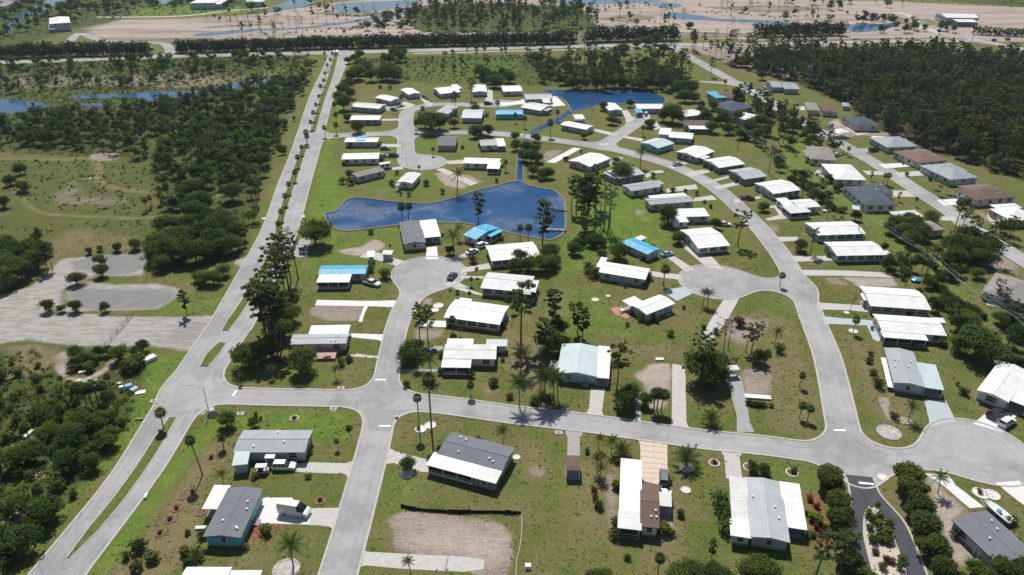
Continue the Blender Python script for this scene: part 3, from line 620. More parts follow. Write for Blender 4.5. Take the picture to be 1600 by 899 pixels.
# ================================================================ HOUSES
def roofmat(name, c, seam=0.0, grit=.1, rough=.5, spec=.3, streak=.25, sc_=.6):
    t = NT(name); v = t.coord('Object'); c = hexc(c) if isinstance(c, str) else c
    big = t.noise(v, sc_ * .5, 3, .6); fine = t.noise(v, 11, 2, .7)
    tc = t.coord('Object', (.35, 3.2, 1)); st = t.noise(tc, 1.0, 4, .7)
    f = t.math('ADD', t.math('MULTIPLY', big, .4), t.math('ADD', t.math('MULTIPLY', fine, grit * 3), t.math('MULTIPLY', st, .6 - grit * 2)))
    k = streak
    cc = t.ramp(f, [(.36, tuple(x * (1 - k) for x in c[:3])), (.5, tuple(x * (1 - k * .3) for x in c[:3])), (.66, tuple(min(1, x * (1 + k * .45)) for x in c[:3]))])
    if seam:
        w_ = t.n('ShaderNodeTexWave', wave_type='BANDS', bands_direction='X'); w_.inputs['Scale'].default_value = seam; w_.inputs['Distortion'].default_value = 0
        t.l(t.coord('Object'), w_.inputs['Vector'])
        rib = t.ramp(w_.outputs[0], [(0, (.74, .74, .74)), (.12, (1, 1, 1))]); cc = t.mix(.7, cc, rib, 'MULTIPLY'); t.bump(w_.outputs[0], .25, .05)
    else: t.bump(fine, .4, .03)
    M[name] = t.fin(cc, rough, spec); return M[name]
roofmat('roof_W', (.76, .76, .74), .55, .05, .5, .35, .3); roofmat('roof_V', (.62, .62, .60), .55, .08, .55, .3, .3)
roofmat('roof_G', (.175, .185, .20), 0, .12, .9, .15, .22); roofmat('roof_L', (.36, .375, .385), 0, .1, .85, .2, .2)
roofmat('roof_M', (.40, .42, .43), .55, .08, .6, .3, .28); roofmat('roof_D', (.085, .10, .125), 0, .12, .9, .15, .25)
roofmat('roof_N', (.15, .105, .085), 0, .12, .9, .15, .25); roofmat('roof_R', (.20, .135, .11), 0, .12, .9, .15, .25)
roofmat('roof_T', (.30, .335, .345), .5, .08, .6, .3, .25); roofmat('roof_A', (.50, .565, .575), .5, .06, .55, .3, .2)
roofmat('roof_C', (.26, .24, .22), 0, .1, .85, .2, .25)
t = NT('roof_B'); v = t.coord('Object')
nz_ = t.noise(v, .8, 5, .75)
M['roof_B'] = t.fin(t.ramp(nz_, [(.40, (.035, .27, .46)), (.56, (.06, .38, .56)), (.66, (.16, .48, .60)), (.76, (.50, .60, .62))]), .5, .4); t.bump(nz_, .5, .1)
plain('roof_P', 'b08f8c', .7, .2, .08)
WALLC = {'w': (.70, .70, .67), 'c': (.58, .54, .45), 'b': (.42, .50, .57), 't': (.10, .52, .62), 'g': (.45, .47, .46), 'p': (.66, .47, .46), 'y': (.62, .55, .42), 'k': (.16, .16, .17), 's': (.30, .55, .55), 'n': (.30, .23, .19), 'o': (.55, .30, .24)}
for k_, c_ in WALLC.items():
    t = NT('siding_' + k_); v = t.coord('Object')
    w_ = t.n('ShaderNodeTexWave', wave_type='BANDS', bands_direction='Z', wave_profile='SAW'); w_.inputs['Scale'].default_value = 1.6; t.l(v, w_.inputs['Vector'])
    cc = t.mix(.25, c_, t.ramp(w_.outputs[0], [(0, tuple(x * .75 for x in c_)), (.2, c_)])); cc = t.mix(.18, cc, t.ramp(t.noise(v, .9, 4), [(.3, tuple(x * .7 for x in c_)), (.7, c_)]))
    M['siding_' + k_] = t.fin(cc, .65, .25); t.bump(w_.outputs[0], .3, .03)
plain('trim_white', (.78, .78, .76), .5, .3, .03); plain('skirting', (.34, .33, .31), .9, .1, .1); plain('screen', (.035, .037, .04), .7, .25, .1, 3)
plain('slab_grey', (.34, .33, .31), .9, .1, .1); plain('metal_grey', (.42, .43, .44), .45, .5, .08); plain('soffit', (.50, .50, .49), .8, .1, .05)
t = NT('window_glass'); v = t.coord('Object'); M['glass'] = t.fin(t.ramp(t.noise(v, .7, 1), [(.35, (.015, .02, .028)), (.65, (.05, .065, .08))]), .08, .6)
plain('door_tone', (.30, .33, .36), .5, .3, .05)
def unit_window(w, h):
    b = MB(); t_ = .09
    for x0, x1, z0, z1 in ((-w / 2 - t_, w / 2 + t_, -t_, 0), (-w / 2 - t_, w / 2 + t_, h, h + t_), (-w / 2 - t_, -w / 2, 0, h), (w / 2, w / 2 + t_, 0, h), (-w / 2, w / 2, h * .48, h * .53)):
        b.box(x0, x1, -.07, .02, z0, z1)
    fr = b.mesh('window', [M['trim_white']]); g = MB().box(-w / 2, w / 2, -.03, .01, 0, h * .48).box(-w / 2, w / 2, -.035, .01, h * .53, h).mesh('pane', [M['glass']]); return fr, g
WIN = {k: unit_window(*k) for k in ((1.0, 1.15), (1.7, 1.25), (2.4, 1.45), (.75, .7))}
DOORM = MB().box(-.5, .5, -.08, .02, 0, 2.05).box(-.58, -.5, -.1, .02, 0, 2.12).box(.5, .58, -.1, .02, 0, 2.12).mesh('door', [M['door_tone']])
HANDLEM = MB().box(.3, .4, -.14, -.08, .95, 1.02).mesh('handle', [M['metal_grey']])
STEPM = MB().box(-.8, .8, -1.0, -.02, 0, .35).box(-.8, .8, -1.4, -1.0, 0, .18).mesh('step', [M['slab_grey']])
VENTM = MB().tube([(0, 0, -.25), (0, 0, .28)], .10, 7).tube([(0, 0, .28), (0, 0, .36)], .2, 7).mesh('roof_vent', [M['trim_white']])
ACM = MB().box(-.42, .42, -.42, .42, 0, .75, 0, .03).tube([(0, 0, .75), (0, 0, .80)], .33, 10).mesh('air_conditioner', [M['metal_grey']])
HOUSES = []
def rect(A, B, P_, z, axis=None):
    """a rectangle from two ends of one side and a point on the far side; the longer measured edge (or the house's own axis) gives the direction"""
    a, b, p = [Vector(at(x, y, z)) for x, y in (A, B, P_)]
    e = b - a; L = e.length; u = e / L
    atC = abs((p - b).dot(u)) < abs((p - a).dot(u)); q = p - (b if atC else a)
    if q.length > 1.25 * L:
        v = q.normalized(); u2 = Vector((v.y, -v.x)); u = u2 if u2.dot(u) > 0 else -u2
    if axis is not None:
        cand = [axis, Vector((-axis.y, axis.x)), -axis, Vector((axis.y, -axis.x))]; best = max(cand, key=lambda c_: c_.dot(u))
        u = best
    v = Vector((-u.y, u.x)); cen = (a + p) / 2 if atC else (b + p) / 2
    L = abs(e.dot(u)) if abs(e.dot(u)) > .3 else L; Wd = max(abs(q.dot(v)), .5)
    return cen - u * L / 2 - v * Wd / 2, u, v, L, Wd
def house(label, short, parts, name='house', cat='house', group=None):
    """parts: (corners 'tile A B P', roof kind, roof colour, wall colour, wall style, eave height)
    roof kind: g ridge along AB, x ridge across, h hip, s shed;  style: n windows, b window bands near side, o open on posts, c screened porch, q plain"""
    root = None
    rects = []
    for p in parts:
        cs = P(p[0]); z = p[5] if len(p) > 5 else 2.7
        rects.append((p, rect(*cs[:3], z, rects[0][1][1] if rects else None), z))
    a, u, v, L, Wd = rects[0][1]; cen = a + u * (L / 2) + v * (Wd / 2); ang = math.atan2(u.y, u.x)
    far = cen.y > 330
    root = thing(name, label, cat, (cen.x, cen.y, 0), ang, group); HOUSES.append((cen.x, cen.y, short, max(L, Wd)))
    inv = Matrix.Rotation(-ang, 2)
    rr = random.Random(int(abs(cen.x * 31 + cen.y * 17)))
    # small neighbours are pulled up against the main body they belong to
    (a0, u0, v0, L0, W0) = rects[0][1]
    for j_ in range(1, len(rects)):
        p, (a, u, v, L, Wd), ze = rects[j_]
        c1, c2 = a, a + u * L + v * Wd; xs = sorted(((c1 - a0).dot(u0), (c2 - a0).dot(u0))); ys = sorted(((c1 - a0).dot(v0), (c2 - a0).dot(v0)))
        ovx = min(xs[1], L0) - max(xs[0], 0); ovy = min(ys[1], W0) - max(ys[0], 0)
        if ovy > .3:
            if -1.4 < xs[0] - L0 < 2.2: xs[0] = L0 - .3
            elif -2.2 < xs[1] < 1.4: xs[1] = .3
        if ovx > .3:
            if -1.4 < ys[0] - W0 < 2.2: ys[0] = W0 - .3
            elif -2.2 < ys[1] < 1.4: ys[1] = .3
        cs4 = [a0 + u0 * x + v0 * y for x in xs for y in ys]
        na = min(cs4, key=lambda q: (q - a0).dot(u) + (q - a0).dot(v)); ex = max((q - na).dot(u) for q in cs4); ey = max((q - na).dot(v) for q in cs4)
        rects[j_] = (p, (na, u, v, ex, ey), min(ze, rects[0][2] - .17) if ze <= rects[0][2] and p[1] == 's' and p[4] != 'q' else ze)
    for (p, (a, u, v, L, Wd), ze), k in zip(rects, range(99)):
        kind, rc, wc, st = p[1], p[2], p[3], p[4]
        la = inv @ (a - cen); lu = inv @ u; lv = inv @ v; le_ang = math.atan2(lu.y, lu.x)
        T = lambda x, y, z: (la.x + lu.x * x + lv.x * y, la.y + lu.y * x + lv.y * y, z)
        z0 = ze - .004 * k
        th = .16; span = Wd if kind in 'gsh' else L; rise = {'g': .15, 'x': .15, 'h': .22, 's': .035}[kind] * span / (1 if kind == 's' else 2)
        if kind == 's': rise = max(rise, .12)
        # roof
        if kind == 's':
            b = MB().slab([T(0, 0, z0), T(L, 0, z0), T(L, Wd, z0 + rise), T(0, Wd, z0 + rise)], th)
        else:
            if kind == 'g': r0, r1 = (0, Wd / 2), (L, Wd / 2)
            elif kind == 'x': r0, r1 = (L / 2, 0), (L / 2, Wd)
            else:
                hi = min(L, Wd) / 2 * .98; r0, r1 = ((hi, Wd / 2), (L - hi, Wd / 2)) if L >= Wd else ((L / 2, hi), (L / 2, Wd - hi)); rise = .24 * min(L, Wd) / 2
            b = MB(); q = [T(0, 0, z0), T(L, 0, z0), T(L, Wd, z0), T(0, Wd, z0), T(r0[0], r0[1], z0 + rise), T(r1[0], r1[1], z0 + rise)]
            lo = [(x, y, z - th) for x, y, z in q[:4]]
            if kind == 'g' or (kind == 'h' and L >= Wd): fs = [(0, 1, 5, 4), (2, 3, 4, 5), (0, 4, 3), (1, 2, 5)]
            else: fs = [(0, 4, 5, 3), (1, 2, 5, 4), (0, 1, 4), (3, 5, 2)]
            b.add(q + lo, fs + [(6 + i, 6 + (i + 1) % 4, (i + 1) % 4, i) for i in range(4)] + [(9, 8, 7, 6)])
            if kind in 'gx':   # ridge cap
                b.tube([T(r0[0], r0[1], z0 + rise), T(r1[0], r1[1], z0 + rise)], .09, 4)
        ro = obj('roof', b.mesh('roof', [M['roof_' + rc]]), root)
        # gutter / fascia lip
        oh = .42 if st != 'o' else .2
        x0, x1, y0, y1 = oh, L - oh, oh, Wd - oh
        wt = z0 - th
        if st in 'nbqc' and L > 1.5 and Wd > 1.5:
            b = MB(); base = .0 if st == 'q' else .55
            b.add([T(x0, y0, base), T(x1, y0, base), T(x1, y1, base), T(x0, y1, base), T(x0, y0, wt), T(x1, y0, wt), T(x1, y1, wt), T(x0, y1, wt)],
                  [(0, 1, 5, 4), (1, 2, 6, 5), (2, 3, 7, 6), (3, 0, 4, 7), (4, 5, 6, 7)])
            wm = 'screen' if st == 'c' else 'siding_' + wc
            obj('wall', b.mesh('wall', [M[wm]]), root)
            if base:
                b = MB(); e = .03 if st != 'c' else -.03
                b.add([T(x0 + e, y0 + e, 0), T(x1 - e, y0 + e, 0), T(x1 - e, y1 - e, 0), T(x0 + e, y1 - e, 0), T(x0 + e, y0 + e, base), T(x1 - e, y0 + e, base), T(x1 - e, y1 - e, base), T(x0 + e, y1 - e, base)],
                      [(0, 1, 5, 4), (1, 2, 6, 5), (2, 3, 7, 6), (3, 0, 4, 7), (4, 5, 6, 7)])
                obj('skirting', b.mesh('skirting', [M['skirting'] if st != 'c' else M['siding_' + wc]]), root)
        sides = [((x0, y0), (1, 0), x1 - x0, 0), ((x1, y0), (0, 1), y1 - y0, 90), ((x1, y1), (-1, 0), x1 - x0, 180), ((x0, y1), (0, -1), y1 - y0, 270)]
        if st in 'nb':
            door_done = False
            for si, ((sx, sy), (dx, dy), SL, sa) in enumerate(sides):
                wy = math.sin(ang + le_ang + R(sa) - math.pi / 2)     # which way it faces
                if wy > .75: continue                                   # faces straight away from the street view side; left as plain wall
                if far and SL < 6: continue
                band_ = (st == 'b' and wy < -.4 and SL > 5)
                key = (2.4, 1.45) if band_ else ((1.7, 1.25) if SL > 6.5 else (1.0, 1.15))
                stp = 2.75 if band_ else (3.4 if not far else 4.6); n_ = int((SL - .8) / stp)
                if SL < 2.2: continue
                n_ = max(1, n_)
                for i in range(n_):
                    q = SL * (i + .5) / n_
                    if i == n_ // 2 and not door_done and wy < .3 and SL > 7 and not band_ and kind != 'h':
                        px_, py_ = sx + dx * q, sy + dy * q; tx = T(px_, py_, .5)
                        d_ = obj('door', DOORM, root, tx, le_ang + R(sa)); obj('handle', HANDLEM, d_); obj('step', STEPM, root, (tx[0], tx[1], 0), le_ang + R(sa)); door_done = True; continue
                    kk = key if band_ or rr.random() < .7 else (1.0, 1.15)
                    px_, py_ = sx + dx * q, sy + dy * q; wb = obj('window', WIN[kk][0], root, T(px_, py_, max(1.0, wt - .35 - kk[1])), le_ang + R(sa)); obj('pane', WIN[kk][1], wb)
        if st in 'oc':
            ps = []
            n1 = max(1, round((x1 - x0) / 3.0)); n2 = max(1, round((y1 - y0) / 3.0)); pr = .07
            e = -.02 if st == 'c' else 0
            for i in range(n1 + 1): ps += [(x0 + (x1 - x0) * i / n1, y0 + e), (x0 + (x1 - x0) * i / n1, y1 - e)]
            for i in range(1, n2): ps += [(x0 + e, y0 + (y1 - y0) * i / n2), (x1 - e, y0 + (y1 - y0) * i / n2)]
            for x, y in ps:
                tx = T(x, y, 0); obj('post', POST[round(wt, 1)] if round(wt, 1) in POST else POST.setdefault(round(wt, 1), MB().box(-pr, pr, -pr, pr, 0, wt).mesh('post', [M['trim_white']])), root, tx, le_ang)
            b = MB().slab([T(x0 - .1, y0 - .1, .1), T(x1 + .1, y0 - .1, .1), T(x1 + .1, y1 + .1, .1), T(x0 - .1, y1 + .1, .1)], .1); obj('porch_floor' if st == 'c' else 'carport_floor', b.mesh('floor', [M['slab_grey']]), root)
            if st == 'c' and not far:
                b = MB(); 
                for (ax, ay), (bx_, by_) in (((x0, y0), (x1, y0)), ((x1, y0), (x1, y1)), ((x0, y1), (x0, y0))):
                    for zz in (.95, wt - .12):
                        A_, B_ = T(ax, ay, zz), T(bx_, by_, zz); b.tube([A_, B_], .055, 4)
                obj('screen_rail', b.mesh('screen_rail', [M['trim_white']]), root)
        if kind != 's' and rc in 'GLDNRM' and not far and st != 'o':
            for i in range(rr.randint(3, 5)):
                fx_, fy_ = rr.uniform(.15, .85), rr.choice((rr.uniform(.15, .4), rr.uniform(.6, .85)))
                if kind == 'x': xx, yy = L * fy_, Wd * fx_; hh = z0 + rise * (1 - abs(xx - L / 2) / (L / 2))
                else: xx, yy = L * fx_, Wd * fy_; hh = z0 + rise * (1 - abs(yy - Wd / 2) / (Wd / 2))
                if kind == 'h': hh = z0 + rise * min(xx, L - xx, yy, Wd - yy) / (min(L, Wd) / 2)
                obj('roof_vent', VENTM, root, T(xx, yy, hh))
        if k == 0 and not far and kind != 'h' and st != 'q':
            tx = T(L * .78, Wd + .25, 0); obj('air_conditioner', ACM, root, tx, le_ang)
    return root
POST = {}
H = house
H('grey shingle home with a long white porch roof, above the patch of bare grey soil', 'the grey home with the white porch roof', [('n 1130,135 1540,242 1622,100', 'g', 'G', 'g', 'n'), ('n 1073,208 1370,288 1390,203', 's', 'W', 'w', 'c', 2.5), ('n 1345,280 1500,327 1540,242', 's', 'V', 'n', 'n', 2.5)])
H('light grey shingle home with a white car in its carport shade, beside the palm boulevard', 'the light grey shingle home with the car', [('@ 364,707 477,707 489,672', 'g', 'L', 'g', 'n'), ('n 60,163 120,166 118,130', 's', 'W', 'w', 'o', 2.3)])
H('turquoise walled home with a dark slate roof and white side porch', 'the turquoise home', [('m 1268,652 1502,668 1645,360', 'x', 'G', 't', 'n'), ('m 1260,482 1347,482 1425,337', 's', 'W', 't', 'o', 2.5)])
H('long home half white metal roof and half brown shingle, at the tan slab driveway', 'the brown and white home', [('o 800,585 923,610 915,334', 'g', 'N', 'w', 'n'), ('o 668,495 802,498 803,182', 's', 'W', 'k', 'c', 2.85), ('o 657,608 799,606 803,500', 's', 'V', 'k', 'c', 2.75), ('o 925,457 1000,472 996,387', 's', 'V', 'w', 'o', 2.4)])
H('large pale grey home with white strips of roof along both long sides', 'the large pale grey home', [('o 1491,658 1740,692 1680,312', 'x', 'M', 'b', 'n'), ('o 1370,550 1480,552 1460,290', 's', 'V', 'g', 'n', 2.6), ('o 1366,652 1490,657 1480,554', 's', 'W', 'w', 'n', 2.6), ('p 128,598 246,613 195,333', 's', 'W', 'w', 'o', 2.5)])
H('blue grey home with dark shingle roof near the row of clipped trees', 'the dark roofed home at the clipped trees', [('p 1168,570 1470,860 1345,470', 'g', 'G', 'b', 'n'), ('p 1290,705 1335,740 1350,690', 's', 'W', 'w', 'o', 2.3)])
H('white roofed home cut off by the bottom edge, below the turquoise home', 'the home at the bottom edge', [('@ 278,924 352,924 287,886', 'g', 'W', 'b', 'n'), ('@ 352,925 402,925 358,892', 's', 'W', 'w', 'o', 2.5)])
H('pink and white home with a pink deck, beside the round leafy tree', 'the pink decked home', [('j 198,354 555,347 592,285', 'g', 'M', 'p', 'n'), ('j 330,272 575,280 592,238', 's', 'W', 'w', 'o', 2.6), ('j 378,440 500,442 497,412', 's', 'P', 'p', 'o', .75)])
H('big plain white roofed home with a dark screened side, second past the street corner', 'the big white roof by the street corner', [('j 1188,186 1540,233 1568,112', 'g', 'W', 'y', 'b'), ('j 1262,92 1345,92 1350,66', 's', 'W', 'w', 'o', 2.5)])
H('weathered white home with a square front porch and small blue topped shed', 'the weathered white home', [('j 1166,442 1500,446 1507,354', 'g', 'V', 'w', 'n'), ('j 1160,497 1345,499 1345,443', 's', 'W', 'w', 'c', 2.45), ('j 1193,350 1358,352 1360,320', 's', 'W', 'w', 'o', 2.55), ('j 1440,352 1572,352 1570,323', 's', 'A', 'w', 'n', 2.4)])
H('pale aqua metal roof home with teal gable end and white carport', 'the teal gabled home', [('k 280,532 530,556 547,370', 'x', 'A', 's', 'n'), ('k 526,558 605,568 622,378', 's', 'W', 'w', 'o', 2.55), ('k 232,508 282,512 290,458', 's', 'C', 'w', 'o', 2.3)])
H('white roofed home set at an angle with an orange brown terrace', 'the home with the terrace', [('k 850,165 1030,94 735,112', 'g', 'W', 'b', 'n'), ('k 745,115 812,78 690,86', 's', 'W', 'w', 'o', 2.55)])
H('cream home with charcoal shingle roof and white carport, facing the end of the street', 'the charcoal roofed home at the lake', [('f 922,632 1062,614 1025,478', 'x', 'G', 'c', 'n'), ('f 1062,583 1127,583 1092,478', 's', 'W', 'w', 'o', 2.5)])
H('home with bright turquoise sheeting all over its L-shaped roof, on the lake bank', 'the turquoise topped home on the lake bank', [('f 1284,572 1382,594 1432,502', 'g', 'B', 'w', 'n'), ('f 1438,588 1536,557 1400,540', 's', 'B', 'w', 'c', 2.5)])
H('white roofed home above the grey one, just below the lake and palm', 'the white home below the lake', [('@ 771,408 848,401 829,378', 'g', 'W', 'c', 'b')])
H('weathered white home with a lean roof, beside the street end with the dark car', 'the weathered home at the street end', [('@ 748,450 824,457 838,432', 'g', 'V', 'b', 'b'), ('@ 818,459 836,461 842,440', 's', 'V', 'b', 'c', 2.55)])
H('home with faded blue sheeting on its roof and white front porch, behind the pickup', 'the faded blue sheeted home', [('f 392,815 690,812 697,758', 'g', 'B', 'b', 'n'), ('f 380,864 585,867 595,820', 's', 'W', 'w', 'c', 2.5)])
H('home covered with a vivid blue sheet, beside the round street end', 'the vivid blue roofed home', [('g 682,618 848,692 930,658', 'g', 'B', 'g', 'n'), ('g 775,598 845,602 842,574', 's', 'W', 'w', 'n', 2.5)])
H('long narrow white roofed home under trees, below the vivid blue one', 'the long white home under trees', [('g 545,802 838,850 862,780', 'g', 'W', 'g', 'n'), ('g 528,770 590,778 612,718', 's', 'W', 'w', 'o', 2.5)])
H('broad bright white roofed home with a window band, at the pine and street end', 'the broad white home', [('g 1166,657 1362,632 1050,540', 'g', 'W', 'w', 'b', 2.6)])
H('white roofed home with pale blue walls and a square white wing', 'the white home with blue windows', [('g 1015,458 1226,452 1210,404', 's', 'W', 'b', 'n'), ('g 1000,490 1098,490 1085,442', 's', 'W', 'w', 'n', 2.5)])
H('two tone home, grey low roof with one white strip at the back', 'the two tone grey home', [('g 858,382 1138,360 1105,322', 'g', 'L', 'g', 'n'), ('g 868,345 1100,328 1080,305', 's', 'W', 'w', 'o', 2.7)])
H('pale grey gabled home with a taller flat end, in the middle row', 'the pale grey gabled home', [('g 736,298 925,268 880,228', 'g', 'L', 'w', 'n'), ('g 925,262 962,243 900,226', 's', 'L', 'b', 'n', 2.9)])
H('dull grey flat roofed home half hidden by a tree in its yard', 'the dull grey home', [('g 665,218 830,187 745,140', 'g', 'M', 'k', 'n'), ('g 560,182 665,220 640,150', 's', 'M', 'k', 'o', 2.6)])
H('white L-shaped home where the canal path meets the loop street', 'the L-shaped white home', [('g 465,152 600,98 370,97', 'g', 'W', 'g', 'n')])
H('small home with teal walls and white roof in the bend of the loop street', 'the teal walled home', [('@ 1025,233 1051,225 1003,222', 'g', 'A', 't', 'n')])
H('white cottage with grey window wall, first along the outer side of the loop street', 'the first outer loop cottage', [('g 1145,92 1258,50 1035,45', 'g', 'W', 'b', 'b'), ('g 1178,98 1240,88 1225,68', 's', 'V', 'w', 'o', 2.5)])
H('bright white roofed home with a dark screened front, second along the outer loop street', 'the second outer loop home', [('g 1284,152 1449,127 1205,98', 'g', 'W', 'k', 'b')])
H('pale grey roofed home with screened front, third along the outer loop street', 'the third outer loop home', [('g 1438,224 1585,204 1362,163', 'g', 'M', 'k', 'b')])
H('white roofed home with a long window band, fourth along the outer loop street', 'the fourth outer loop home', [('h 30,314 206,288 -85,246', 'g', 'W', 'b', 'b')])
H('white home with square screened front room and cluttered patio on the outer loop street', 'the home with the cluttered patio', [('h 190,402 326,392 265,343', 'g', 'W', 'w', 'n'), ('h 120,432 262,430 232,384', 's', 'V', 'w', 'c', 2.5), ('h 100,400 185,400 140,340', 's', 'W', 'w', 'n', 2.6)])
H('bright white roofed home with turquoise end wall, above the matching longer one', 'the upper turquoise ended home', [('h 310,572 612,562 520,483', 'g', 'W', 's', 'b')])
H('long white roofed home with turquoise end wall, nearer the brown slab lot', 'the lower turquoise ended home', [('h 415,700 728,694 662,607', 'g', 'W', 's', 'b'), ('h 700,698 774,694 742,668', 's', 'W', 'w', 'o', 2.5)])
H('wide white roofed home with dark screened front, above its twin', 'the upper white twin', [('l 622,112 1004,138 948,12', 'g', 'W', 'k', 'b'), ('l 585,75 640,80 640,40', 's', 'W', 'w', 'o', 2.4)])
H('wide white roofed home with a long screened front, below its twin', 'the lower white twin', [('l 704,270 1112,300 1052,190', 'g', 'W', 'w', 'n'), ('l 712,307 995,330 985,286', 's', 'W', 'k', 'c', 2.5), ('l 1050,215 1110,218 1095,190', 's', 'W', 'w', 'o', 2.5)])
H('blue walled gabled home with grey shingles and pale blue carport', 'the blue gabled home', [('l 788,600 982,614 907,392', 'x', 'L', 'b', 'n'), ('l 980,618 1066,638 1000,478', 's', 'A', 'w', 'o', 2.5), ('l 770,650 790,598 716,420', 's', 'W', 'w', 'q', 1.1)])
H('very large white roofed home with small awnings and two cars in front', 'the very large white home', [('l 1300,645 1510,708 1440,462', 'x', 'W', 'w', 'b', 2.9), ('l 1512,706 1720,775 1640,560', 's', 'W', 'w', 'o', 2.8)])
# detached houses along the straight street
H('brown hip roofed house with a fenced pool yard, at the edge of the picture', 'the brown house with the pool', [('@ 1530,454 1612,478 1560,427', 'h', 'C', 'c', 'n'), ('@ 1580,440 1650,455 1610,424', 'h', 'N', 'c', 'n', 2.8)])
H('brown grey hip roofed house beside two palms, in the trees', 'the brown grey house in the trees', [('h 262,100 425,98 390,16', 'h', 'C', 'c', 'n', 2.8), ('h 200,60 270,98 240,20', 'h', 'C', 'c', 'n', 2.7)])
H('bright white hip roofed house on the straight street', 'the white hip roofed house', [('h 428,232 607,217 510,120', 'h', 'W', 'c', 'n', 2.9), ('h 330,190 440,215 400,120', 'h', 'W', 'c', 'n', 2.8)])
H('large slate blue hip roofed house above the trampled hedge', 'the slate hip roofed house', [('h 612,388 810,380 655,262', 'h', 'D', 'w', 'n', 2.9), ('h 500,330 640,360 640,248', 'h', 'D', 'w', 'n', 2.8), ('h 640,300 785,305 720,250', 'h', 'D', 'w', 'n', 2.85)])
H('reddish brown hip roofed house facing the straight street', 'the reddish hip roofed house', [('h 905,124 1085,106 990,28', 'h', 'R', 'c', 'n', 2.9), ('h 830,55 900,100 980,28', 'h', 'R', 'c', 'n', 2.7)])
H('pale teal metal hip roofed house with long wings', 'the pale teal house', [('h 1105,228 1285,213 1180,130', 'h', 'T', 'b', 'n', 2.9), ('h 950,150 1110,200 1090,108', 'h', 'T', 'b', 'n', 2.8)])
H('dark brown hip roofed house with a white front and white van', 'the dark brown house', [('h 1290,355 1545,332 1420,262', 'h', 'N', 'w', 'n', 2.9), ('h 1215,265 1310,340 1380,240', 'h', 'R', 'w', 'n', 2.8)])
H('bright white hip roofed house with brick walls at the picture edge', 'the white house at the picture edge', [('h 1520,482 1700,470 1560,395', 'h', 'W', 'o', 'n', 2.9), ('h 1385,392 1480,420 1500,362', 'h', 'W', 'o', 'n', 2.7)])
H('low grey gravel roofed house hidden behind the pines', 'the gravel roofed house', [('h 800,468 962,455 930,414', 's', 'V', 'g', 'n', 2.9), ('h 955,545 1075,542 1062,478', 'h', 'C', 'c', 'n', 2.7)])
H('pale blue roofed house with a dark car at its drive', 'the pale blue roofed house', [('@ 1379,231 1428,229 1412,213', 'h', 'T', 'g', 'n', 2.8)])
H('dark slate hip roofed house with pale walls on a fresh sandy lot', 'the slate house on the sandy lot', [('d 555,795 692,780 600,722', 'h', 'D', 'c', 'n', 3.0), ('d 450,770 560,785 540,722', 'h', 'D', 'c', 'n', 2.8)])
H('small brown roofed house under a broad tree', 'the small brown house', [('d 250,692 325,690 300,640', 'h', 'C', 'c', 'n'), ('d 205,662 262,680 262,636', 'h', 'C', 'c', 'n', 2.6)])
H('low brown house with dark carport beyond the small brown house', 'the low brown house', [('d 345,702 432,698 412,658', 'h', 'N', 'c', 'n')])
H('grey blue gabled house at the forest edge', 'the grey blue gabled house', [('d 110,565 190,550 145,508', 'g', 'T', 'b', 'n', 3), ('d 15,545 95,548 75,508', 'g', 'T', 'b', 'n', 2.9)])
H('brown hip roofed house with a blue sheeted pool roof', 'the house with the blue patch', [('c 1262,622 1402,612 1372,572', 'h', 'N', 'c', 'n'), ('c 1240,612 1325,616 1310,578', 's', 'B', 'b', 'o', 3.4)])
H('slate hip roofed house between the blue patched one and the white pyramid', 'the slate house in the trees', [('c 1342,705 1485,676 1410,626', 'h', 'D', 'c', 'n'), ('c 1280,645 1390,690 1390,625', 'h', 'D', 'c', 'n', 2.65)])
H('white pyramid roofed house among the trees', 'the white pyramid roofed house', [('c 1500,752 1572,722 1425,702', 'h', 'W', 'b', 'n')])
H('white home with tapering roof, beyond the inner street end', 'the tapering white home', [('c 1070,732 1190,717 1137,683', 'g', 'W', 'b', 'n')])
H('brown roofed home with a bright white front strip', 'the brown home with the white strip', [('c 1080,786 1255,788 1232,757', 's', 'N', 'g', 'n'), ('c 1105,805 1256,808 1250,784', 's', 'W', 'w', 'o', 2.6)])
H('white roofed home curving round the inner bend of the loop street', 'the white home at the inner bend', [('c 950,856 1100,868 1165,836', 'g', 'W', 'b', 'n'), ('c 925,836 1010,846 1000,808', 's', 'W', 'w', 'n', 2.65)])
H('white metal canopy at the foot of the inner street, low and flat', 'the low canopy', [('c 395,745 458,742 440,718', 's', 'W', 'w', 'o', 2.4)], 'canopy', 'canopy')
H('long white roofed home between the canal and the loop street', 'the long canal side home', [('c 303,780 467,812 512,788', 'g', 'W', 'g', 'n')])
H('white gabled home on the far pond with a broad drive', 'the gabled home on the far pond', [('c 612,696 690,685 642,642', 'x', 'W', 'b', 'n')])
H('white roofed home with blue covered porch and small white vehicle in front', 'the blue porched home', [('c 773,680 945,680 940,650', 'g', 'W', 'b', 'n'), ('c 770,705 815,705 812,680', 's', 'B', 'b', 'o', 2.5)])
H('white roofed home at the head of the north street', 'the home at the head of the street', [('b 1540,574 1662,570 1650,534', 'g', 'W', 'b', 'n')])
H('light grey sprawling home on the white paved point', 'the sprawling grey home', [('c 90,622 262,618 235,586', 'g', 'M', 'g', 'n'), ('c 190,642 240,642 236,612', 's', 'V', 'w', 'n', 2.6)])
H('white roofed home with mossy edge on the white paved point', 'the mossy white home', [('c 55,672 185,694 250,660', 'g', 'V', 'g', 'n'), ('c 180,700 250,690 245,664', 's', 'M', 'k', 'o', 2.6)])
H('home with turquoise metal roof near the canal mouth', 'the turquoise metal roofed home', [('b 1520,716 1692,715 1645,686', 'g', 'B', 't', 'n')])
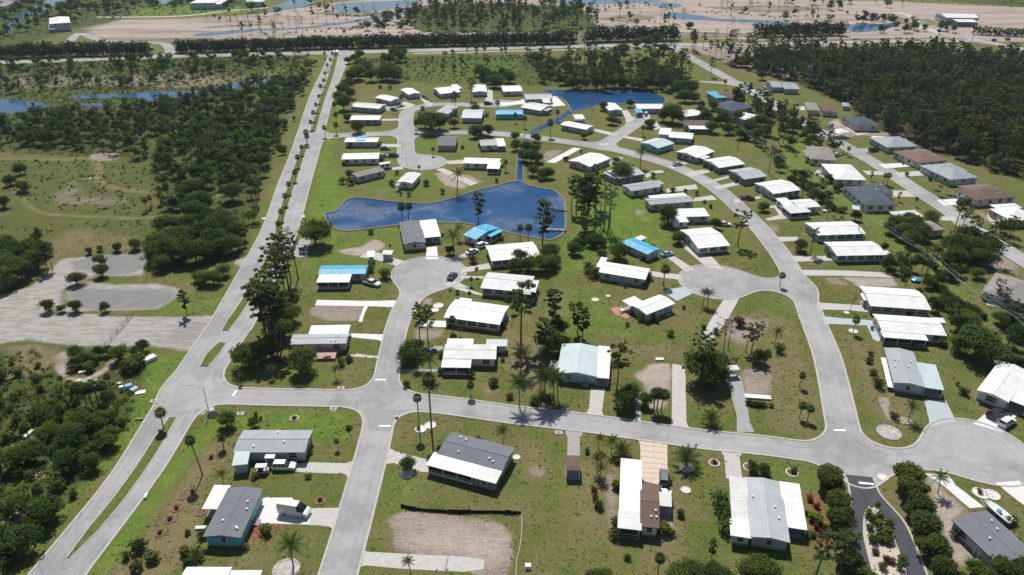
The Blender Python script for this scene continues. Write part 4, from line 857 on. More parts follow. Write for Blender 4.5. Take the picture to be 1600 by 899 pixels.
H('square white roofed home beside a lone shade tree, along the north street', 'the square white home', [('b 1130,590 1262,577 1250,538', 'g', 'W', 'g', 'n'), ('b 1255,555 1275,555 1272,530', 's', 'W', 'w', 'q', 2.4)])
H('compact white gabled home with a looping white drive', 'the compact white home', [('b 1355,578 1445,574 1436,532', 'x', 'W', 'b', 'n')])
H('white gabled home nearest the corner of the north street', 'the gabled corner home', [('b 955,594 1028,582 975,550', 'x', 'W', 'b', 'n')])
H('white roofed home with a boat beside it near the boulevard', 'the home with the boat', [('b 750,612 848,635 900,613', 'g', 'W', 'b', 'n')])
H('long grey white home nearest the boulevard on the north street', 'the long grey white home', [('b 604,668 788,682 800,652', 'g', 'V', 'g', 'n')])
H('long white roofed home with a grey front, mid way down the north street', 'the long grey fronted home', [('b 595,750 782,750 780,722', 'g', 'W', 'b', 'b')])
H('white home with a blue patch on the roof and cluttered yard', 'the blue patched cluttered home', [('b 560,888 768,888 765,860', 'g', 'W', 'b', 'n'), ('b 628,880 690,880 690,855', 's', 'B', 'b', 'o', 3.0)])
H('grey roofed home turned across the slope behind the broad oak', 'the grey home behind the oak', [('b 1115,706 1200,714 1186,660', 'x', 'M', 'b', 'n')])
H('white and teal roofed home half covered by a tree, along the north street', 'the white and teal home', [('b 1283,735 1410,742 1426,688', 'g', 'A', 'b', 'n')])
H('home with pink walls and grey gabled roof', 'the pink walled home', [('f 1130,12 1248,10 1262,-48', 'g', 'G', 'o', 'n')])
H('white roofed home behind the pink walled one', 'the pale home behind the pink one', [('f 1402,12 1510,8 1500,-28', 'g', 'M', 'w', 'n'), ('f 1515,14 1560,14 1550,-30', 's', 'W', 'w', 'o', 2.5)])
H('long white roofed home with neat white walls, nearest the boulevard verge', 'the long white home at the verge', [('f 540,97 773,92 770,55', 'g', 'W', 'w', 'n')])
H('brown grey roofed home with cream walls, beside the parked trailer', 'the brown grey home with the trailer', [('f 628,210 802,168 770,145', 'g', 'C', 'c', 'n')])
H('half grey half white gabled home above the lake', 'the half grey half white home', [('f 880,238 975,250 1032,188', 'x', 'V', 'w', 'n'), ('f 862,258 885,262 945,185', 's', 'M', 'w', 'o', 2.4)])
H('white roofed home with a screened corner porch, nearest the lake inlet', 'the white home at the lake inlet', [('f 1290,120 1520,127 1532,92', 'g', 'W', 'w', 'n'), ('f 1440,153 1520,158 1532,122', 's', 'W', 'w', 'c', 2.5)])
# beyond the highway
H('two storey house with a white hip roof on the marsh beyond the highway', 'the two storey marsh house', [('a 308,150 440,142 432,106', 'h', 'W', 'b', 'n', 6.5), ('a 290,180 330,190 320,150', 's', 'T', 'w', 'o', 3)])
H('pale blue house with white roofs at the top of the picture', 'the pale blue waterside house', [('a 1215,20 1372,18 1355,-4', 'h', 'W', 'b', 'n', 6), ('a 1300,28 1375,26 1360,0', 'h', 'W', 'b', 'n', 4.5)])
H('long white roofed storage barn beyond the highway', 'the storage barn', [('d 1082,110 1292,113 1280,88', 'g', 'W', 'g', 'n', 5.5), ('d 1160,137 1293,139 1288,118', 's', 'W', 'k', 'o', 4)], 'barn', 'barn')
H('far green roofed house at the corner canal', 'the corner canal house', [('a 20,12 110,2 60,-14', 'h', 'C', 'b', 'n', 4)])
H('grey waterside house at the very corner of the picture', 'the corner waterside house', [('a -40,44 38,40 20,14', 'h', 'C', 'b', 'n', 4)])
H('small pale house beside the far river bend', 'the river bend house', [('a 1545,14 1660,12 1640,-8', 'h', 'A', 'b', 'n', 5)])
# sheds and small shelters
H('small pale shed with white flat roof, beside the light grey shingle home', 'the pale shed', [('m 1450,205 1546,208 1566,117', 's', 'A', 'b', 'q', 2.6)], 'shed', 'shed')
H('grey shed with tilted white lid, second on the dirt track by the street end', 'the tilted white shed', [('f 788,690 850,694 855,668', 's', 'V', 'g', 'q', 2.3)], 'shed', 'shed')
H('narrow white shed, first on the dirt track by the street end', 'the narrow white shed', [('f 696,706 742,708 740,672', 's', 'W', 'g', 'q', 2.4)], 'shed', 'shed')
H('little grey carport at the top of a cracked drive', 'the little grey carport', [('k 1340,520 1418,512 1412,482', 's', 'V', 'g', 'o', 2.3)], 'carport', 'carport')
H('small pointed garden roof on posts beside the slate house', 'the pointed garden roof', [('d 420,840 495,828 482,800', 'h', 'W', 'c', 'o', 2.8)], 'gazebo', 'gazebo')
H('little turquoise shed against the tall hedge', 'the turquoise shed', [('h 528,410 575,412 572,388', 's', 'A', 's', 'q', 2.0)], 'shed', 'shed')
H('small brown hip roofed shelter standing alone at the end of a short drive', 'the brown shelter', [('o 335,232 432,252 425,156', 'h', 'N', 'n', 'o', 2.5)], 'gazebo', 'gazebo')
H('small grey shed in the corner of the forest lot', 'the forest lot shed', [('d 468,668 512,664 505,640', 'h', 'T', 'b', 'q', 2.2)], 'shed', 'shed')
H('white topped hut at the end of the boulevard median', 'the median hut', [('b 485,324 515,324 513,314', 's', 'W', 'w', 'q', 2.4)], 'hut', 'hut')
# ================================================================ TREES AND PLANTS
def leafmat(name, dark, mid, light, transl=.42, rough=.6):
    t = NT(name); oi = t.n('ShaderNodeObjectInfo')
    f = t.math('ADD', t.math('MULTIPLY', t.attr('tint'), .75), t.math('MULTIPLY', oi.outputs['Random'], .25))
    c = t.ramp(f, [(.1, dark), (.5, mid), (.95, light)])
    c = t.mix(.8, c, t.ramp(t.math('FRACT', t.math('MULTIPLY', oi.outputs['Random'], 7.13)), [(0, (.78, .86, .85)), (.5, (1, 1, 1)), (.8, (1.25, 1.12, .85)), (1, (1.5, 1.25, .9))]), 'MULTIPLY')
    c = t.mix(.6, c, t.ramp(t.noise(t.geo(), .13, 2, .5), [(.4, (.72, .8, .8)), (.6, (1.25, 1.15, .95))]), 'MULTIPLY'); t.fin(c, .8, .06)
    tr = t.n('ShaderNodeBsdfTranslucent'); t.l(t.mix(1.0, c, (.9, 1.0, .5), 'MULTIPLY'), tr.inputs[0])
    mx = t.n('ShaderNodeMixShader'); mx.inputs[0].default_value = transl; t.l(t.b.outputs[0], mx.inputs[1]); t.l(tr.outputs[0], mx.inputs[2]); t.l(mx.outputs[0], t.out.inputs[0])
    M[name] = t.m; return t.m
leafmat('leaf_oak', (.038, .064, .018), (.080, .130, .036), (.155, .205, .062))
leafmat('leaf_pine', (.044, .068, .026), (.088, .124, .044), (.165, .195, .078), .3)
leafmat('leaf_dry', (.05, .045, .03), (.09, .08, .05), (.16, .14, .10), .1)
leafmat('leaf_palm', (.038, .062, .020), (.074, .110, .034), (.16, .19, .07), .3, .5)
leafmat('leaf_scrub', (.046, .070, .020), (.085, .120, .034), (.17, .20, .075))
leafmat('leaf_hedge', (.030, .050, .020), (.052, .082, .030), (.095, .13, .05))
leafmat('leaf_lime', (.06, .09, .015), (.12, .16, .03), (.22, .26, .06))
leafmat('leaf_red', (.08, .035, .02), (.16, .07, .04), (.26, .13, .07))
plain('bark', (.13, .10, .08), .95, .1, .2, 3); plain('bark_grey', (.24, .22, .20), .95, .1, .15, 3); plain('palm_bark', (.25, .22, .18), .95, .1, .15, 4)
def cloud(r, cen, rad, n, size, flat=.0, squash=.8, tint0=None):
    """n leaf quads scattered through a blob: (verts 4n x 3, tint 4n)"""
    d = r.normal(size=(n, 3)); d /= np.linalg.norm(d, axis=1)[:, None]
    q = d * (r.random((n, 1)) ** .45); p = np.array(cen) + q * np.array([rad, rad, rad * squash])
    nrm = d * .55 + r.normal(size=(n, 3)) * .5; nrm[:, 2] += flat + .35; nrm /= np.linalg.norm(nrm, axis=1)[:, None]
    h = np.cross(nrm, r.normal(size=(n, 3))); h /= np.linalg.norm(h, axis=1)[:, None]; k = np.cross(nrm, h)
    s = size * (.6 + .8 * r.random((n, 1)))
    V = np.stack([p - h * s * .5 - k * s * .32, p + h * s * .5 - k * s * .32, p + h * s * .38 + k * s * .4, p - h * s * .42 + k * s * .34], 1).reshape(-1, 3)
    t0 = r.random() if tint0 is None else tint0
    tint = np.repeat(np.clip(t0 * .5 + .5 * r.random(n), 0, 1), 4)
    return V, tint
def leafmesh(name, parts, mat):
    V = np.concatenate([p[0] for p in parts]); T_ = np.concatenate([p[1] for p in parts]); n = len(V) // 4
    return fastmesh(name, V, np.arange(n * 4).reshape(-1, 4), [M[mat]], {'tint': T_})
def mk_oak(seed, h=7.0, wide=.62, dens=1.0, mat='leaf_oak', clipped=False, lobes=16, size=.34, bark='bark'):
    r = np.random.default_rng(seed); R_ = h * wide; parts = []; tr = MB()
    base = h * (.18 if not clipped else .12)
    tr.tube([(0, 0, -.2), (.05 * h * r.normal() * .3, 0, base), (0, 0, h * .5)], [h * .045, h * .035, h * .015], 7)
    for i in range(lobes):
        a = 6.283 * i / lobes * 2.4 + r.random(); rr = R_ * (.25 + .5 * r.random()) * (.85 if i % 3 else .45); zz = h * (.34 + .38 * r.random()) if not clipped else h * (.3 + .4 * r.random())
        if i % 3 == 0: zz = h * (.6 + .16 * r.random())
        c_ = (rr * math.cos(a), rr * math.sin(a), zz); rad = R_ * (.36 + .18 * r.random()) * (1.05 if clipped else 1)
        parts.append(cloud(r, c_, rad, int(250 * dens), size, .3, .72)); tr.tube([(0, 0, base), (c_[0] * .5, c_[1] * .5, (base + zz) * .5), c_], [h * .02, h * .013, h * .004], 4, cap=False)
    return tr.mesh('trunk', [M[bark]]), leafmesh('crown', parts, mat)
def mk_pine(seed, h=15.0, mat='leaf_pine', dens=1.0, spread=.17, lean=.05, low=.5, bark='bark', n=26, size=.34):
    r = np.random.default_rng(seed); tr = MB(); parts = []
    lx, ly = r.normal() * lean * h, r.normal() * lean * h
    ax = lambda f: (lx * f * f, ly * f * f, h * f)
    tr.tube([ax(0)] + [ax(f) for f in (.25, .5, .75, 1)], [h * .016, h * .0135, h * .011, h * .008, h * .002], 6)
    for i in range(n):
        f = low + (1 - low) * (i + .5) / n; a = r.random() * 6.283; L = h * spread * (1.15 - abs(f - .78) * 1.6) * (.6 + .7 * r.random())
        p0 = ax(f); p1 = (p0[0] + L * math.cos(a), p0[1] + L * math.sin(a), p0[2] + L * (.05 + .4 * r.random()))
        tr.tube([p0, p1], [h * .005, h * .0015], 4, cap=False)
        if dens > 0: parts.append(cloud(r, p1, h * (.032 + .028 * r.random()), int(56 * dens), size, .5, .5)); parts.append(cloud(r, [(p0[j] + 1.1 * p1[j]) / 2 if j < 2 else (p0[2] + p1[2]) / 2 for j in range(3)], h * .026, int(24 * dens), size, .5, .5))
    if dens > 0: parts.append(cloud(r, ax(.99), h * .06, int(90 * dens), size, .4, .7))
    return tr.mesh('trunk', [M[bark]]), (leafmesh('crown', parts, mat) if parts else None)
def frondmesh(kind, L):
    """one palm frond along +X, drooping; fan or feather"""
    V, F = [], []
    def quad(a, b, c_, d): k = len(V); V.extend([a, b, c_, d]); F.append((k, k + 1, k + 2, k + 3))
    if kind == 'fan':
        quad((0, -.03, 0), (L * .36, -.025, .04 * L), (L * .36, .025, .04 * L), (0, .03, 0))
        for j in range(9):
            a = R(-76 + 19 * j); b = R(9); r0, r1 = L * .05, L * (.64 - .16 * abs(j - 4) / 4)
            c0 = (L * .36, 0, .04 * L); P_ = lambda an, q, dz: (c0[0] + q * math.cos(an), c0[1] + q * math.sin(an), c0[2] + dz)
            quad(P_(a - b, r0, 0), P_(a - b * .9, r1 * .6, -.02), P_(a, r1, -.16 * L), P_(a + b * .9, r1 * .6, .015))
    else:
        N = 9; z = lambda s: L * (.42 * s - .75 * s * s)
        for j in range(N):
            s0, s1 = j / N, (j + 1) / N; quad((L * s0 * .92, -.03, z(s0)), (L * s1 * .92, -.025, z(s1)), (L * s1 * .92, .025, z(s1)), (L * s0 * .92, .03, z(s0)))
            if j == 0: continue
            w_ = L * .17 * math.sin(math.pi * (.12 + .83 * s0)); st = L / N * .33
            for sg in (-1, 1):
                for q in (0, .5):
                    s = s0 + q / N; x = L * s * .92
                    quad((x, 0, z(s)), (x + st, 0, z(s) - .01), (x + st * 1.9, sg * w_, z(s) - .35 * w_), (x + st * 1.1, sg * w_ * .95, z(s) - .32 * w_))
    return V, F
def mk_palm(seed, h, kind, n, L, thick=.16, lean=0.0, separate=False):
    r = np.random.default_rng(seed); tr = MB(); lx, ly = lean * h * r.choice((-1, 1)), lean * h * r.normal() * .5
    ax = lambda f: (lx * f ** 1.6, ly * f ** 1.6, h * f)
    tr.tube([ax(f) for f in (0, .04, .3, .6, .9, 1)], [thick * 1.5, thick * 1.1, thick, thick * .95, thick, thick * .8], 8)
    FV, FF = frondmesh(kind, L); FV = np.array(FV); mats_, Vs, Ts, k = [], [], [], 0
    for i in range(n):
        az = i * 2.399; f = (i + .5) / n; el = (R(84) - R(135) * f ** .9) if kind == 'fan' else (R(62) - R(72) * f)
        m = Matrix.Rotation(az, 4, 'Z') @ Matrix.Rotation(-el, 4, 'Y'); mats_.append((m, ax(1)))
        W = np.array(m.to_3x3()) @ FV.T; Vs.append(W.T + np.array(ax(1))); Ts.append(np.full(len(FV), np.clip(.55 - .5 * f + .35 * r.random(), 0, 1)))
    fr = fastmesh('frond', FV, np.array(FF), [M['leaf_palm']], {'tint': np.full(len(FV), .4)})
    crown = fastmesh('crown', np.concatenate(Vs), np.concatenate([np.array(FF) + i * len(FV) for i in range(n)]), [M['leaf_palm']], {'tint': np.concatenate(Ts)})
    return tr.mesh('trunk', [M['palm_bark']]), crown, fr, mats_
def mk_shrub(seed, h=1.8, mat='leaf_scrub', n=160, size=.24):
    r = np.random.default_rng(seed); parts = []; tr = MB()
    for i in range(5):
        a = r.random() * 6.28; c_ = (h * .38 * math.cos(a) * r.random(), h * .38 * math.sin(a) * r.random(), h * (.4 + .2 * r.random()))
        parts.append(cloud(r, c_, h * .42, n // 5 * 2, size, .3, .85)); tr.tube([(0, 0, -.05), c_], [h * .03, h * .01], 4, cap=False)
    return tr.mesh('stem', [M['bark']]), leafmesh('foliage', parts, mat)
KIND = {
 'oak': dict(m=[mk_oak(i, 7, .56 + .05 * i) for i in range(4)], h=7, name='broadleaf_tree', cat='tree', noun='broadleaf tree', adj=['bushy dark green', 'rounded leafy', 'dense deep green']),
 'clip': dict(m=[mk_oak(20 + i, 4, .56, 1.4, 'leaf_scrub', True, 15, .22) for i in range(3)], h=4, name='clipped_tree', cat='tree', noun='clipped ball tree', adj=['round dense', 'neatly rounded']),
 'pine': dict(m=[mk_pine(40 + i, 15, lean=.035) for i in range(5)], h=15, name='pine_tree', cat='pine tree', noun='slender pine', adj=['tall', 'thin open crowned']),
 'dpine': dict(m=[mk_pine(60 + i, 15, 'leaf_dry', .22, .15, .05, .55, 'bark_grey', 13) for i in range(3)], h=15, name='dying_pine', cat='pine tree', noun='nearly bare pine', adj=['grey', 'dying']),
 'spine': dict(m=[mk_pine(70 + i, 12, 'leaf_pine', 1.3, .17, .06, .28, 'bark', 34) for i in range(3)], h=12, name='shaggy_pine', cat='pine tree', noun='shaggy pine', adj=['dark', 'ragged']),
 'sabal': dict(m=[mk_palm(80 + i, 5.5, 'fan', 34, 1.9, .17, .03 * i) for i in range(3)], h=7.0, name='cabbage_palm', cat='palm tree', noun='fan palm', adj=['round headed', 'mop headed']),
 'fan': dict(m=[mk_palm(90 + i, 12, 'fan', 30, 1.7, .17, .06 * i) for i in range(2)], h=13, name='tall_fan_palm', cat='palm tree', noun='fan palm on a bare slim trunk', adj=['very tall']),
 'queen': dict(m=[mk_palm(100 + i, 5.5, 'feather', 19, 2.9, .14, .04 * i) for i in range(3)], h=7.0, name='feather_palm', cat='palm tree', noun='feather palm', adj=['arching', 'drooping']),
 'date': dict(m=[mk_palm(110, 1.6, 'feather', 24, 3.1, .3)], h=3.2, name='date_palm', cat='palm tree', noun='low date palm', adj=['wide spreading']),
 'shrub': dict(m=[mk_shrub(120 + i, 1.8) for i in range(3)], h=1.8, name='shrub', cat='shrub', noun='shrub', adj=['low green', 'rounded']),
 'dshrub': dict(m=[mk_shrub(130 + i, 1.8, 'leaf_oak', 110) for i in range(3)], h=1.8, name='dark_shrub', cat='shrub', noun='shrub', adj=['dark leafy', 'dense dark']),
 'lime': dict(m=[mk_shrub(140, 1.4, 'leaf_lime')], h=1.4, name='lime_shrub', cat='shrub', noun='yellow green shrub', adj=['bright']),
 'red': dict(m=[mk_shrub(141, 1.6, 'leaf_red')], h=1.6, name='red_shrub', cat='shrub', noun='red leaved shrub', adj=['rusty', 'small']),
}
def plant(kind, x, y, h, rot=None, label=None, group=None, fronds=False):
    K = KIND[kind]; i = random.randrange(len(K['m'])); mm = K['m'][i]; s = h / K['h']
    o = thing(K['name'], label or '', K['cat'], (x, y, 0), random.uniform(0, 6.28) if rot is None else rot, group); o.scale = (s * random.uniform(.92, 1.1),) * 2 + (s,)
    sh = kind in ('shrub', 'dshrub', 'lime', 'red')
    obj('stem' if sh else 'trunk', mm[0], o)
    if fronds and len(mm) == 4:
        for m, p in mm[3]:
            f = obj('frond', mm[2], o); f.matrix_basis = Matrix.Translation(p) @ m
    elif mm[1] is not None: obj('foliage' if sh else 'crown', mm[1], o)
    return o
TREES = []          # hand placed: (kind, x, y, height)
def T_(kind, s, hs, jit=.08):
    pts = G(s); hs = hs if isinstance(hs, (list, tuple)) else [hs]
    for i, (x, y) in enumerate(pts): TREES.append((kind, x, y, hs[i % len(hs)] * random.uniform(1 - jit, 1 + jit)))
# bottom row
T_('fan', 'm 1265,270', 10.5); T_('dshrub', 'm 890,740 800,790 1180,640 1180,830 1240,790 1530,730', [3.2, 1.6, 1.4, 1.6, 2.8, 1.6]); T_('lime', 'm 870,850 1160,760 950,800', 2.2)
T_('sabal', 'm 880,900 1400,100', [4, 3.5]); T_('queen', 'm 1400,110 1400,330 1240,850', [3.5, 3.2, 4]); T_('red', 'm 1320,165 1105,480 1065,550 1000,635 1205,375', .8)
T_('sabal', 'n 515,110', 2.6); T_('oak', 'n 945,235', 3.4); T_('queen', 'n 235,850 965,880', [6.5, 3.4]); T_('queen', 'n 1545,85', 5); T_('shrub', 'n 325,290 0,290', [1.2, 1.6]); T_('red', 'n 400,430', .8)
T_('fan', 'j 1022,890', 10); T_('fan', 'n 1098,-2', 15); T_('queen', 'o 620,130 530,250 540,100 550,300', [4, 4.5, 3.5, 4]); T_('date', 'o 690,140 1086,212', [2.6, 3.6]); T_('shrub', 'o 655,190 470,130', 1.3)
T_('lime', 'o 645,350 950,620', [2.2, 2.4]); T_('red', 'o 512,370 520,420 540,470', 1.4); T_('dshrub', 'o 530,470 545,490 640,590 650,660 960,640 1000,650', [1.6, 1.6, 2.4, 2.2, 2.2, 1.6])
T_('spine', 'o 1245,790', 4.5); T_('dshrub', 'o 720,800 990,320', [1.2, 1.3]); T_('sabal', 'o 910,880', 4.5); T_('oak', 'o 1040,940 1110,910 1170,960 1240,920 1290,960 1490,920 1540,890 1585,930 1500,960', [4, 4.2, 4, 4, 4, 4.6, 4.6, 4.6, 4]); T_('oak', 'o 500,950 560,940', 3)
T_('dshrub', 'o 1310,490 1320,550 1325,620 1300,450', 3.0); T_('sabal', 'o 1480,235 1500,250', 2.6); T_('oak', 'o 1505,255 1570,262', 2.6); T_('red', 'o 1265,195', .9); T_('dshrub', 'p 155,250', 1.5)
T_('clip', 'p 365,345 410,400 425,490 445,610 500,860 610,1010', [5.4, 4.2, 5, 5.4, 5, 5]); T_('clip', 'p 845,345 885,430 930,530 960,650 1020,780 1070,910', [6.4, 6.2, 6, 5.6, 5.4, 5])
T_('queen', 'p 1060,385', 5); T_('shrub', 'p 1510,570 1320,380', [1.8, 1.2]); T_('lime', 'p 310,560 270,550', 2.0); T_('red', 'p 260,430 300,470 300,600 330,640 280,650 350,600', 1.2); T_('pine', 'p 290,930 440,920', [11, 10])
T_('oak', 'p 1290,900 1350,950 1440,900 1520,920 1580,890 1200,960', [3.6, 4, 4.6, 4.2, 4, 3])
T_('sabal', 'p 672,500', 2.6); T_('lime', 'p 640,610 700,690 740,700 690,590 745,630', 1.5); T_('shrub', 'p 660,560 730,670 640,680 660,690 700,540', 1.6); T_('dshrub', 'p 700,650 740,580 630,530 760,700 710,850 820,860 830,800', 1.8); T_('red', 'p 740,810 770,820 670,760', 1.3)
# corner lots
T_('oak', 'j 300,520', 7.5); T_('queen', 'j 105,560 500,570', 3.6); T_('shrub', 'j 150,470 440,450 580,440 235,225', 1.4); T_('dshrub', 'j 530,480 590,460', [2.4, 2]); T_('oak', 'i 1560,490', 6.5)
T_('oak', 'i 1420,870 1590,870', [4, 3]); T_('spine', 'i 1510,600', 3.4)
T_('pine', 'j 1025,350 1075,340', [12, 9.5]); T_('oak', 'j 950,470 975,430', [5.5, 5]); T_('queen', 'j 1010,500 1100,560', [5, 6.5]); T_('sabal', 'j 1230,275 1275,300 1335,75', [4.8, 2.6, 3]); T_('dshrub', 'j 1160,540 1345,555 945,620 1260,40 1215,20', [2.2, 2.2, 2, 1.6, 1])
T_('sabal', 'j 1340,680', 4); T_('shrub', 'j 1475,610 1590,690', [2.4, 1.8]); T_('shrub', 'j 240,820 30,820 0,800 580,880 1015,880', [1, 1, 1.2, 1.2, 1])
T_('pine', '@ 814,539', 17); T_('spine', '@ 852,556 864,520', [11, 13]); T_('oak', '@ 873,525 856,548', [6, 6.5]); T_('spine', '@ 910,530 902,522', 9); T_('queen', 'k 45,735 55,540', [8.5, 8])
T_('queen', 'k 170,715 205,700 262,690 285,690', [8.5, 8, 7.5, 7]); T_('dshrub', 'k 135,720 190,690 230,700', 2.4); T_('pine', 'k 655,640', 13); T_('oak', 'k 700,760 740,700 830,740', [5.5, 5, 4.2]); T_('sabal', 'k 885,770 905,770 930,775', [6.5, 6.5, 6])
T_('pine', 'k 1180,590', [12]); T_('oak', 'k 1195,600 1270,610 1240,560', [9, 6, 7]); T_('dpine', 'k 1320,400 1350,380', 9); T_('pine', 'k 1490,430 1460,400', [10, 8]); T_('oak', 'k 1540,470', 4); T_('date', 'k 1240,850', 3)
T_('queen', 'k 1190,110 1220,120', 5); T_('red', 'k 1420,240', 3); T_('dshrub', 'k 720,235 800,210 985,300 1265,285 1200,260 1070,130', [1.4, 2, 2, 2.2, 1.6, 1.2]); T_('sabal', 'k 800,180', 2.4)
T_('sabal', 'l 195,620 195,815 245,830', [4, 4.5, 4.5]); T_('dshrub', 'l 0,420 60,400 20,745 1060,330 1080,360', [2, 3, 1.2, 3, 2.4]); T_('queen', 'l 40,350 875,830', [4.5, 4.5]); T_('sabal', 'l 530,280', 5); T_('dpine', 'l 515,140', 6)
T_('shrub', 'l 640,420 635,470 650,540 690,620 790,820 830,330', [1.4, 2, 1.6, 2.6, 2, 2]); T_('oak', 'l 1290,450 1180,400', [9, 5]); T_('dshrub', 'l 1480,400', 3)
# centre
T_('oak', 'f 375,635', 9.5); T_('spine', 'f 1390,495', 12); T_('queen', 'f 1257,320', 11); T_('sabal', 'f 915,490 955,470', [7, 6]); T_('queen', 'f 1235,680 1270,600', [7.5, 5]); T_('dshrub', 'f 1350,745 800,840 715,800 720,560 905,320 955,325 1170,310 1500,240', [3, 3.5, 3, 2.4, 1.8, 2.2, 2.4, 2])
T_('oak', 'f 1210,690', 3.4); T_('dshrub', 'f 540,250 600,255 580,215 1070,260 885,190', [3, 3.2, 3.8, 3, 2]); T_('sabal', 'f 1560,170 1020,180 1105,75', [5, 3, 4]); T_('sabal', 'f 1380,830 1345,890', 3)
T_('pine', 'g 440,520 465,530 430,500 480,440 520,400 455,560', [19, 18, 18, 15, 17, 15]); T_('dpine', 'g 575,540 610,530 545,510 600,560', [18, 17, 12, 16]); T_('pine', 'g 400,440 370,430', [14, 13])
T_('shrub', 'g 400,640 440,620 370,660 540,620 570,640 520,600', [4, 3.4, 3, 3.4, 2.6, 3]); T_('oak', 'g 390,690 510,640 660,720 560,720', [4.6, 4.5, 6, 3.6]); T_('dshrub', 'g 480,800 520,830 820,730 700,690 760,860 700,860 850,850', [3.4, 4, 1.6, 2, 3, 3, 2.6])
T_('spine', 'g 190,640', 16); T_('oak', 'g 240,720 180,800 50,740 110,790 220,790 20,790 260,760', [5.5, 6, 4.5, 5, 5, 4, 4.5]); T_('sabal', 'g 50,600 100,600', 5.5); T_('pine', 'g 1410,635', 11.5); T_('oak', 'g 970,500 690,225 1040,620 1265,530', [8.5, 8.5, 4.5, 4.5])
T_('oak', 'g 190,220 220,215 130,200 120,120 70,110 160,120 90,60 30,40 150,60', [5, 5.5, 5, 6, 5, 5, 6, 5, 5]); T_('queen', 'g 800,155', 7.5); T_('sabal', 'g 945,885', 6.5); T_('dshrub', 'g 520,75 640,145 885,210 1005,300 430,55 1085,300 1205,370 1155,320', [2.2, 2.8, 2.6, 2.6, 1.4, 1.6, 1.6, 2])
T_('red', 'g 335,105', 2.4); T_('spine', 'g 520,450', 6); T_('oak', 'g 1565,420 650,120', [4, 3]); T_('lime', 'g 1240,400', 1.6)
T_('pine', 'h 265,690', 9.5); T_('oak', 'h 200,670', 4.5); T_('sabal', 'h 72,890', 4.8); T_('pine', 'h 365,475', 7.5); T_('pine', 'h 990,840 960,800 1080,800 1430,760 1260,640 1200,560 1170,520', [8, 8, 9, 9.5, 10, 10, 10])
T_('oak', 'h 545,480 440,290 500,240 380,240 150,250 250,90 420,300 590,350 700,400 380,330', [4.5, 3.5, 3, 3.6, 4, 3.5, 3, 4, 3.6, 3])
T_('sabal', 'h 495,75 740,260 720,250 920,390', [4.5, 5, 4.5, 3.5]); T_('queen', 'h 1060,320 1110,310 1030,280', [4.5, 5, 4]); T_('spine', 'h 640,230 815,360', 4); T_('dshrub', 'h 830,90 870,200 1020,180 1310,370 1570,430', [3, 2, 2.2, 3, 2])
T_('oak', 'h 840,600 900,560 950,600 880,640 800,540 1010,500 880,520 760,560', [7, 7, 6.5, 6, 6, 5, 6, 5]); T_('oak', 'h 1180,700 1250,720 1310,700 1220,640 1280,760 1350,680 1130,680 1160,760 1330,760', [8, 8.5, 7, 8, 7, 7, 6, 7, 6]); T_('oak', 'h 1060,880 1130,850 1200,830 1000,899 1300,840', [4, 4, 4, 4, 4])
T_('pine', 'l 1420,80 1470,110 1500,250', [7, 6, 8]); T_('oak', 'l 1500,250 1560,260 1450,230 1600,300 1540,320', [5, 5, 4, 5, 5])
# upper part of the estate
T_('oak', 'c 1000,770 1110,180 940,760', [10, 6, 6]); T_('dpine', 'c 500,680', 8); T_('sabal', 'c 240,860 285,760 80,800 20,770', [9, 6, 6, 5]); T_('oak', 'c 625,780 570,690 740,670 870,790 850,800 450,870', [5, 5, 4.5, 4, 4.5, 3]); T_('oak', 'c 20,880 150,890', 5)
T_('oak', 'c 1250,690 1200,760 1300,780 1400,760 1350,840 1480,830 1550,790 1250,830 1430,870 1530,870 1600,760 1580,850 1180,680 1140,640', [6, 6, 6, 6.5, 6, 6, 6, 6, 6, 6, 6, 6, 5, 6])
T_('sabal', 'c 815,850 1330,560 1420,590 1480,600', 5.5); T_('pine', 'c 1050,440 1080,470 1240,480 1110,500 1420,620', [12, 12, 12, 10, 8]); T_('oak', 'c 1410,625 1560,500', 6)
T_('oak', 'b 1100,830 1060,800 1150,810', [11, 9, 8]); T_('oak', 'b 1240,800 1370,860 1450,850 1400,840 640,830', [5.5, 7, 6.5, 5, 7]); T_('pine', 'b 1245,710', 12); T_('oak', 'b 550,690 520,640 590,620 540,600 580,560', [9, 7, 7, 8, 7]); T_('pine', 'b 1345,630', 12)
T_('sabal', 'b 495,710 505,780 505,840 435,860 320,895 910,660 1510,700 1000,830', 6); T_('oak', 'b 575,760 1370,710', [5, 5]); T_('dshrub', 'b 1300,730 1440,730 840,560 1040,690 780,555', 2.6)
T_('oak', 'b 640,500 680,470 720,510 600,510 650,440 820,500 860,510 790,510 830,470 880,480 700,440', [10, 9, 8, 8, 8, 10, 9, 7, 7, 7, 7]); T_('oak', 'b 650,370 620,390 860,370 900,390 920,360 580,400 830,400', [7, 6, 9, 8, 7, 5, 7]); T_('oak', 'b 1500,550 1480,520 1540,490 1430,500 1400,480 1580,520', 8)
T_('sabal', 'b 430,370 330,380 350,480', 5)
T_('pine', 'c 430,560 500,560 560,560 480,470 640,470 680,560 560,430 450,330 780,470 900,470 990,440 940,560 830,400 1000,380 690,430 520,350 780,330 860,330 960,300 620,500', 13)
T_('oak', 'c 380,560 330,530 460,560 530,560 590,550 640,550 700,555 770,560 820,560 280,500 220,470 170,440 150,400 250,440 340,450 870,520 940,520 1000,560 1040,600 1080,640 700,340 780,300 840,290 900,280 680,330 950,340 1010,540 1060,560 1110,600 1020,500', [8, 7, 8, 9, 7])
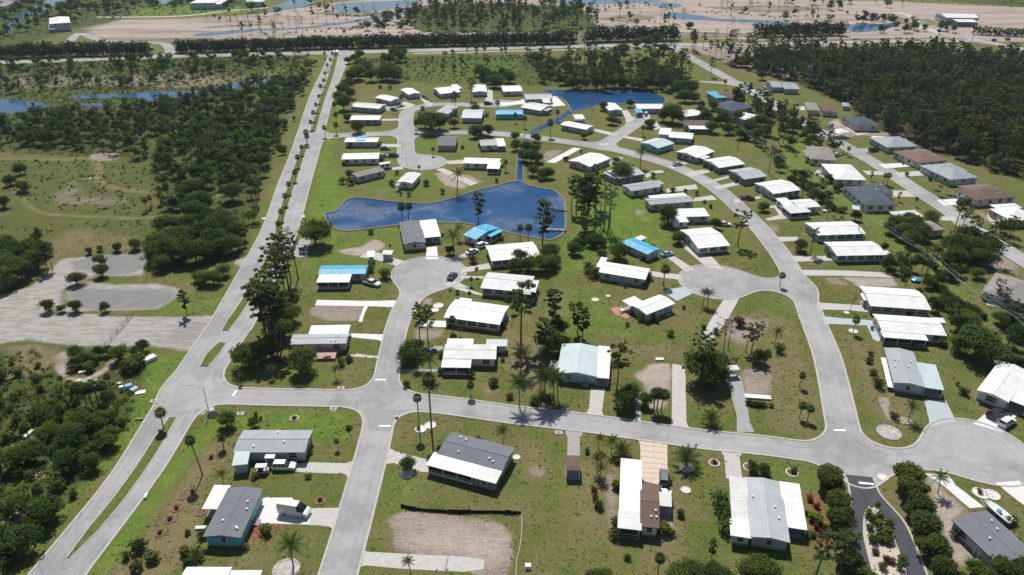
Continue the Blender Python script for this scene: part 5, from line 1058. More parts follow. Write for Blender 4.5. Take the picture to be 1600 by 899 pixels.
# left side
T_('oak', 'e 130,190 70,260 150,300 30,400 240,610', [5, 4.5, 4.5, 5, 4]); T_('sabal', 'e 250,605', 4.5); T_('pine', 'e 150,320', 4); T_('sabal', 'e 1010,380 950,400 920,420 1050,320', 5.5); T_('oak', 'e 1260,290', 6)
T_('oak', 'e 640,830 630,760 485,880 740,670 850,660 560,690 630,670', [4.5, 4, 4.5, 3, 4.5, 2.5, 2]); T_('oak', 'e 990,740 1080,720 1150,740 1230,740 1000,680 1100,640 1200,640 1300,620 1350,660 1400,700 1450,680 1050,590 1180,560 1300,540 1400,560 1480,600 1020,790 1300,720', [8, 8, 9, 8, 8, 8, 8, 8.5, 8, 7, 7, 9, 8, 8, 8, 7, 5, 7])
T_('oak', 'e 1280,880 1340,880 1400,830 1250,860', [5, 5, 4.5, 4]); T_('oak', 'e 60,700 130,760 200,740 240,780 60,820 140,850 40,899 290,700 10,760', [7, 8, 8, 7, 7, 7, 7, 5, 6]); T_('pine', 'e 300,800 330,790', 9)
T_('oak', 'i 310,150 390,150 480,150 660,150 30,30', [4, 2.4, 4, 3.6, 4]); T_('spine', 'i 1170,170', 8); T_('oak', 'i 750,450 860,430 900,400 520,480 480,440 620,430 580,470 680,420', [4.5, 3.5, 4, 3.6, 3.4, 3.4, 3, 3]); T_('shrub', 'i 830,520 870,480 790,500 560,520 450,520', [4, 4, 3, 3, 2.4])
T_('sabal', 'i 500,740 540,730 580,740 620,730 660,720 460,700 690,780 720,760 1025,880 690,620 390,620', [6, 6, 6.5, 6, 5.5, 5.5, 6, 5.5, 6, 4, 3.5]); T_('sabal', 'm 1010,30', 2)
T_('pine', '@ 415,523 426,549 435,546 442,540 447,470 455,442 452,455 440,480 430,500 421,515', [17, 18, 17, 17, 16, 16, 17, 18, 16, 15]); T_('dpine', '@ 466,436 437,470', 17); T_('oak', '@ 400,572 425,560 445,530 450,505 435,525 455,480', [7, 5, 6, 6, 6, 5])
MEDP = [(447, 322), (452, 303), (463, 284), (466, 262), (473, 243), (481, 228), (441, 345), (436, 366), (487, 203), (491, 190), (495, 176), (499, 162), (503, 147), (507, 136), (509, 125), (513, 112), (517, 104), (520, 94), (524, 87)]
for hx, hy, hn, hs in HOUSES[:]:      # foundation shrubs
    if hy > 340 or hs < 8: continue
    for q in range(3):
        a = random.uniform(0, 6.28); rr_ = hs * .5 + random.uniform(.3, 1.6); sx, sy = hx + rr_ * math.cos(a), hy + rr_ * .75 * math.sin(a)
        if not on_road(sx, sy, 1.5): TREES.append((random.choice(('dshrub', 'shrub', 'shrub', 'dshrub')), sx, sy, random.uniform(.9, 2.2)))
for x, y in MEDP: X, Y = at(x, y); TREES.append(('sabal', X, Y, 5.2 * random.uniform(.88, 1.12)))

# scattered trees: woods, swamp, development beyond the highway
def sample(poly, n):
    poly = np.array(poly); x0, y0 = poly.min(0); x1, y1 = poly.max(0); out = []
    while len(out) < n:
        X = rng.uniform(x0, x1, 4000); Y = rng.uniform(y0, y1, 4000); k = inside(X, Y, poly)
        out += list(zip(X[k], Y[k]))
    return out[:n]
def area(poly): return abs(sum(poly[i][0] * poly[(i + 1) % len(poly)][1] - poly[(i + 1) % len(poly)][0] * poly[i][1] for i in range(len(poly)))) / 2
def free(x, y, pad=1.0, hp=2.0):
    if on_road(x, y, pad): return False
    for wp in WATER:
        if abs(wp[:, 0] - x).min() < 60 and inside(np.array([x]), np.array([y]), wp)[0]: return False
    return all((x - hx) ** 2 + (y - hy) ** 2 > (hs / 2 + hp) ** 2 for hx, hy, _, hs in HOUSES)
SCAT = []           # (kind, x, y, h, wood)
def scatter(wood, s, dens, mix, hr, pad=2.5):
    g = G(s); 
    for x, y in sample(g, int(area(g) * dens)):
        if free(x, y, pad):
            k = mix[int(rng.integers(len(mix)))]; lo, hi = hr[k] if isinstance(hr, dict) else hr
            SCAT.append((k, x, y, float(rng.uniform(lo, hi)), wood))
scatter('forest', FOREST, .050, ['pine', 'pine', 'oak', 'spine', 'oak', 'sabal', 'sabal'], {'pine': (9, 14), 'oak': (5, 9), 'spine': (7, 11), 'sabal': (5, 8)})
scatter('forest', '@ 1060,76 1280,74 1300,92 1240,122 1200,115 1130,95', .010, ['pine', 'dpine', 'pine'], (11, 15))
scatter('swamp', '@ -40,190 0,190 120,180 220,170 330,150 440,125 475,130 440,195 420,250 400,320 330,300 250,280 230,250 100,235 -40,230', .034, ['oak', 'oak', 'sabal', 'spine', 'oak'], {'oak': (3.5, 8), 'sabal': (5, 8), 'spine': (5, 9)})
scatter('swamp', '@ 300,200 440,195 425,250 405,320 385,360 385,400 300,340 260,330 250,290 330,290 310,240', .022, ['oak', 'sabal', 'oak', 'oak'], {'oak': (4, 8), 'sabal': (5, 8)})
scatter('swamp', '@ -60,100 200,96 440,88 470,95 455,115 380,112 240,135 110,142 -60,150', .013, ['oak', 'dshrub', 'sabal', 'spine', 'dshrub'], {'oak': (4, 8), 'sabal': (5, 8), 'spine': (6, 9), 'dshrub': (1.8, 3.4)})
scatter('swamp', '@ 455,105 494,98 482,150 462,205 442,262 415,330 398,375 385,370 400,320 420,250 440,195', .02, ['oak', 'sabal', 'dshrub', 'oak'], {'oak': (3, 6.5), 'sabal': (4, 7), 'dshrub': (1.5, 3)}, 4)
scatter('thicket', '@ 0,640 100,650 170,640 205,680 165,730 110,790 35,870 -40,940 -40,640', .075, ['oak', 'sabal', 'dshrub', 'oak', 'oak', 'dshrub'], {'oak': (3.2, 6.2), 'sabal': (3.5, 6), 'dshrub': (1.6, 3), 'shrub': (1.4, 2.6)})
scatter('thicket', '@ 0,560 60,548 80,600 150,600 160,640 100,650 0,650', .05, ['dshrub', 'shrub', 'oak'], {'oak': (2.5, 4), 'dshrub': (1.4, 2.6), 'shrub': (1.4, 2.4)})
scatter('old field', '@ 560,90 800,86 900,92 1040,90 1060,140 900,132 830,120 640,125 560,120', .0035, ['oak', 'oak', 'pine'], {'oak': (3, 8), 'pine': (9, 13)})
scatter('old field', '@ 830,100 1060,95 1080,150 1040,148 850,136', .014, ['oak', 'pine', 'oak', 'spine'], {'oak': (5, 9), 'pine': (10, 14), 'spine': (8, 12)})
scatter('pine wood', '@ 655,10 700,2 905,6 935,40 900,50 660,52 640,40', .007, ['pine', 'pine', 'oak', 'spine'], {'pine': (11, 17), 'oak': (6, 10), 'spine': (9, 14)}, 3)
scatter('marsh wood', '@ -40,10 110,-2 190,0 300,-4 390,2 380,12 300,20 200,22 120,40 60,58 -40,64', .006, ['oak', 'oak', 'pine'], {'oak': (5, 10), 'pine': (9, 14)})
scatter('roadside', '@ -40,92 200,90 400,84 520,83 520,88 400,92 200,98 -40,104', .006, ['oak', 'oak'], (4, 7), 3)
scatter('roadside', '@ 555,32 600,28 650,20 656,46 640,52 580,53', .006, ['oak', 'pine', 'oak'], (6, 11), 3)
scatter('roadside', '@ 385,10 480,4 640,0 640,4 500,12 390,22', .002, ['oak', 'pine'], (6, 11), 3)
scatter('sand', '@ 300,28 400,22 520,4 640,-6 1250,-10 1500,0 1300,36 1100,52 900,54 640,56 380,60', .0020, ['pine', 'dpine', 'oak', 'dshrub', 'dpine'], {'pine': (9, 14), 'dpine': (9, 14), 'oak': (4, 9), 'dshrub': (2, 4)}, 3)
scatter('roadside', '@ 1330,30 1420,28 1500,48 1480,58 1340,50', .006, ['oak', 'sabal'], (5, 9), 3)
scatter('roadside', '@ 1180,4 1400,2 1420,16 1300,18', .0015, ['oak', 'pine'], (7, 12), 3)
scatter('hedgerow', '@ 1090,170 1130,185 1190,220 1240,262 1330,340 1450,448 1600,556 1600,592 1440,486 1330,374 1240,292 1170,220 1085,190', .042, ['oak', 'dshrub', 'oak'], {'oak': (3.4, 5.6), 'dshrub': (2.4, 3.6)}, 1)
scatter('grove', '@ 1130,160 1180,160 1230,185 1290,222 1325,255 1290,262 1235,250 1170,208 1130,185', .028, ['oak', 'pine', 'oak', 'spine'], {'oak': (5, 8), 'pine': (9, 12), 'spine': (8, 10)}, 1.5)
scatter('garden', '@ 1330,300 1345,330 1400,395 1480,400 1500,405 1560,360 1600,380 1600,405 1500,425 1420,440 1350,375 1290,300 1240,235 1270,225', .012, ['oak', 'pine'], {'oak': (4, 7), 'pine': (7, 10)}, 1)

# ---- labels that single each plant out: by landmark, then by height within its cluster
ORD = ['', 'second ', 'third ', 'fourth ', 'fifth ', 'sixth ', 'seventh ', 'eighth ', 'ninth ', 'tenth ']
MARKS = [(x, y, s) for x, y, s, _ in HOUSES]
for s_, nm in (('@ 660,330', 'the west half of the lake'), ('@ 830,330', 'the broad end of the lake'), ('@ 350,545', 'the grass island at the gravel yard entrance'), ('@ 150,420', 'the grey gravel yard'), ('@ 150,515', 'the rough road to the gravel yard'),
               ('@ 150,290', 'the mown trail in the field'), ('@ 30,330', 'the bend of the mown trail'), ('@ 1115,440', 'the round street end by the vivid blue roof'), ('@ 1530,704', 'the round street end by the black entrance drive'),
               ('@ 1380,850', 'the black entrance drive'), ('@ 670,427', 'the round street end with the dark car'), ('@ 900,760', 'the brown shelter'), ('@ 700,830', 'the bare grey soil'), ('@ 530,487', 'the empty lot with the L-shaped white slab'), ('@ 1150,545', 'the cracked drive and bare dirt'),
               ('@ 1040,620', 'the long bare concrete slab'), ('@ 820,590', 'the tall palms along the cross street'), ('@ 930,345', 'the open green behind the lake'), ('@ 430,520', 'the pine clump on the boulevard'), ('@ 640,130', 'the north end of the old field'), ('@ 1000,110', 'the far pond wood'),
               ('@ 1240,580', 'the wide curving street'), ('@ 1480,420', 'the hedgerow with the power line'), ('@ 350,400', 'the dark oak clump'), ('@ 230,590', 'the dumped white junk'), ('@ 130,640', 'the thicket beside the boulevard'), ('@ 880,160', 'the far pond'), ('@ 815,245', 'the narrow canal')):
    MARKS.append((*G(s_)[0], nm))
def near_mark(x, y): return min(MARKS, key=lambda m: (m[0] - x) ** 2 + (m[1] - y) ** 2)[2]
med0 = len(TREES) - len(MEDP); clusters = {}
for i, (k, x, y, h) in enumerate(TREES):
    if i >= med0: continue
    clusters.setdefault((k, near_mark(x, y)), []).append(i)
TL = {}
for (k, nm), ids in clusters.items():
    K = KIND[k]; ids.sort(key=lambda i: -TREES[i][3]); n = len(ids); noun = K['noun']; adj = K['adj'][len(nm) % len(K['adj'])]
    for r_, i in enumerate(ids):
        if n == 1: TL[i] = (f"{adj} {noun} near {nm}", None)
        elif r_ == n - 1 and n > 1: TL[i] = (f"shortest {noun} near {nm}", f"{noun}s near {nm}")
        elif r_ < 4: TL[i] = (f"{ORD[r_]}tallest {noun} near {nm}", f"{noun}s near {nm}")
        else: TL[i] = (f"medium sized {adj} {noun} in the cluster near {nm}", f"{noun}s near {nm}")
for i, (k, x, y, h) in enumerate(TREES):
    if i >= med0: lab, grp = 'round headed fan palm standing in the grass median of the boulevard', 'palms along the boulevard median'
    else: lab, grp = TL[i]
    w_ = lab.split(); lab = ' '.join(w_[:16])
    plant(k, x, y, h, label=lab, group=grp, fronds=(k in ('fan', 'queen', 'date') and y < 175))
# ---- scattered ones: the largest in view are things, the rest of each wood is one mass
byk = {}
for t_ in SCAT: byk.setdefault(t_[0], []).append(t_)
hand = {}
for t_ in TREES: hand[t_[0]] = hand.get(t_[0], 0) + 1
mass = {}
WL = {'forest': 'in the dark forest beyond the straight street', 'swamp': 'in the wild ground between the river and the boulevard', 'thicket': 'in the thicket beside the boulevard', 'old field': 'in the rough field between the estate and the highway',
      'pine wood': 'in the square wood beyond the highway', 'marsh wood': 'in the marsh wood beyond the highway', 'roadside': 'along the highway verge', 'sand': 'on the cleared sand beyond the highway', 'hedgerow': 'in the overgrown hedgerow under the power line', 'grove': 'in the dark grove before the white pyramid roofed house', 'garden': 'in the gardens beside the straight street'}
for k, lst in byk.items():
    lst.sort(key=lambda t_: -t_[3] * scale_at(t_[2])); room = max(0, 285 - hand.get(k, 0))
    vis = 0
    for t_ in lst:
        u_, v_ = pix(t_[1], t_[2], t_[3] * .5); seen = -10 < u_ < 1610 and -10 < v_ < 905
        if vis < room and seen and (t_[4] != 'pine wood' or k != 'pine'):
            K = KIND[k]; plant(k, t_[1], t_[2], t_[3], label=f"{K['adj'][0]} {K['noun']} {WL[t_[4]]}", group=f"{K['noun']}s {WL[t_[4]]}"); vis += 1
        else: mass.setdefault(t_[4], []).append(t_)
def meshdata(me):
    n = len(me.vertices); V = np.empty(n * 3, np.float32); me.vertices.foreach_get('co', V); return V.reshape(-1, 3)
LITE = {}
def lite(kind):
    """a cheap version of a tree for the far masses: leaf quads plus a four sided trunk"""
    if kind not in LITE:
        out = []
        for j in range(3):
            r = np.random.default_rng(500 + j); parts = []
            if kind in ('pine', 'spine', 'dpine'):
                h = 15
                for i in range(9):
                    a = r.random() * 6.28; f = .5 + .5 * r.random(); L = h * .13 * r.random(); parts.append(cloud(r, (L * math.cos(a), L * math.sin(a), h * f), h * .08, 26, .85, .5, .6))
            else:
                h = 7
                for i in range(6):
                    a = r.random() * 6.28; L = h * .34 * r.random(); parts.append(cloud(r, (L * math.cos(a), L * math.sin(a), h * (.4 + .35 * r.random())), h * .27, 44, .7, .3, .75))
            s0 = h * .014; trV = np.array([[-s0, -s0, 0], [s0, -s0, 0], [s0 * .4, 0, h * .9], [-s0 * .4, 0, h * .9], [0, -s0, 0], [0, s0, 0], [0, s0 * .4, h * .9], [0, -s0 * .4, h * .9]])
            out.append((np.concatenate([p[0] for p in parts]), np.concatenate([p[1] for p in parts]), trV, h))
        LITE[kind] = out
    return LITE[kind]
for wood, lst in mass.items():
    LV, LT, BV = [], [], []
    for k, x, y, h, _ in lst:
        V_, T0, B_, hh = lite(k)[int(rng.integers(3))]; s = h / hh; a = rng.uniform(0, 6.28); ca, sa = math.cos(a) * s, math.sin(a) * s
        for src, dst in ((V_, LV), (B_, BV)): dst.append(np.stack([src[:, 0] * ca - src[:, 1] * sa + x, src[:, 0] * sa + src[:, 1] * ca + y, src[:, 2] * s], -1))
        LT.append(np.clip(T0 + rng.uniform(-.2, .2), 0, 1))
    V_ = np.concatenate(LV + BV); T0 = np.concatenate(LT + [np.full(sum(map(len, BV)), .3)]); n1 = sum(map(len, LV)) // 4; n = len(V_) // 4
    me = fastmesh('trees', V_, np.arange(n * 4).reshape(-1, 4), [M['leaf_pine' if wood == 'forest' else 'leaf_oak'], M['bark']], {'tint': T0})
    mi = np.zeros(n, np.int32); mi[n1:] = 1; me.polygons.foreach_set('material_index', mi)
    obj('forest', me, None, (0, 0, 0), kind='stuff')
# ---- weeds and rough tufts over the lawns
leafmat('leaf_tuft', (.10, .135, .035), (.17, .19, .07), (.32, .29, .15), .2)
TX, TY = rng.uniform(-150, 150, 22000), rng.uniform(72, 240, 22000)
keep = SDF[np.clip(((TY - fy[0]) / CELL).astype(int), 0, len(fy) - 1), np.clip(((TX - fx[0]) / CELL).astype(int), 0, len(fx) - 1)] > .9
for pl in [G(s1) for _, s1 in DRV] + list(WATER) + [G(DRIVE), G('o 783,42 802,140 805,305 925,335 972,270 972,95')]: keep &= ~inside(TX, TY, np.array(pl))
for k_ in ('bare', 'gravel', 'brown'): keep &= zones[k_][np.clip(np.searchsorted(gy, TY), 0, len(gy) - 1), np.clip(np.searchsorted(gx, TX), 0, len(gx) - 1)] < .15
for hx, hy, hn, hs in HOUSES: keep &= (TX - hx) ** 2 + (TY - hy) ** 2 > (hs * .55) ** 2
TX, TY = TX[keep], TY[keep]; n = len(TX)
pc = np.repeat(np.stack([TX, TY, np.full(n, .08)], -1), 3, 0) + rng.normal(size=(n * 3, 3)) * [.22, .22, .02]
nr = rng.normal(size=(n * 3, 3)) * .35 + [0, 0, 1]; nr /= np.linalg.norm(nr, axis=1)[:, None]; h1 = np.cross(nr, rng.normal(size=(n * 3, 3))); h1 /= np.linalg.norm(h1, axis=1)[:, None]; k1 = np.cross(nr, h1); sz = rng.uniform(.10, .28, (n * 3, 1))
V_ = np.stack([pc - h1 * sz, pc - k1 * sz * .7, pc + h1 * sz, pc + k1 * sz * .7], 1).reshape(-1, 3); V_[:, 2] = np.maximum(V_[:, 2], .01)
obj('grass_tufts', fastmesh('grass_tufts', V_, np.arange(len(V_)).reshape(-1, 4), [M['leaf_tuft']], {'tint': np.repeat(rng.random(n), 12)}), kind='stuff')
# ---- undergrowth, clumps of leaves low over the rough ground
def growth(name, specs, mat):
    Vs, Ts = [], []
    for s, dens, lo, hi in specs:
        g = G(s)
        for x, y in sample(g, int(area(g) * dens)):
            if on_road(x, y, 1.2): continue
            sc_ = scale_at(y); nl = int(np.clip(5 + sc_ * 2.4, 8, 26)); hh = rng.uniform(lo, hi)
            if any(abs(wp[:, 0] - x).min() < 40 and inside(np.array([x]), np.array([y]), wp)[0] for wp in WATER): continue
            v_, t_ = cloud(rng, (x, y, hh * .35), hh * .75, nl, max(.28, 1.6 / sc_), .3, .55, float(rng.random())); Vs.append(v_); Ts.append(t_)
    V_ = np.concatenate(Vs); n = len(V_) // 4
    obj(name, fastmesh(name, V_, np.arange(n * 4).reshape(-1, 4), [M[mat]], {'tint': np.concatenate(Ts)}), kind='stuff')
growth('undergrowth', [(SWAMP, .085, .7, 2.0), ('@ 0,560 60,545 90,600 150,600 200,600 215,650 190,690 150,735 100,790 30,870 -40,930 -40,560', .42, .4, 1.4), (FOREST, .035, .8, 2.2)], 'leaf_scrub')
growth('undergrowth', [('@ 0,250 120,250 240,260 320,300 380,330 385,360 250,330 200,335 100,330 0,300', .075, .3, 1.0), ('@ 560,92 800,86 900,92 1050,95 1080,150 1040,146 850,134 640,126 560,120', .045, .6, 1.6),
     ('@ 1095,172 1130,188 1190,222 1240,264 1330,350 1450,458 1600,565 1600,580 1440,475 1330,365 1240,285 1170,215 1085,185', .16, .8, 1.8), ('@ 0,350 150,345 230,345 240,360 100,360 0,375', .05, .4, 1.0)], 'leaf_scrub')
growth('undergrowth', [('@ 400,53 520,44 640,33 655,38 520,50 420,57', .03, .8, 2.4), ('@ 505,2 520,20 560,21 660,13 660,18 560,26 510,24', .02, 1, 2.5), ('@ 1030,12 1240,26 1245,31 1040,18', .012, 1, 2.5), ('@ 1235,42 1320,47 1400,50 1320,52 1240,48', .02, 1, 2.5), ('@ 900,8 1010,11 1020,15 920,14', .012, 1, 2.5), ('@ 640,33 780,30 900,33 900,36 640,37', .01, 1, 2.5)], 'leaf_oak')
growth('undergrowth', [('@ -40,0 390,0 380,12 300,22 200,26 120,42 60,60 -40,66', .012, 1, 3), ('@ 655,10 700,4 905,8 935,42 900,50 660,52', .02, 1, 2.5), ('@ 1480,-6 1700,-6 1700,12 1600,10', .01, 1, 3)], 'leaf_oak')
def hedge(label, s, wid, h, dens, size, name='tree_hedge', mat='leaf_hedge', cat='hedge'):
    pts = spline(G(s), False, 3); L = np.hypot(*np.diff(pts, axis=0).T); cum = np.concatenate([[0], L.cumsum()]); parts = []
    for i in range(int(cum[-1] / (wid * .42))):
        q = i * wid * .42 + rng.uniform(-.5, .5); x, y = np.interp(q, cum, pts[:, 0]), np.interp(q, cum, pts[:, 1])
        if on_road(x, y, 0): continue
        hh = h * rng.uniform(.82, 1.12); 
        for zz in (.32, .68): parts.append(cloud(rng, (x + rng.uniform(-.15, .15) * wid, y + rng.uniform(-.15, .15) * wid, hh * zz), wid * .52, dens, size, .3, .36 * hh / wid * 1.5, float(rng.random())))
    c0 = pts.mean(0); me = leafmesh(name, parts, mat)
    V_ = meshdata(me); V_[:, 0] -= c0[0]; V_[:, 1] -= c0[1]; me.vertices.foreach_set('co', V_.ravel()); me.update()
    thing(name, label, cat, (c0[0], c0[1], 0), 0, None, me)
hedge('dark tall hedge west of the gap, along the far side of the highway', '@ -60,93 0,91 120,88 243,85', 9, 11, 110, 1.3)
hedge('very long dark tall hedge running along the far side of the highway', '@ 273,83 400,79 560,75 700,72 860,69 905,67', 9, 10, 110, 1.3)
hedge('dark hedge behind the highway junction with the straight street', '@ 920,66 985,64 1062,62', 9, 12, 110, 1.3)
hedge('dark hedge beyond the highway in front of the small blue pond', '@ 1185,58 1250,56 1322,55', 9, 11, 110, 1.3)
hedge('low dark hedge at the far highway bend', '@ 1526,54 1560,56 1640,58', 8, 7, 50, 1.1)
hedge('clipped dark hedge beside the lower white twin home', 'l 1040,0 1100,45 1200,110 1280,150 1360,205', 2.4, 2.2, 46, .4, 'garden_hedge')
hedge('clipped green hedge slanting between the white homes and the slate hip roofed house', 'h 255,275 330,345 400,400 470,440', 2.4, 2.2, 46, .4, 'garden_hedge', 'leaf_scrub')
hedge('low dark hedge under a blown over fence beside the brown slab lot', 'h 930,720 1000,760 1060,790', 2.4, 1.8, 46, .4, 'garden_hedge')
hedge('short dark hedge in front of the bright bench slab on the dirt lot', 'k 1480,730 1540,740 1600,745', 1.6, 1.2, 46, .35, 'garden_hedge')
# ================================================================ VEHICLES, POLES, SMALL THINGS
PAINT = {'white': (.75, .75, .74), 'silver': (.45, .46, .47), 'grey': (.14, .15, .16), 'black': (.02, .02, .022), 'navy': (.03, .05, .10), 'maroon': (.14, .03, .03), 'blue': (.08, .35, .60), 'sky': (.25, .45, .6)}
for k_, c_ in PAINT.items(): plain('paint_' + k_, c_, .28, .6, .03, 2)
plain('tyre', (.02, .02, .02), .85, .2, .1, 5); plain('rim', (.5, .5, .52), .35, .6, .05); plain('lamp_clear', (.7, .7, .68), .2, .6, .02); plain('lamp_red', (.35, .02, .02), .3, .5, .02)
plain('galvanised', (.40, .41, .42), .5, .5, .08); plain('pole_wood', (.14, .11, .09), .9, .1, .15); plain('black_cloth', (.012, .012, .013), .8, .2, .1); plain('wood_old', (.30, .26, .21), .9, .1, .15, 3)
plain('stone', (.42, .40, .37), .9, .1, .2, 2); plain('white_stone', (.66, .64, .60), .85, .15, .12, 2); plain('brick_edge', (.30, .17, .12), .9, .1, .15, 3); plain('mulch', (.17, .10, .065), .95, .05, .25, 4); plain('dark_hole', (.03, .03, .03), .9, .1, .1)
plain('rust', (.30, .16, .09), .9, .1, .15)
WH = MB().tube([(0, -.11, 0), (0, .11, 0)], .34, 14).mesh('tyre', [M['tyre']]); RM = MB().tube([(0, -.12, 0), (0, .12, 0)], .2, 10).mesh('rim', [M['rim']])
SHAPES = {   # side profile of the body, then of the glasshouse, length, width, belt height
 'sedan': ([(-2.3, .35), (-2.35, .75), (-2.2, .98), (-1.5, 1.02), (1.0, .98), (2.0, .82), (2.3, .62), (2.3, .35)], [(-1.75, 1.0), (-1.0, 1.42), (.35, 1.44), (1.25, .96)], 4.6, 1.82),
 'suv': ([(-2.3, .4), (-2.38, .8), (-2.32, 1.12), (1.0, 1.1), (2.05, 1.0), (2.35, .75), (2.3, .4)], [(-2.25, 1.1), (-2.0, 1.72), (.3, 1.76), (1.15, 1.08)], 4.7, 1.92),
 'van': ([(-3.0, .4), (-3.02, 1.3), (-3.0, 1.45), (1.7, 1.45), (2.75, 1.15), (3.0, .85), (2.95, .4)], [(-3.0, 1.43), (-2.96, 2.6), (1.0, 2.66), (1.55, 2.4), (2.2, 1.32)], 6.0, 2.02),
 'pickup': ([(-2.8, .5), (-2.85, .95), (-2.75, 1.12), (1.1, 1.12), (2.3, 1.05), (2.7, .8), (2.65, .45)], [(-1.0, 1.1), (-.8, 1.75), (.6, 1.78), (1.4, 1.1)], 5.5, 1.98)}
CARS = {}
def car(kind, paint, s, label, group=None):
    (ax_, ay_), (bx_, by_) = G(s, .7); x, y = (ax_ + bx_) / 2, (ay_ + by_) / 2; ang = math.atan2(by_ - ay_, bx_ - ax_)
    body, cab, L, W = SHAPES[kind]; o = thing({'sedan': 'parked_car', 'suv': 'parked_suv', 'van': 'delivery_van', 'pickup': 'pickup_truck'}[kind], label, {'sedan': 'car', 'suv': 'car', 'van': 'van', 'pickup': 'truck'}[kind], (x, y, .03), ang, group)
    key = (kind, paint)
    if key not in CARS:
        mb = MB(); n = len(body)
        def prism(mb, prof, w0, w1, m):
            n = len(prof); zs = [p[1] for p in prof]; z0, z1 = min(zs), max(zs); V = []
            for sg in (-1, 1):
                for px_, pz in prof: f = (pz - z0) / (z1 - z0); V.append((px_, sg * (w0 + (w1 - w0) * f), pz))
            mb.add(V, [tuple(range(n)), tuple(range(2 * n - 1, n - 1, -1))] + [(i, n + i, n + (i + 1) % n, (i + 1) % n) for i in range(n)], m)
        prism(mb, body, W / 2, W / 2 - .04, 0); bm_ = mb.mesh('body', [M['paint_' + paint]])
        g = MB(); prism(g, cab, W / 2 - .08, W / 2 - .26, 0); gm = g.mesh('windows', [M['glass']])
        zt = max(p[1] for p in cab); tops = [p for p in cab if p[1] > zt - .09]; xa, xb = tops[0][0], tops[-1][0]
        r_ = MB(); r_.box(xa - .06, xb + .04, -(W / 2 - .25), W / 2 - .25, zt - .05, zt + .03, 0, .05)
        for f in ((0, .35, .7, 1) if kind != 'van' else (0, .2)):
            xx = xa + (xb - xa) * f
            for sg in (-1, 1): r_.tube([(xx, sg * (W / 2 - .24), zt), (xx + (-.25 if f == 0 else .35 if f == 1 else 0), sg * (W / 2 - .06), cab[0][1])], .045, 4)
        if kind == 'van':
            for sg in (-1, 1): r_.add([(x, sg * y, z) for q in (0, .04) for x, y, z in ((-3.03, W / 2 - .055 + q, 1.44), (.9, W / 2 - .055 + q, 1.44), (.9, W / 2 - .235 + q, 2.66), (-2.98, W / 2 - .235 + q, 2.62))], [(0, 1, 2, 3), (4, 5, 6, 7), (0, 1, 5, 4), (1, 2, 6, 5), (2, 3, 7, 6), (3, 0, 4, 7)])
            r_.box(-3.05, -2.98, -.8, .8, 1.4, 2.58)
        rm_ = r_.mesh('roof', [M['paint_' + paint]])
        if kind == 'pickup': bed = MB().box(-2.7, -1.1, -.82, .82, .95, 1.135).mesh('cargo_bed', [M['dark_hole']])
        else: bed = None
        CARS[key] = (bm_, gm, rm_, bed)
    bm_, gm, rm_, bed = CARS[key]; obj('body', bm_, o); obj('windows', gm, o); obj('roof', rm_, o)
    if bed: obj('cargo_bed', bed, o)
    for sx in (-.31, .32):
        for sy in (-1, 1): w_ = obj('wheel', WH, o, (L * sx, sy * (W / 2 - .1), .34)); obj('rim', RM, w_)
    for sy in (-.68, .68):
        obj('headlight', HL, o, (L / 2 - .04, sy, .72)); obj('taillight', TLM, o, (-L / 2 + .02, sy, .82))
    return o
HL = MB().box(-.08, .03, -.17, .17, -.07, .08).mesh('headlight', [M['lamp_clear']]); TLM = MB().box(-.06, .03, -.12, .12, -.1, .12).mesh('taillight', [M['lamp_red']])
car('suv', 'white', 'n 112,212 243,212', 'white sport utility car parked beside the light grey shingle home')
car('van', 'white', 'n 145,478 338,508', 'tall white delivery van on the bright white drive of the turquoise home')
car('suv', 'grey', 'o 950,318 951,250', 'dark grey car parked where the tan slab driveway ends')
car('sedan', 'navy', 'f 1205,848 1248,800', 'dark blue car alone on the round street end below the lake')
car('sedan', 'white', 'f 1318,682 1385,660', 'white sedan nearer the street on the drive of the turquoise topped home')
car('suv', 'white', 'f 1382,645 1446,620', 'white car nearer the house on the drive of the turquoise topped home')
car('pickup', 'white', 'f 682,858 770,880', 'white pickup truck beside the faded blue sheeted home')
car('pickup', 'silver', 'f 288,690 284,628', 'pale pickup truck on the concrete pad beside the boulevard tree')
car('sedan', 'grey', 'f 775,27 835,27', 'grey sedan beside the blue patched cluttered home')
car('sedan', 'silver', 'f 773,75 822,72', 'silver car closest to the long white home at the verge')
car('suv', 'navy', 'f 835,72 888,72', 'dark blue car next to the silver one at the long white home')
car('suv', 'black', 'l 1388,802 1455,768', 'black car in front of the very large white home')
car('suv', 'white', 'l 1460,858 1528,818', 'white car in front of the very large white home')
car('sedan', 'silver', 'g 1012,128 1060,122', 'silver car on the drive of the first outer loop cottage')
car('pickup', 'maroon', 'g 1442,338 1504,338', 'dark red pickup on a short drive off the outer loop street')
car('sedan', 'white', 'g 1308,498 1345,500', 'white car half hidden behind the dark tree by the broad white home')
car('sedan', 'sky', 'g 948,690 990,682', 'light blue car beside the vivid blue roofed home')
car('sedan', 'white', 'h 410,68 448,62', 'white car beside the brown grey house in the trees')
car('suv', 'black', 'h 1188,370 1255,365', 'black car on the white drive of the dark brown house')
car('van', 'white', 'h 1425,512 1520,500', 'white van in front of the white house with brick walls')
car('suv', 'navy', 'h 638,40 684,36', 'dark car on the drive of the pale blue roofed house')
car('van', 'silver', 'h 1316,560 1372,592', 'silver van on the straight street beyond the pines'); car('pickup', 'black', 'h 1395,598 1450,640', 'dark truck on the straight street behind the silver van')
car('suv', 'grey', 'b 1036,598 1078,620', 'dark grey car beside the gabled corner home'); car('sedan', 'grey', 'b 842,680 884,688', 'grey car beside the long grey white home'); car('suv', 'black', 'b 1436,648 1464,646', 'black car on the north street near the compact white home')
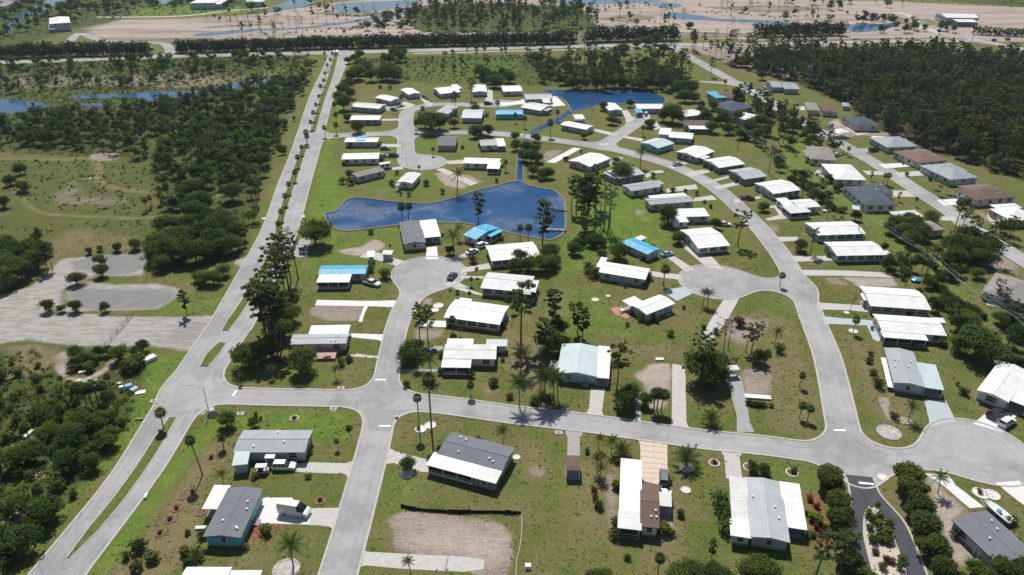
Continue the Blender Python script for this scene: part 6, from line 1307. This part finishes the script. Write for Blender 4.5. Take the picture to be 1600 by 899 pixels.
car('suv', 'white', 'c 838,722 836,704', 'small white car on the drive of the blue porched home'); car('suv', 'black', 'c 650,745 682,768', 'black car on the drive by the inner street palms'); car('pickup', 'white', 'c 1556,560 1598,550', 'white pickup near the grey blue gabled house')
for s1, pt, lb in (('d 1035,268 1065,267', 'white', 'white car on the far highway near the forest'), ('d 1200,262 1230,263', 'silver', 'silver car on the far highway beside the tall pole'), ('d 1405,254 1425,250', 'black', 'black car at the far highway bend'),
                   ('d 1490,246 1508,244', 'grey', 'grey car beyond the far highway bend'), ('d 1440,288 1475,296', 'silver', 'silver car turning at the far highway bend'), ('c 470,284 495,283', 'black', 'black car on the highway in front of the long hedge')): car('suv', pt, s1, lb)
# a trailer, a golf cart, a boat on its trailer
(ax_, ay_), (bx_, by_) = G('f 788,158 832,152'); o = thing('travel_trailer', 'small rounded white travel trailer beside the brown grey home', 'trailer', ((ax_ + bx_) / 2, (ay_ + by_) / 2, 0), math.atan2(by_ - ay_, bx_ - ax_))
b = MB(); pr = [(-2.6, .5), (-2.75, 1.4), (-2.4, 2.5), (2.2, 2.55), (2.75, 1.7), (2.6, .5)]; b.add([(x, sg * 1.1, z) for sg in (-1, 1) for x, z in pr], [tuple(range(6)), tuple(range(11, 5, -1))] + [(i, 6 + i, 6 + (i + 1) % 6, (i + 1) % 6) for i in range(6)])
obj('body', b.mesh('body', [M['paint_white']]), o); obj('hitch', MB().tube([(2.5, 0, .5), (3.8, 0, .45)], .06, 5).mesh('hitch', [M['galvanised']]), o)
for sy in (-1, 1): w_ = obj('wheel', WH, o, (-.3, sy * 1.05, .34)); obj('rim', RM, w_)
for xx in (-1.4, .6): wb = obj('window', WIN[(1.0, 1.15)][0], o, (xx, -1.12, 1.2)); obj('pane', WIN[(1.0, 1.15)][1], wb)
x, y = G('n 45,255')[0]; o = thing('golf_cart', 'golf cart with a white roof beside the white car and light grey shingle home', 'golf cart', (x, y, .02), .05)
obj('body', MB().box(-1.3, 1.3, -.62, .62, .3, .62, 0, .06).box(.7, 1.3, -.6, .6, .6, .95, 0, .08).mesh('body', [M['paint_silver']]), o); obj('seat', MB().box(-.7, .1, -.55, .55, .62, .8).box(-.8, -.68, -.55, .55, .62, 1.2).mesh('seat', [M['black_cloth']]), o)
obj('roof', MB().box(-1.3, 1.0, -.65, .65, 1.85, 1.92, 0, .04).mesh('roof', [M['paint_white']]), o)
for sx in (-1.1, .85):
    for sy in (-.58, .58): obj('post', MB().tube([(sx, sy, .6), (sx, sy, 1.86)], .03, 5).mesh('post', [M['galvanised']]), o); wq = obj('wheel', WH, o, (sx * .85, sy, .26)); wq.scale = (.7, .8, .7)
(ax_, ay_), (bx_, by_) = G('p 1480,566 1372,474'); o = thing('motor_boat', 'white open boat on a trailer beside the dark roofed home at the clipped trees', 'boat', ((ax_ + bx_) / 2, (ay_ + by_) / 2, 0), math.atan2(by_ - ay_, bx_ - ax_))
st_ = [(-3, .95), (-1, 1.05), (1, .95), (2.3, .55), (3.1, .05)]; V = []; 
for x, w2 in st_: V += [(x, -w2, 1.35), (x, -w2 * .55, .62), (x, 0, .5 + .1 * max(0, x - 1)), (x, w2 * .55, .62), (x, w2, 1.35), (x, w2 * .8, 1.3), (x, 0, .8), (x, -w2 * .8, 1.3)]
F = [(i * 8 + j, i * 8 + (j + 1) % 8, (i + 1) * 8 + (j + 1) % 8, (i + 1) * 8 + j) for i in range(4) for j in range(8)] + [tuple(range(7, -1, -1))]
obj('hull', mesh('hull', V, F, [M['paint_white']]), o); obj('console', MB().box(-.6, .1, -.35, .35, .8, 1.7, 0, .06).mesh('console', [M['paint_sky']]), o); obj('outboard_motor', MB().box(-3.35, -3.0, -.2, .2, .6, 1.75, 0, .05).mesh('outboard_motor', [M['paint_black']]), o)
obj('trailer_frame', MB().tube([(-2.6, -.9, .4), (2, -.6, .4), (3.9, 0, .45)], .05, 5).tube([(-2.6, .9, .4), (2, .6, .4), (3.9, 0, .45)], .05, 5).tube([(-2, -.9, .42), (-2, .9, .42)], .05, 5).mesh('trailer_frame', [M['galvanised']]), o)
for sy in (-1, 1): w_ = obj('wheel', WH, o, (-.8, sy * 1.05, .34)); obj('rim', RM, w_)
(ax_, ay_), (bx_, by_) = G('h 900,850 945,868'); o = thing('covered_mower', 'bright blue covered cart on the grass beside the hedgerow', 'cart', ((ax_ + bx_) / 2, (ay_ + by_) / 2, 0), -.5)
obj('cover', MB().ball((0, 0, .55), 1.5, 10, 0, .5, .08).mesh('cover', [M['paint_blue']]), o); obj('wheel', WH, o, (.8, -1.0, .34)); obj('wheel', WH, o, (-.8, -1.0, .34))
# street lamp and wooden utility poles with wires
def lamp(s, h, arm, label):
    x, y = G(s)[0]; o = thing('street_lamp', label, 'street lamp', (x, y, 0)); obj('pole', MB().tube([(0, 0, 0), (0, 0, h * .6), (0, 0, h)], [.11, .08, .06], 8).mesh('pole', [M['galvanised']]), o)
    obj('arm', MB().tube([(0, 0, h - .1), (arm * .5, .1, h + .35), (arm, .15, h + .4)], .04, 6).mesh('arm', [M['galvanised']]), o); obj('lamp_head', MB().box(arm - .55, arm + .1, .02, .28, h + .32, h + .46, 0, .04).mesh('lamp_head', [M['galvanised']]), o)
lamp('i 1310,790', 7.5, -2.6, 'tall grey street lamp with one arm at the boulevard corner')
x, y = G('i 1330,798')[0]; o = thing('planter_ring', 'dark oval planting ring beside the street lamp at the boulevard corner', 'planter', (x, y, 0)); obj('mulch', MB().tube([(0, 0, 0), (0, 0, .15)], 1.2, 14).mesh('mulch', [M['dark_hole']]), o)
def upole(s, h, label, arms=1):
    x, y = G(s)[0] if isinstance(s, str) else s; o = thing('utility_pole', label, 'utility pole', (x, y, 0)); obj('pole', MB().tube([(0, 0, 0), (0, 0, h)], [.17, .11], 7).mesh('pole', [M['pole_wood']]), o)
    for q in range(arms): obj('crossarm', MB().box(-1.1, 1.1, -.06, .06, h - .6 - q * .9, h - .45 - q * .9).mesh('crossarm', [M['pole_wood']]), o, (0, 0, 0), LINE_A)
    for q in (-.95, -.5, .95):
        obj('insulator', MB().tube([(q * math.cos(LINE_A), q * math.sin(LINE_A), h - .45), (q * math.cos(LINE_A), q * math.sin(LINE_A), h - .2)], .05, 5).mesh('insulator', [M['stone']]), o)
    return (x, y, h)
tops = [((1158, 196), 11), ((1208, 231), 11), ((1262, 266), 11), ((1350, 325), 11), ((1457, 396), 11), ((1592, 494), 11), ((1700, 575), 11)]
PL = [(*at(px_, py_, h_), h_) for (px_, py_), h_ in tops]
LINE_A = math.atan2(PL[4][1] - PL[3][1], PL[4][0] - PL[3][0]) + math.pi / 2
nm_ = ['where the hedgerow begins', 'behind the first outer loop cottage', 'behind the third outer loop home', 'between the slate hip roofed house and the hedge', 'above the upper white twin home', 'beside the brown house with the pool', 'past the brown house with the pool']
for (x, y, h_), n_ in zip(PL, nm_): upole((x, y), h_, 'wooden utility pole with crossarm ' + n_)
for q in (-.95, -.5, .95):
    b = MB()
    for (x0, y0, h0), (x1, y1, h1) in zip(PL[:-1], PL[1:]):
        pts = []
        for j in range(9):
            f = j / 8; pts.append((x0 + (x1 - x0) * f + q * math.cos(LINE_A) - PL[0][0], y0 + (y1 - y0) * f + q * math.sin(LINE_A) - PL[0][1], h0 + (h1 - h0) * f - .2 - 1.1 * 4 * f * (1 - f)))
        b.tube(pts, .028, 4)
    thing('power_line', f"{'outer' if q < -.9 else 'middle' if q < 0 else 'inner'} wire of the power line above the hedgerow", 'power line', (PL[0][0], PL[0][1], 0), 0, None, b.mesh('power_line', [M['galvanised']]))
for s1, h_, lb in (('d 1270,270', 20, 'very tall leaning utility pole at the far highway bend'), ('c 325,310', 14, 'slim pole on the near verge of the highway by the hedge'), ('b 960,318', 13, 'slim pole beside the highway opposite the old field'), ('c 1335,280', 13, 'slim pole beside the highway near the forest corner'), ('f 945,160', 6, 'slim white pole on the round street end above the lake'), ('f 857,792', 5, 'slim flag pole beside the tilted white shed')): 
    LINE_A = 0.0
    if h_ > 12: upole(s1, h_, lb)
    else: x, y = G(s1)[0]; o = thing('slim_pole', lb, 'pole', (x, y, 0)); obj('pole', MB().tube([(0, 0, 0), (0, 0, h_)], [.08, .05], 6).mesh('pole', [M['galvanised']]), o); obj('cap', MB().ball((0, 0, h_), .12, 6).mesh('cap', [M['trim_white']]), o)
# silt fence and white pipe
pts = spline(G('n 905,470 1000,488 1200,505 1480,506 1600,514 o 55,511'), False, 4); c0 = pts.mean(0); o = thing('silt_fence', 'low black cloth silt fence along the top of the bare grey soil', 'fence', (c0[0], c0[1], 0))
for i in range(0, len(pts), 2):
    p_, q_ = pts[i], pts[min(i + 2, len(pts) - 1)]
    if i + 1 < len(pts): mid = (p_ + q_) / 2 + rng.normal(size=2) * .08; obj('cloth_panel', MB().add([(*(v - c0), z) for z in (0, .75 + .15 * math.sin(i)) for v in (p_, mid, q_)], [(0, 1, 4, 3), (1, 2, 5, 4)]).mesh('cloth_panel', [M['black_cloth']]), o)
    obj('stake', MB().box(-.03, .03, -.03, .03, 0, 1.0).mesh('stake', [M['wood_old']]), o, (p_[0] - c0[0], p_[1] - c0[1], 0))
pts = spline(G('o 58,520 62,600 50,720 30,800 25,896 20,960'), False, 4); c0 = pts.mean(0); thing('white_pipe', 'long pale pipe lying on the grass down from the black silt fence', 'pipe', (c0[0], c0[1], 0), 0, None, MB().tube([(*(v - c0), .12) for v in pts], .09, 6).mesh('white_pipe', [M['stone']]))
# gate across the rough road
A_, B_ = [Vector(p) for p in G('i 660,372 835,172')]; o = thing('road_gate', 'long rusty pipe gate slanting across the rough road to the gravel yard', 'gate', (A_.x, A_.y, 0)); d_ = B_ - A_; nseg = 5
for i in range(nseg + 1): obj('post', MB().tube([(0, 0, 0), (0, 0, 1.5)], .07, 6).mesh('post', [M['rust']]), o, (d_.x * i / nseg, d_.y * i / nseg, 0))
for i in range(nseg):
    for zz in (.4, .9, 1.4): obj('rail', MB().tube([(d_.x * i / nseg, d_.y * i / nseg, zz), (d_.x * (i + 1) / nseg, d_.y * (i + 1) / nseg, zz)], .04, 5).mesh('rail', [M['rust']]), o)
# concrete inlets and boxes
for s1, lb in (('j 532,628', 'concrete drain box on the corner lawn of the pink decked home'), ('j 485,756', 'concrete drain slab on the lawn above the light grey shingle home'), ('k 332,768', 'concrete drain box beside the lawn of the teal gabled home'), ('i 962,712', 'square drain slab on the grass beside the boulevard'), ('i 1503,790', 'small pale cover in the lawn near the street lamp'), ('o 292,8', 'pale drain slab beside the cross street above the brown shelter')):
    x, y = G(s1)[0]; o = thing('drain_box', lb, 'drain', (x, y, 0)); obj('slab', MB().box(-.85, .85, -.6, .6, 0, .22, 0, .03).mesh('slab', [M['concrete']]), o); obj('grate', MB().box(-.4, .4, -.3, .3, .22, .25).mesh('grate', [M['rust']]), o)
# planting rings
RINGB = MB(); 
for j in range(14):
    a0, a1 = 6.283 * j / 14, 6.283 * (j + .9) / 14; RINGB.add([(q * math.cos(a), q * math.sin(a), z) for z in (0, .16) for q, a in ((.82, a0), (1, a0), (1, a1), (.82, a1))], [(4, 5, 6, 7), (0, 1, 5, 4), (1, 2, 6, 5), (2, 3, 7, 6), (3, 0, 4, 7)])
rings = {m_: RINGB.mesh('edging', [M[m_]]) for m_ in ('brick_edge', 'white_stone', 'stone')}; MULS = MB().tube([(0, 0, 0), (0, 0, .09)], .84, 12).mesh('stone_gravel', [M['stone']]); MUL = MB().tube([(0, 0, 0), (0, 0, .09)], .84, 12).mesh('mulch', [M['mulch']]); MULW = MB().tube([(0, 0, 0), (0, 0, .09)], .84, 12).mesh('white_gravel', [M['white_stone']])
for s1, r_, m_, mu, lb in (('m 1320,155', .9, 'brick_edge', MUL, 'brick ring highest on the dry slope beside the boulevard'), ('m 1205,372', .8, 'brick_edge', MUL, 'brick ring beside the shadow of the tall palm'), ('m 1143,405', 1.0, 'brick_edge', MUL, 'brick ring just below the tall palm, the second down the slope'),
    ('m 1105,475', 1.2, 'brick_edge', MUL, 'brick ring holding a low bush, the third down the slope'), ('m 1063,548', 1.1, 'brick_edge', MUL, 'brick ring fourth down the dry slope'), ('m 1002,632', 1.0, 'brick_edge', MUL, 'lowest brick ring on the dry slope beside the boulevard'),
    ('m 1258,500', 1.2, 'brick_edge', MUL, 'brick ring touching the porch of the turquoise home'), ('n 402,432', 1.1, 'brick_edge', MUL, 'pinkish ring on the lawn above the white van'), ('o 1263,196', 1.15, 'white_stone', MUL, 'white ring with orange plants beside the white drive'), ('p 150,256', 1.3, 'white_stone', MUL, 'white ring on the lawn above the large pale grey home'),
    ('o 1482,222', 1.3, 'white_stone', MUL, 'white ring with a dark bush at the top corner of the large pale grey home'), ('o 1090,222', 1.6, 'white_stone', MULW, 'white ring round the wide date palm'), ('l 532,272', 1.2, 'white_stone', MULW, 'white ring round the fan palm in front of the lower white twin'), ('l 490,156', .8, 'white_stone', MULW, 'small ring between the two drives of the white twins'),
    ('j 240,816', 1.0, 'white_stone', MUL, 'small ring alone on the lawn above the light grey shingle home'), ('k 520,75', 1.1, 'white_stone', MULW, 'pale ring on the green beyond the terrace home'), ('k 600,52', .7, 'white_stone', MULW, 'tiny pale ring on the green beyond the terrace home'), ('l 755,905', 2.6, 'stone', MULS, 'large pale stone oval inside the bend by the round street end'),
    ('j 1140,112', 1.5, 'white_stone', MULW, 'white stone ring, upper half of the figure eight bed by the street'), ('j 1118,140', 1.2, 'white_stone', MULW, 'white stone ring, lower half of the figure eight bed by the street'), ('j 1090,860', 1.3, 'white_stone', MULW, 'white gravel ring round the base of the second tall fan palm'), ('j 1030,884', 1.3, 'white_stone', MULW, 'white gravel ring round the base of the first tall fan palm'),
    ('n 945,262', 1.4, 'white_stone', MULW, 'white gravel ring under the small tree beside the drive'), ('p 715,285', 1.1, 'white_stone', MULW, 'white gravel ring at the mouth of the black entrance drive'), ('p 1330,385', 1.6, 'white_stone', MULW, 'white gravel ring nearer the drive by the boat'), ('p 1398,395', 1.5, 'white_stone', MULW, 'white gravel ring farther from the drive by the boat'),
    ('n 190,860', 2.4, 'stone', MULS, 'broad pale stone bed under the leaning palm'), ('o 1085,365', 1.0, 'white_stone', MULW, 'pale ring on the lawn below the date palm'), ('o 28,160', .8, 'white_stone', MULW, 'pale ring at the end wall of the grey home with the white porch roof')):
    x, y = G(s1)[0]; o = thing('planting_ring', lb, 'planter', (x, y, 0), random.random()); o.scale = (r_, r_, 1); obj('edging', rings[m_], o); obj(mu.name.split('.')[0], mu, o)
# kidney shaped bed
kb = spline(G('l 700,690 740,690 758,720 752,760 785,815 830,805 885,825 893,850 850,850 800,840 745,820 715,760 695,715'), True, 5); c0 = kb.mean(0); o = thing('kidney_bed', 'long kidney shaped flower bed edged in pale stone by the feather palm', 'flower bed', (c0[0], c0[1], 0))
obj('mulch', MB().slab([(*(v - c0), .08) for v in kb], .08).mesh('mulch', [M['wood_old']]), o)
for i in range(0, len(kb)): obj('edging_stone', STONE if i else globals().setdefault('STONE', MB().ball((0, 0, .06), .2, 6, 0, .6, .15).mesh('edging_stone', [M['stone']])), o, (*(kb[i] - c0), 0), i)
# dumped junk beside the boulevard
for s1, sz, rot, m_, nm2, lb in (('i 765,640', (.5, .4, 1.1), .2, 'paint_white', 'dumped_fridge', 'upright white fridge, standing apart at the junk pile'), ('i 808,628', (.7, .6, 1.0), .6, 'paint_sky', 'dumped_cabinet', 'pale blue dented cabinet in the junk pile'), ('i 842,645', (.8, .6, .8), 1.0, 'paint_silver', 'dumped_cabinet', 'grey dented cabinet in the middle of the junk pile'), ('i 878,655', (1.1, .7, .15), .3, 'paint_white', 'dumped_door', 'flat white door lying at the edge of the junk pile'),
    ('i 935,455', (1.6, .9, .9), .9, 'paint_white', 'dumped_crate', 'big pale crate tipped against the bushes near the gate'), ('m 182,20', (.4, 1.2, .5), -.2, 'paint_white', 'dumped_box', 'narrow white box in the clearing of the thicket'), ('i 870,825', (.9, .2, .3), .1, 'wood_old', 'dumped_beam', 'short brown beam on the grass below the junk pile'), ('i 515,530', (.8, .4, .3), .3, 'paint_white', 'dumped_board', 'pale board on the dirt track in the thicket'),
    ('m 915,408', (.25, .6, .5), .1, 'paint_white', 'white_sack', 'white sack on the verge grass beside the boulevard'), ('m 1255,605', (.9, .35, .35), .05, 'trim_white', 'garden_bench', 'white bench against the side wall of the turquoise home'), ('k 922,450', (1.0, .5, .3), 0, 'paint_white', 'white_bench', 'white bench at the head of the sandy lot'), ('k 1535,688', (2.9, .7, .4), -.12, 'trim_white', 'long_white_tank', 'long low white tank on the brown dirt lot'),
    ('f 412,390', (.2, .2, .6), 0, 'tyre', 'marker_post', 'small dark marker on the boulevard lawn'), ('j 880,815', (.3, .3, .6), .4, 'galvanised', 'mailbox', 'grey mailbox at the corner facing the tall fan palms'), ('o 100,850', (.5, .4, .7), 0, 'trim_white', 'water_heater', 'white pump box at the lower end of the pale pipe'), ('g 968,690', (.3, .3, .3), 0, 'paint_blue', 'blue_bin', 'small blue bin beside the vivid blue roofed home')):
    x, y = G(s1)[0]; o = thing(nm2, lb, nm2.split('_')[-1], (x, y, 0), rot); a_, b_, c_ = sz
    obj('casing', MB().box(-a_, a_, -b_, b_, .02, c_, 0, .05 * min(a_, c_)).mesh('casing', [M[m_]]), o); obj('lid', MB().box(-a_ * 1.03, a_ * 1.03, -b_ * 1.03, b_ * 1.03, c_, c_ + .06, 0, .02).mesh('lid', [M[m_]]), o)
for i in range(16):
    x, y = G('i 560,610')[0]; x += rng.normal() * 3.0; y += rng.normal() * 1.3; r_ = rng.uniform(.25, .6)
    thing('rubble_block', 'pale block of dumped rubble between the palms and the dirt track', 'rubble', (x, y, 0), rng.random() * 6, 'dumped pale rubble', MB().ball((0, 0, r_ * .5), r_, 6, 0, .6, .25).mesh('rubble_block', [M['white_stone']]))
for i in range(7):
    x, y = G('e 525,230')[0]; x += rng.normal() * 3.5; y += rng.normal() * 1.6; r_ = rng.uniform(.3, .7)
    thing('rubble_block', 'pale boulder in the heap beside the mown trail', 'rubble', (x, y, 0), rng.random() * 6, 'pale boulders by the trail', MB().ball((0, 0, r_ * .5), r_, 6, 0, .6, .25).mesh('rubble_block', [M['white_stone']]))
# docks, driftwood and fountain on the lake
(ax_, ay_), (bx_, by_) = G('g 205,540 338,546'); o = thing('wooden_dock', 'narrow wooden dock reaching from the rounded lake end into the water', 'dock', (bx_, by_, 0), math.atan2(ay_ - by_, ax_ - bx_)); Ld = math.hypot(ax_ - bx_, ay_ - by_)
for i in range(int(Ld / .5)): obj('plank', globals().setdefault('PLANK', MB().box(0, .46, -.75, .75, .5, .56).mesh('plank', [M['wood_old']])), o, (i * .5, 0, .004 * (i % 2)))
for i in range(4):
    for sy in (-.7, .7): obj('post', globals().setdefault('DPOST', MB().tube([(0, 0, -.3), (0, 0, 1.0)], .09, 6).mesh('post', [M['wood_old']])), o, (.3 + i * (Ld - .6) / 3, sy, 0))
(ax_, ay_), (bx_, by_) = G('g 212,405 342,428'); o = thing('fallen_tree', 'bare fallen tree lying from the lake bank into the water', 'fallen tree', (bx_, by_, 0), math.atan2(ay_ - by_, ax_ - bx_)); Ld = math.hypot(ax_ - bx_, ay_ - by_)
obj('trunk', MB().tube([(0, 0, .3), (Ld * .5, .1, .35), (Ld, 0, .25)], [.28, .2, .06], 7).mesh('trunk', [M['bark']]), o)
b = MB()
for i in range(14): q = Ld * (.3 + .05 * i); a = random.uniform(-1, 1); b.tube([(q, 0, .3), (q + 1.2, a * 1.6, .4 + random.random() * .8)], [.07, .02], 4)
obj('branches', b.mesh('branches', [M['bark']]), o)
x, y = G('f 820,445')[0]; o = thing('fountain', 'low fountain spraying in the narrow half of the lake', 'fountain', (x, y, 0)); b = MB()
t = NT('spray'); M['spray'] = t.fin((.75, .8, .85), .3, .5)
for i in range(22):
    a = 6.283 * i / 22; R_ = random.uniform(1.6, 3.6); hh = random.uniform(1.2, 2.6)
    for j in range(9): f = (j + random.random()) / 9; b.ball((R_ * f * math.cos(a), R_ * f * math.sin(a), .05 + hh * 4 * f * (1 - f) * .7), .05, 4)
obj('spray', b.mesh('spray', [M['spray']]), o); obj('nozzle', MB().tube([(0, 0, 0), (0, 0, .3)], .25, 8).mesh('nozzle', [M['metal_grey']]), o)
# pool enclosures: a light frame over a pool
def cage(s, label, h=2.8, water_=True):
    cs = G(s); c0 = np.mean(cs, 0); o = thing('pool_enclosure', label, 'pool cage', (c0[0], c0[1], 0)); L_ = [np.array(c) - c0 for c in cs]
    if water_: obj('pool', MB().slab([(*(v * .5), .08) for v in L_], .05).mesh('pool', [M['pale_water']]), o)
    obj('deck', MB().slab([(*v, .05) for v in L_], .05).mesh('deck', [M['concrete']]), o)
    for i in range(4):
        a, b_ = L_[i], L_[(i + 1) % 4]
        for f in (0, .33, .66): v = a + (b_ - a) * f; obj('post', MB().tube([(*v, 0), (*v, h)], .05, 4).mesh('post', [M['metal_grey']]), o)
        obj('top_rail', MB().tube([(*a, h), (*b_, h)], .05, 4).mesh('top_rail', [M['metal_grey']]), o)
    for f in (.25, .5, .75): obj('roof_rail', MB().tube([(*(L_[0] + (L_[1] - L_[0]) * f), h), (*(L_[3] + (L_[2] - L_[3]) * f), h)], .04, 4).mesh('roof_rail', [M['metal_grey']]), o)
cage('l 1370,110 1490,125 1440,50 1330,30', 'pool under a frame cage beside the brown house with the pool'); cage('h 290,185 395,230 400,200 310,160', 'pool cage at the side of the white hip roofed house', 2.6)
# hand rails and steps at the pink deck, patio sets
for s1, lb in (('h 350,425', 'round patio table on the cluttered patio behind the screened front room'), ('k 690,150', 'round patio table on the orange brown terrace'), ('o 955,385', 'round patio table beside the brown roof'), ('b 1440,720', 'round patio table at the white and teal home')):
    x, y = G(s1)[0]; o = thing('patio_table', lb, 'table', (x, y, 0)); obj('table_top', MB().tube([(0, 0, .7), (0, 0, .75)], .65, 12).mesh('table_top', [M['trim_white']]), o); obj('leg', MB().tube([(0, 0, 0), (0, 0, .7)], .06, 6).mesh('leg', [M['metal_grey']]), o)
    for q in range(3):
        a = q * 2.1; ch = thing('patio_chair', lb.replace('round patio table', ['first', 'second', 'third'][q] + ' plastic chair round the table'), 'chair', (x + 1.1 * math.cos(a), y + 1.1 * math.sin(a), 0), a, 'patio chairs ' + lb[18:]); obj('seat', MB().box(-.25, .25, -.25, .25, .38, .44).mesh('seat', [M['trim_white']]), ch); obj('backrest', MB().box(.2, .25, -.25, .25, .44, .85).mesh('backrest', [M['trim_white']]), ch)
        for sx in (-.2, .2):
            for sy in (-.2, .2): obj('leg', MB().tube([(sx, sy, 0), (sx, sy, .4)], .025, 4).mesh('leg', [M['trim_white']]), ch)
# guard rail on the far bend
pts = spline(G('d 1000,270 1150,272 1330,272 1450,300 1600,345'), False, 3); c0 = pts.mean(0); b = MB().tube([(*(v - c0), .7) for v in pts], .16, 4)
for v in pts[::2]: b.tube([(*(v - c0), 0), (*(v - c0), .8)], .1, 4)
thing('guard_rail', 'dark guard rail along the far highway bend', 'guard rail', (c0[0], c0[1], 0), 0, None, b.mesh('guard_rail', [M['rust']]))
# ---- the air: an even pale haze round everything
if HAZE:
    hm = bpy.data.materials.new('haze'); hm.use_nodes = True; nt = hm.node_tree; nt.nodes.clear()
    vo_ = nt.nodes.new('ShaderNodeVolumePrincipled'); vo_.inputs['Color'].default_value = (.72, .82, .95, 1); vo_.inputs['Density'].default_value = HAZE; vo_.inputs['Anisotropy'].default_value = .3
    oo = nt.nodes.new('ShaderNodeOutputMaterial'); nt.links.new(vo_.outputs[0], oo.inputs['Volume'])
    obj('haze', MB().box(-9500, 9500, -3500, 12500, -1.5, 107).mesh('haze', [hm]), kind='stuff')
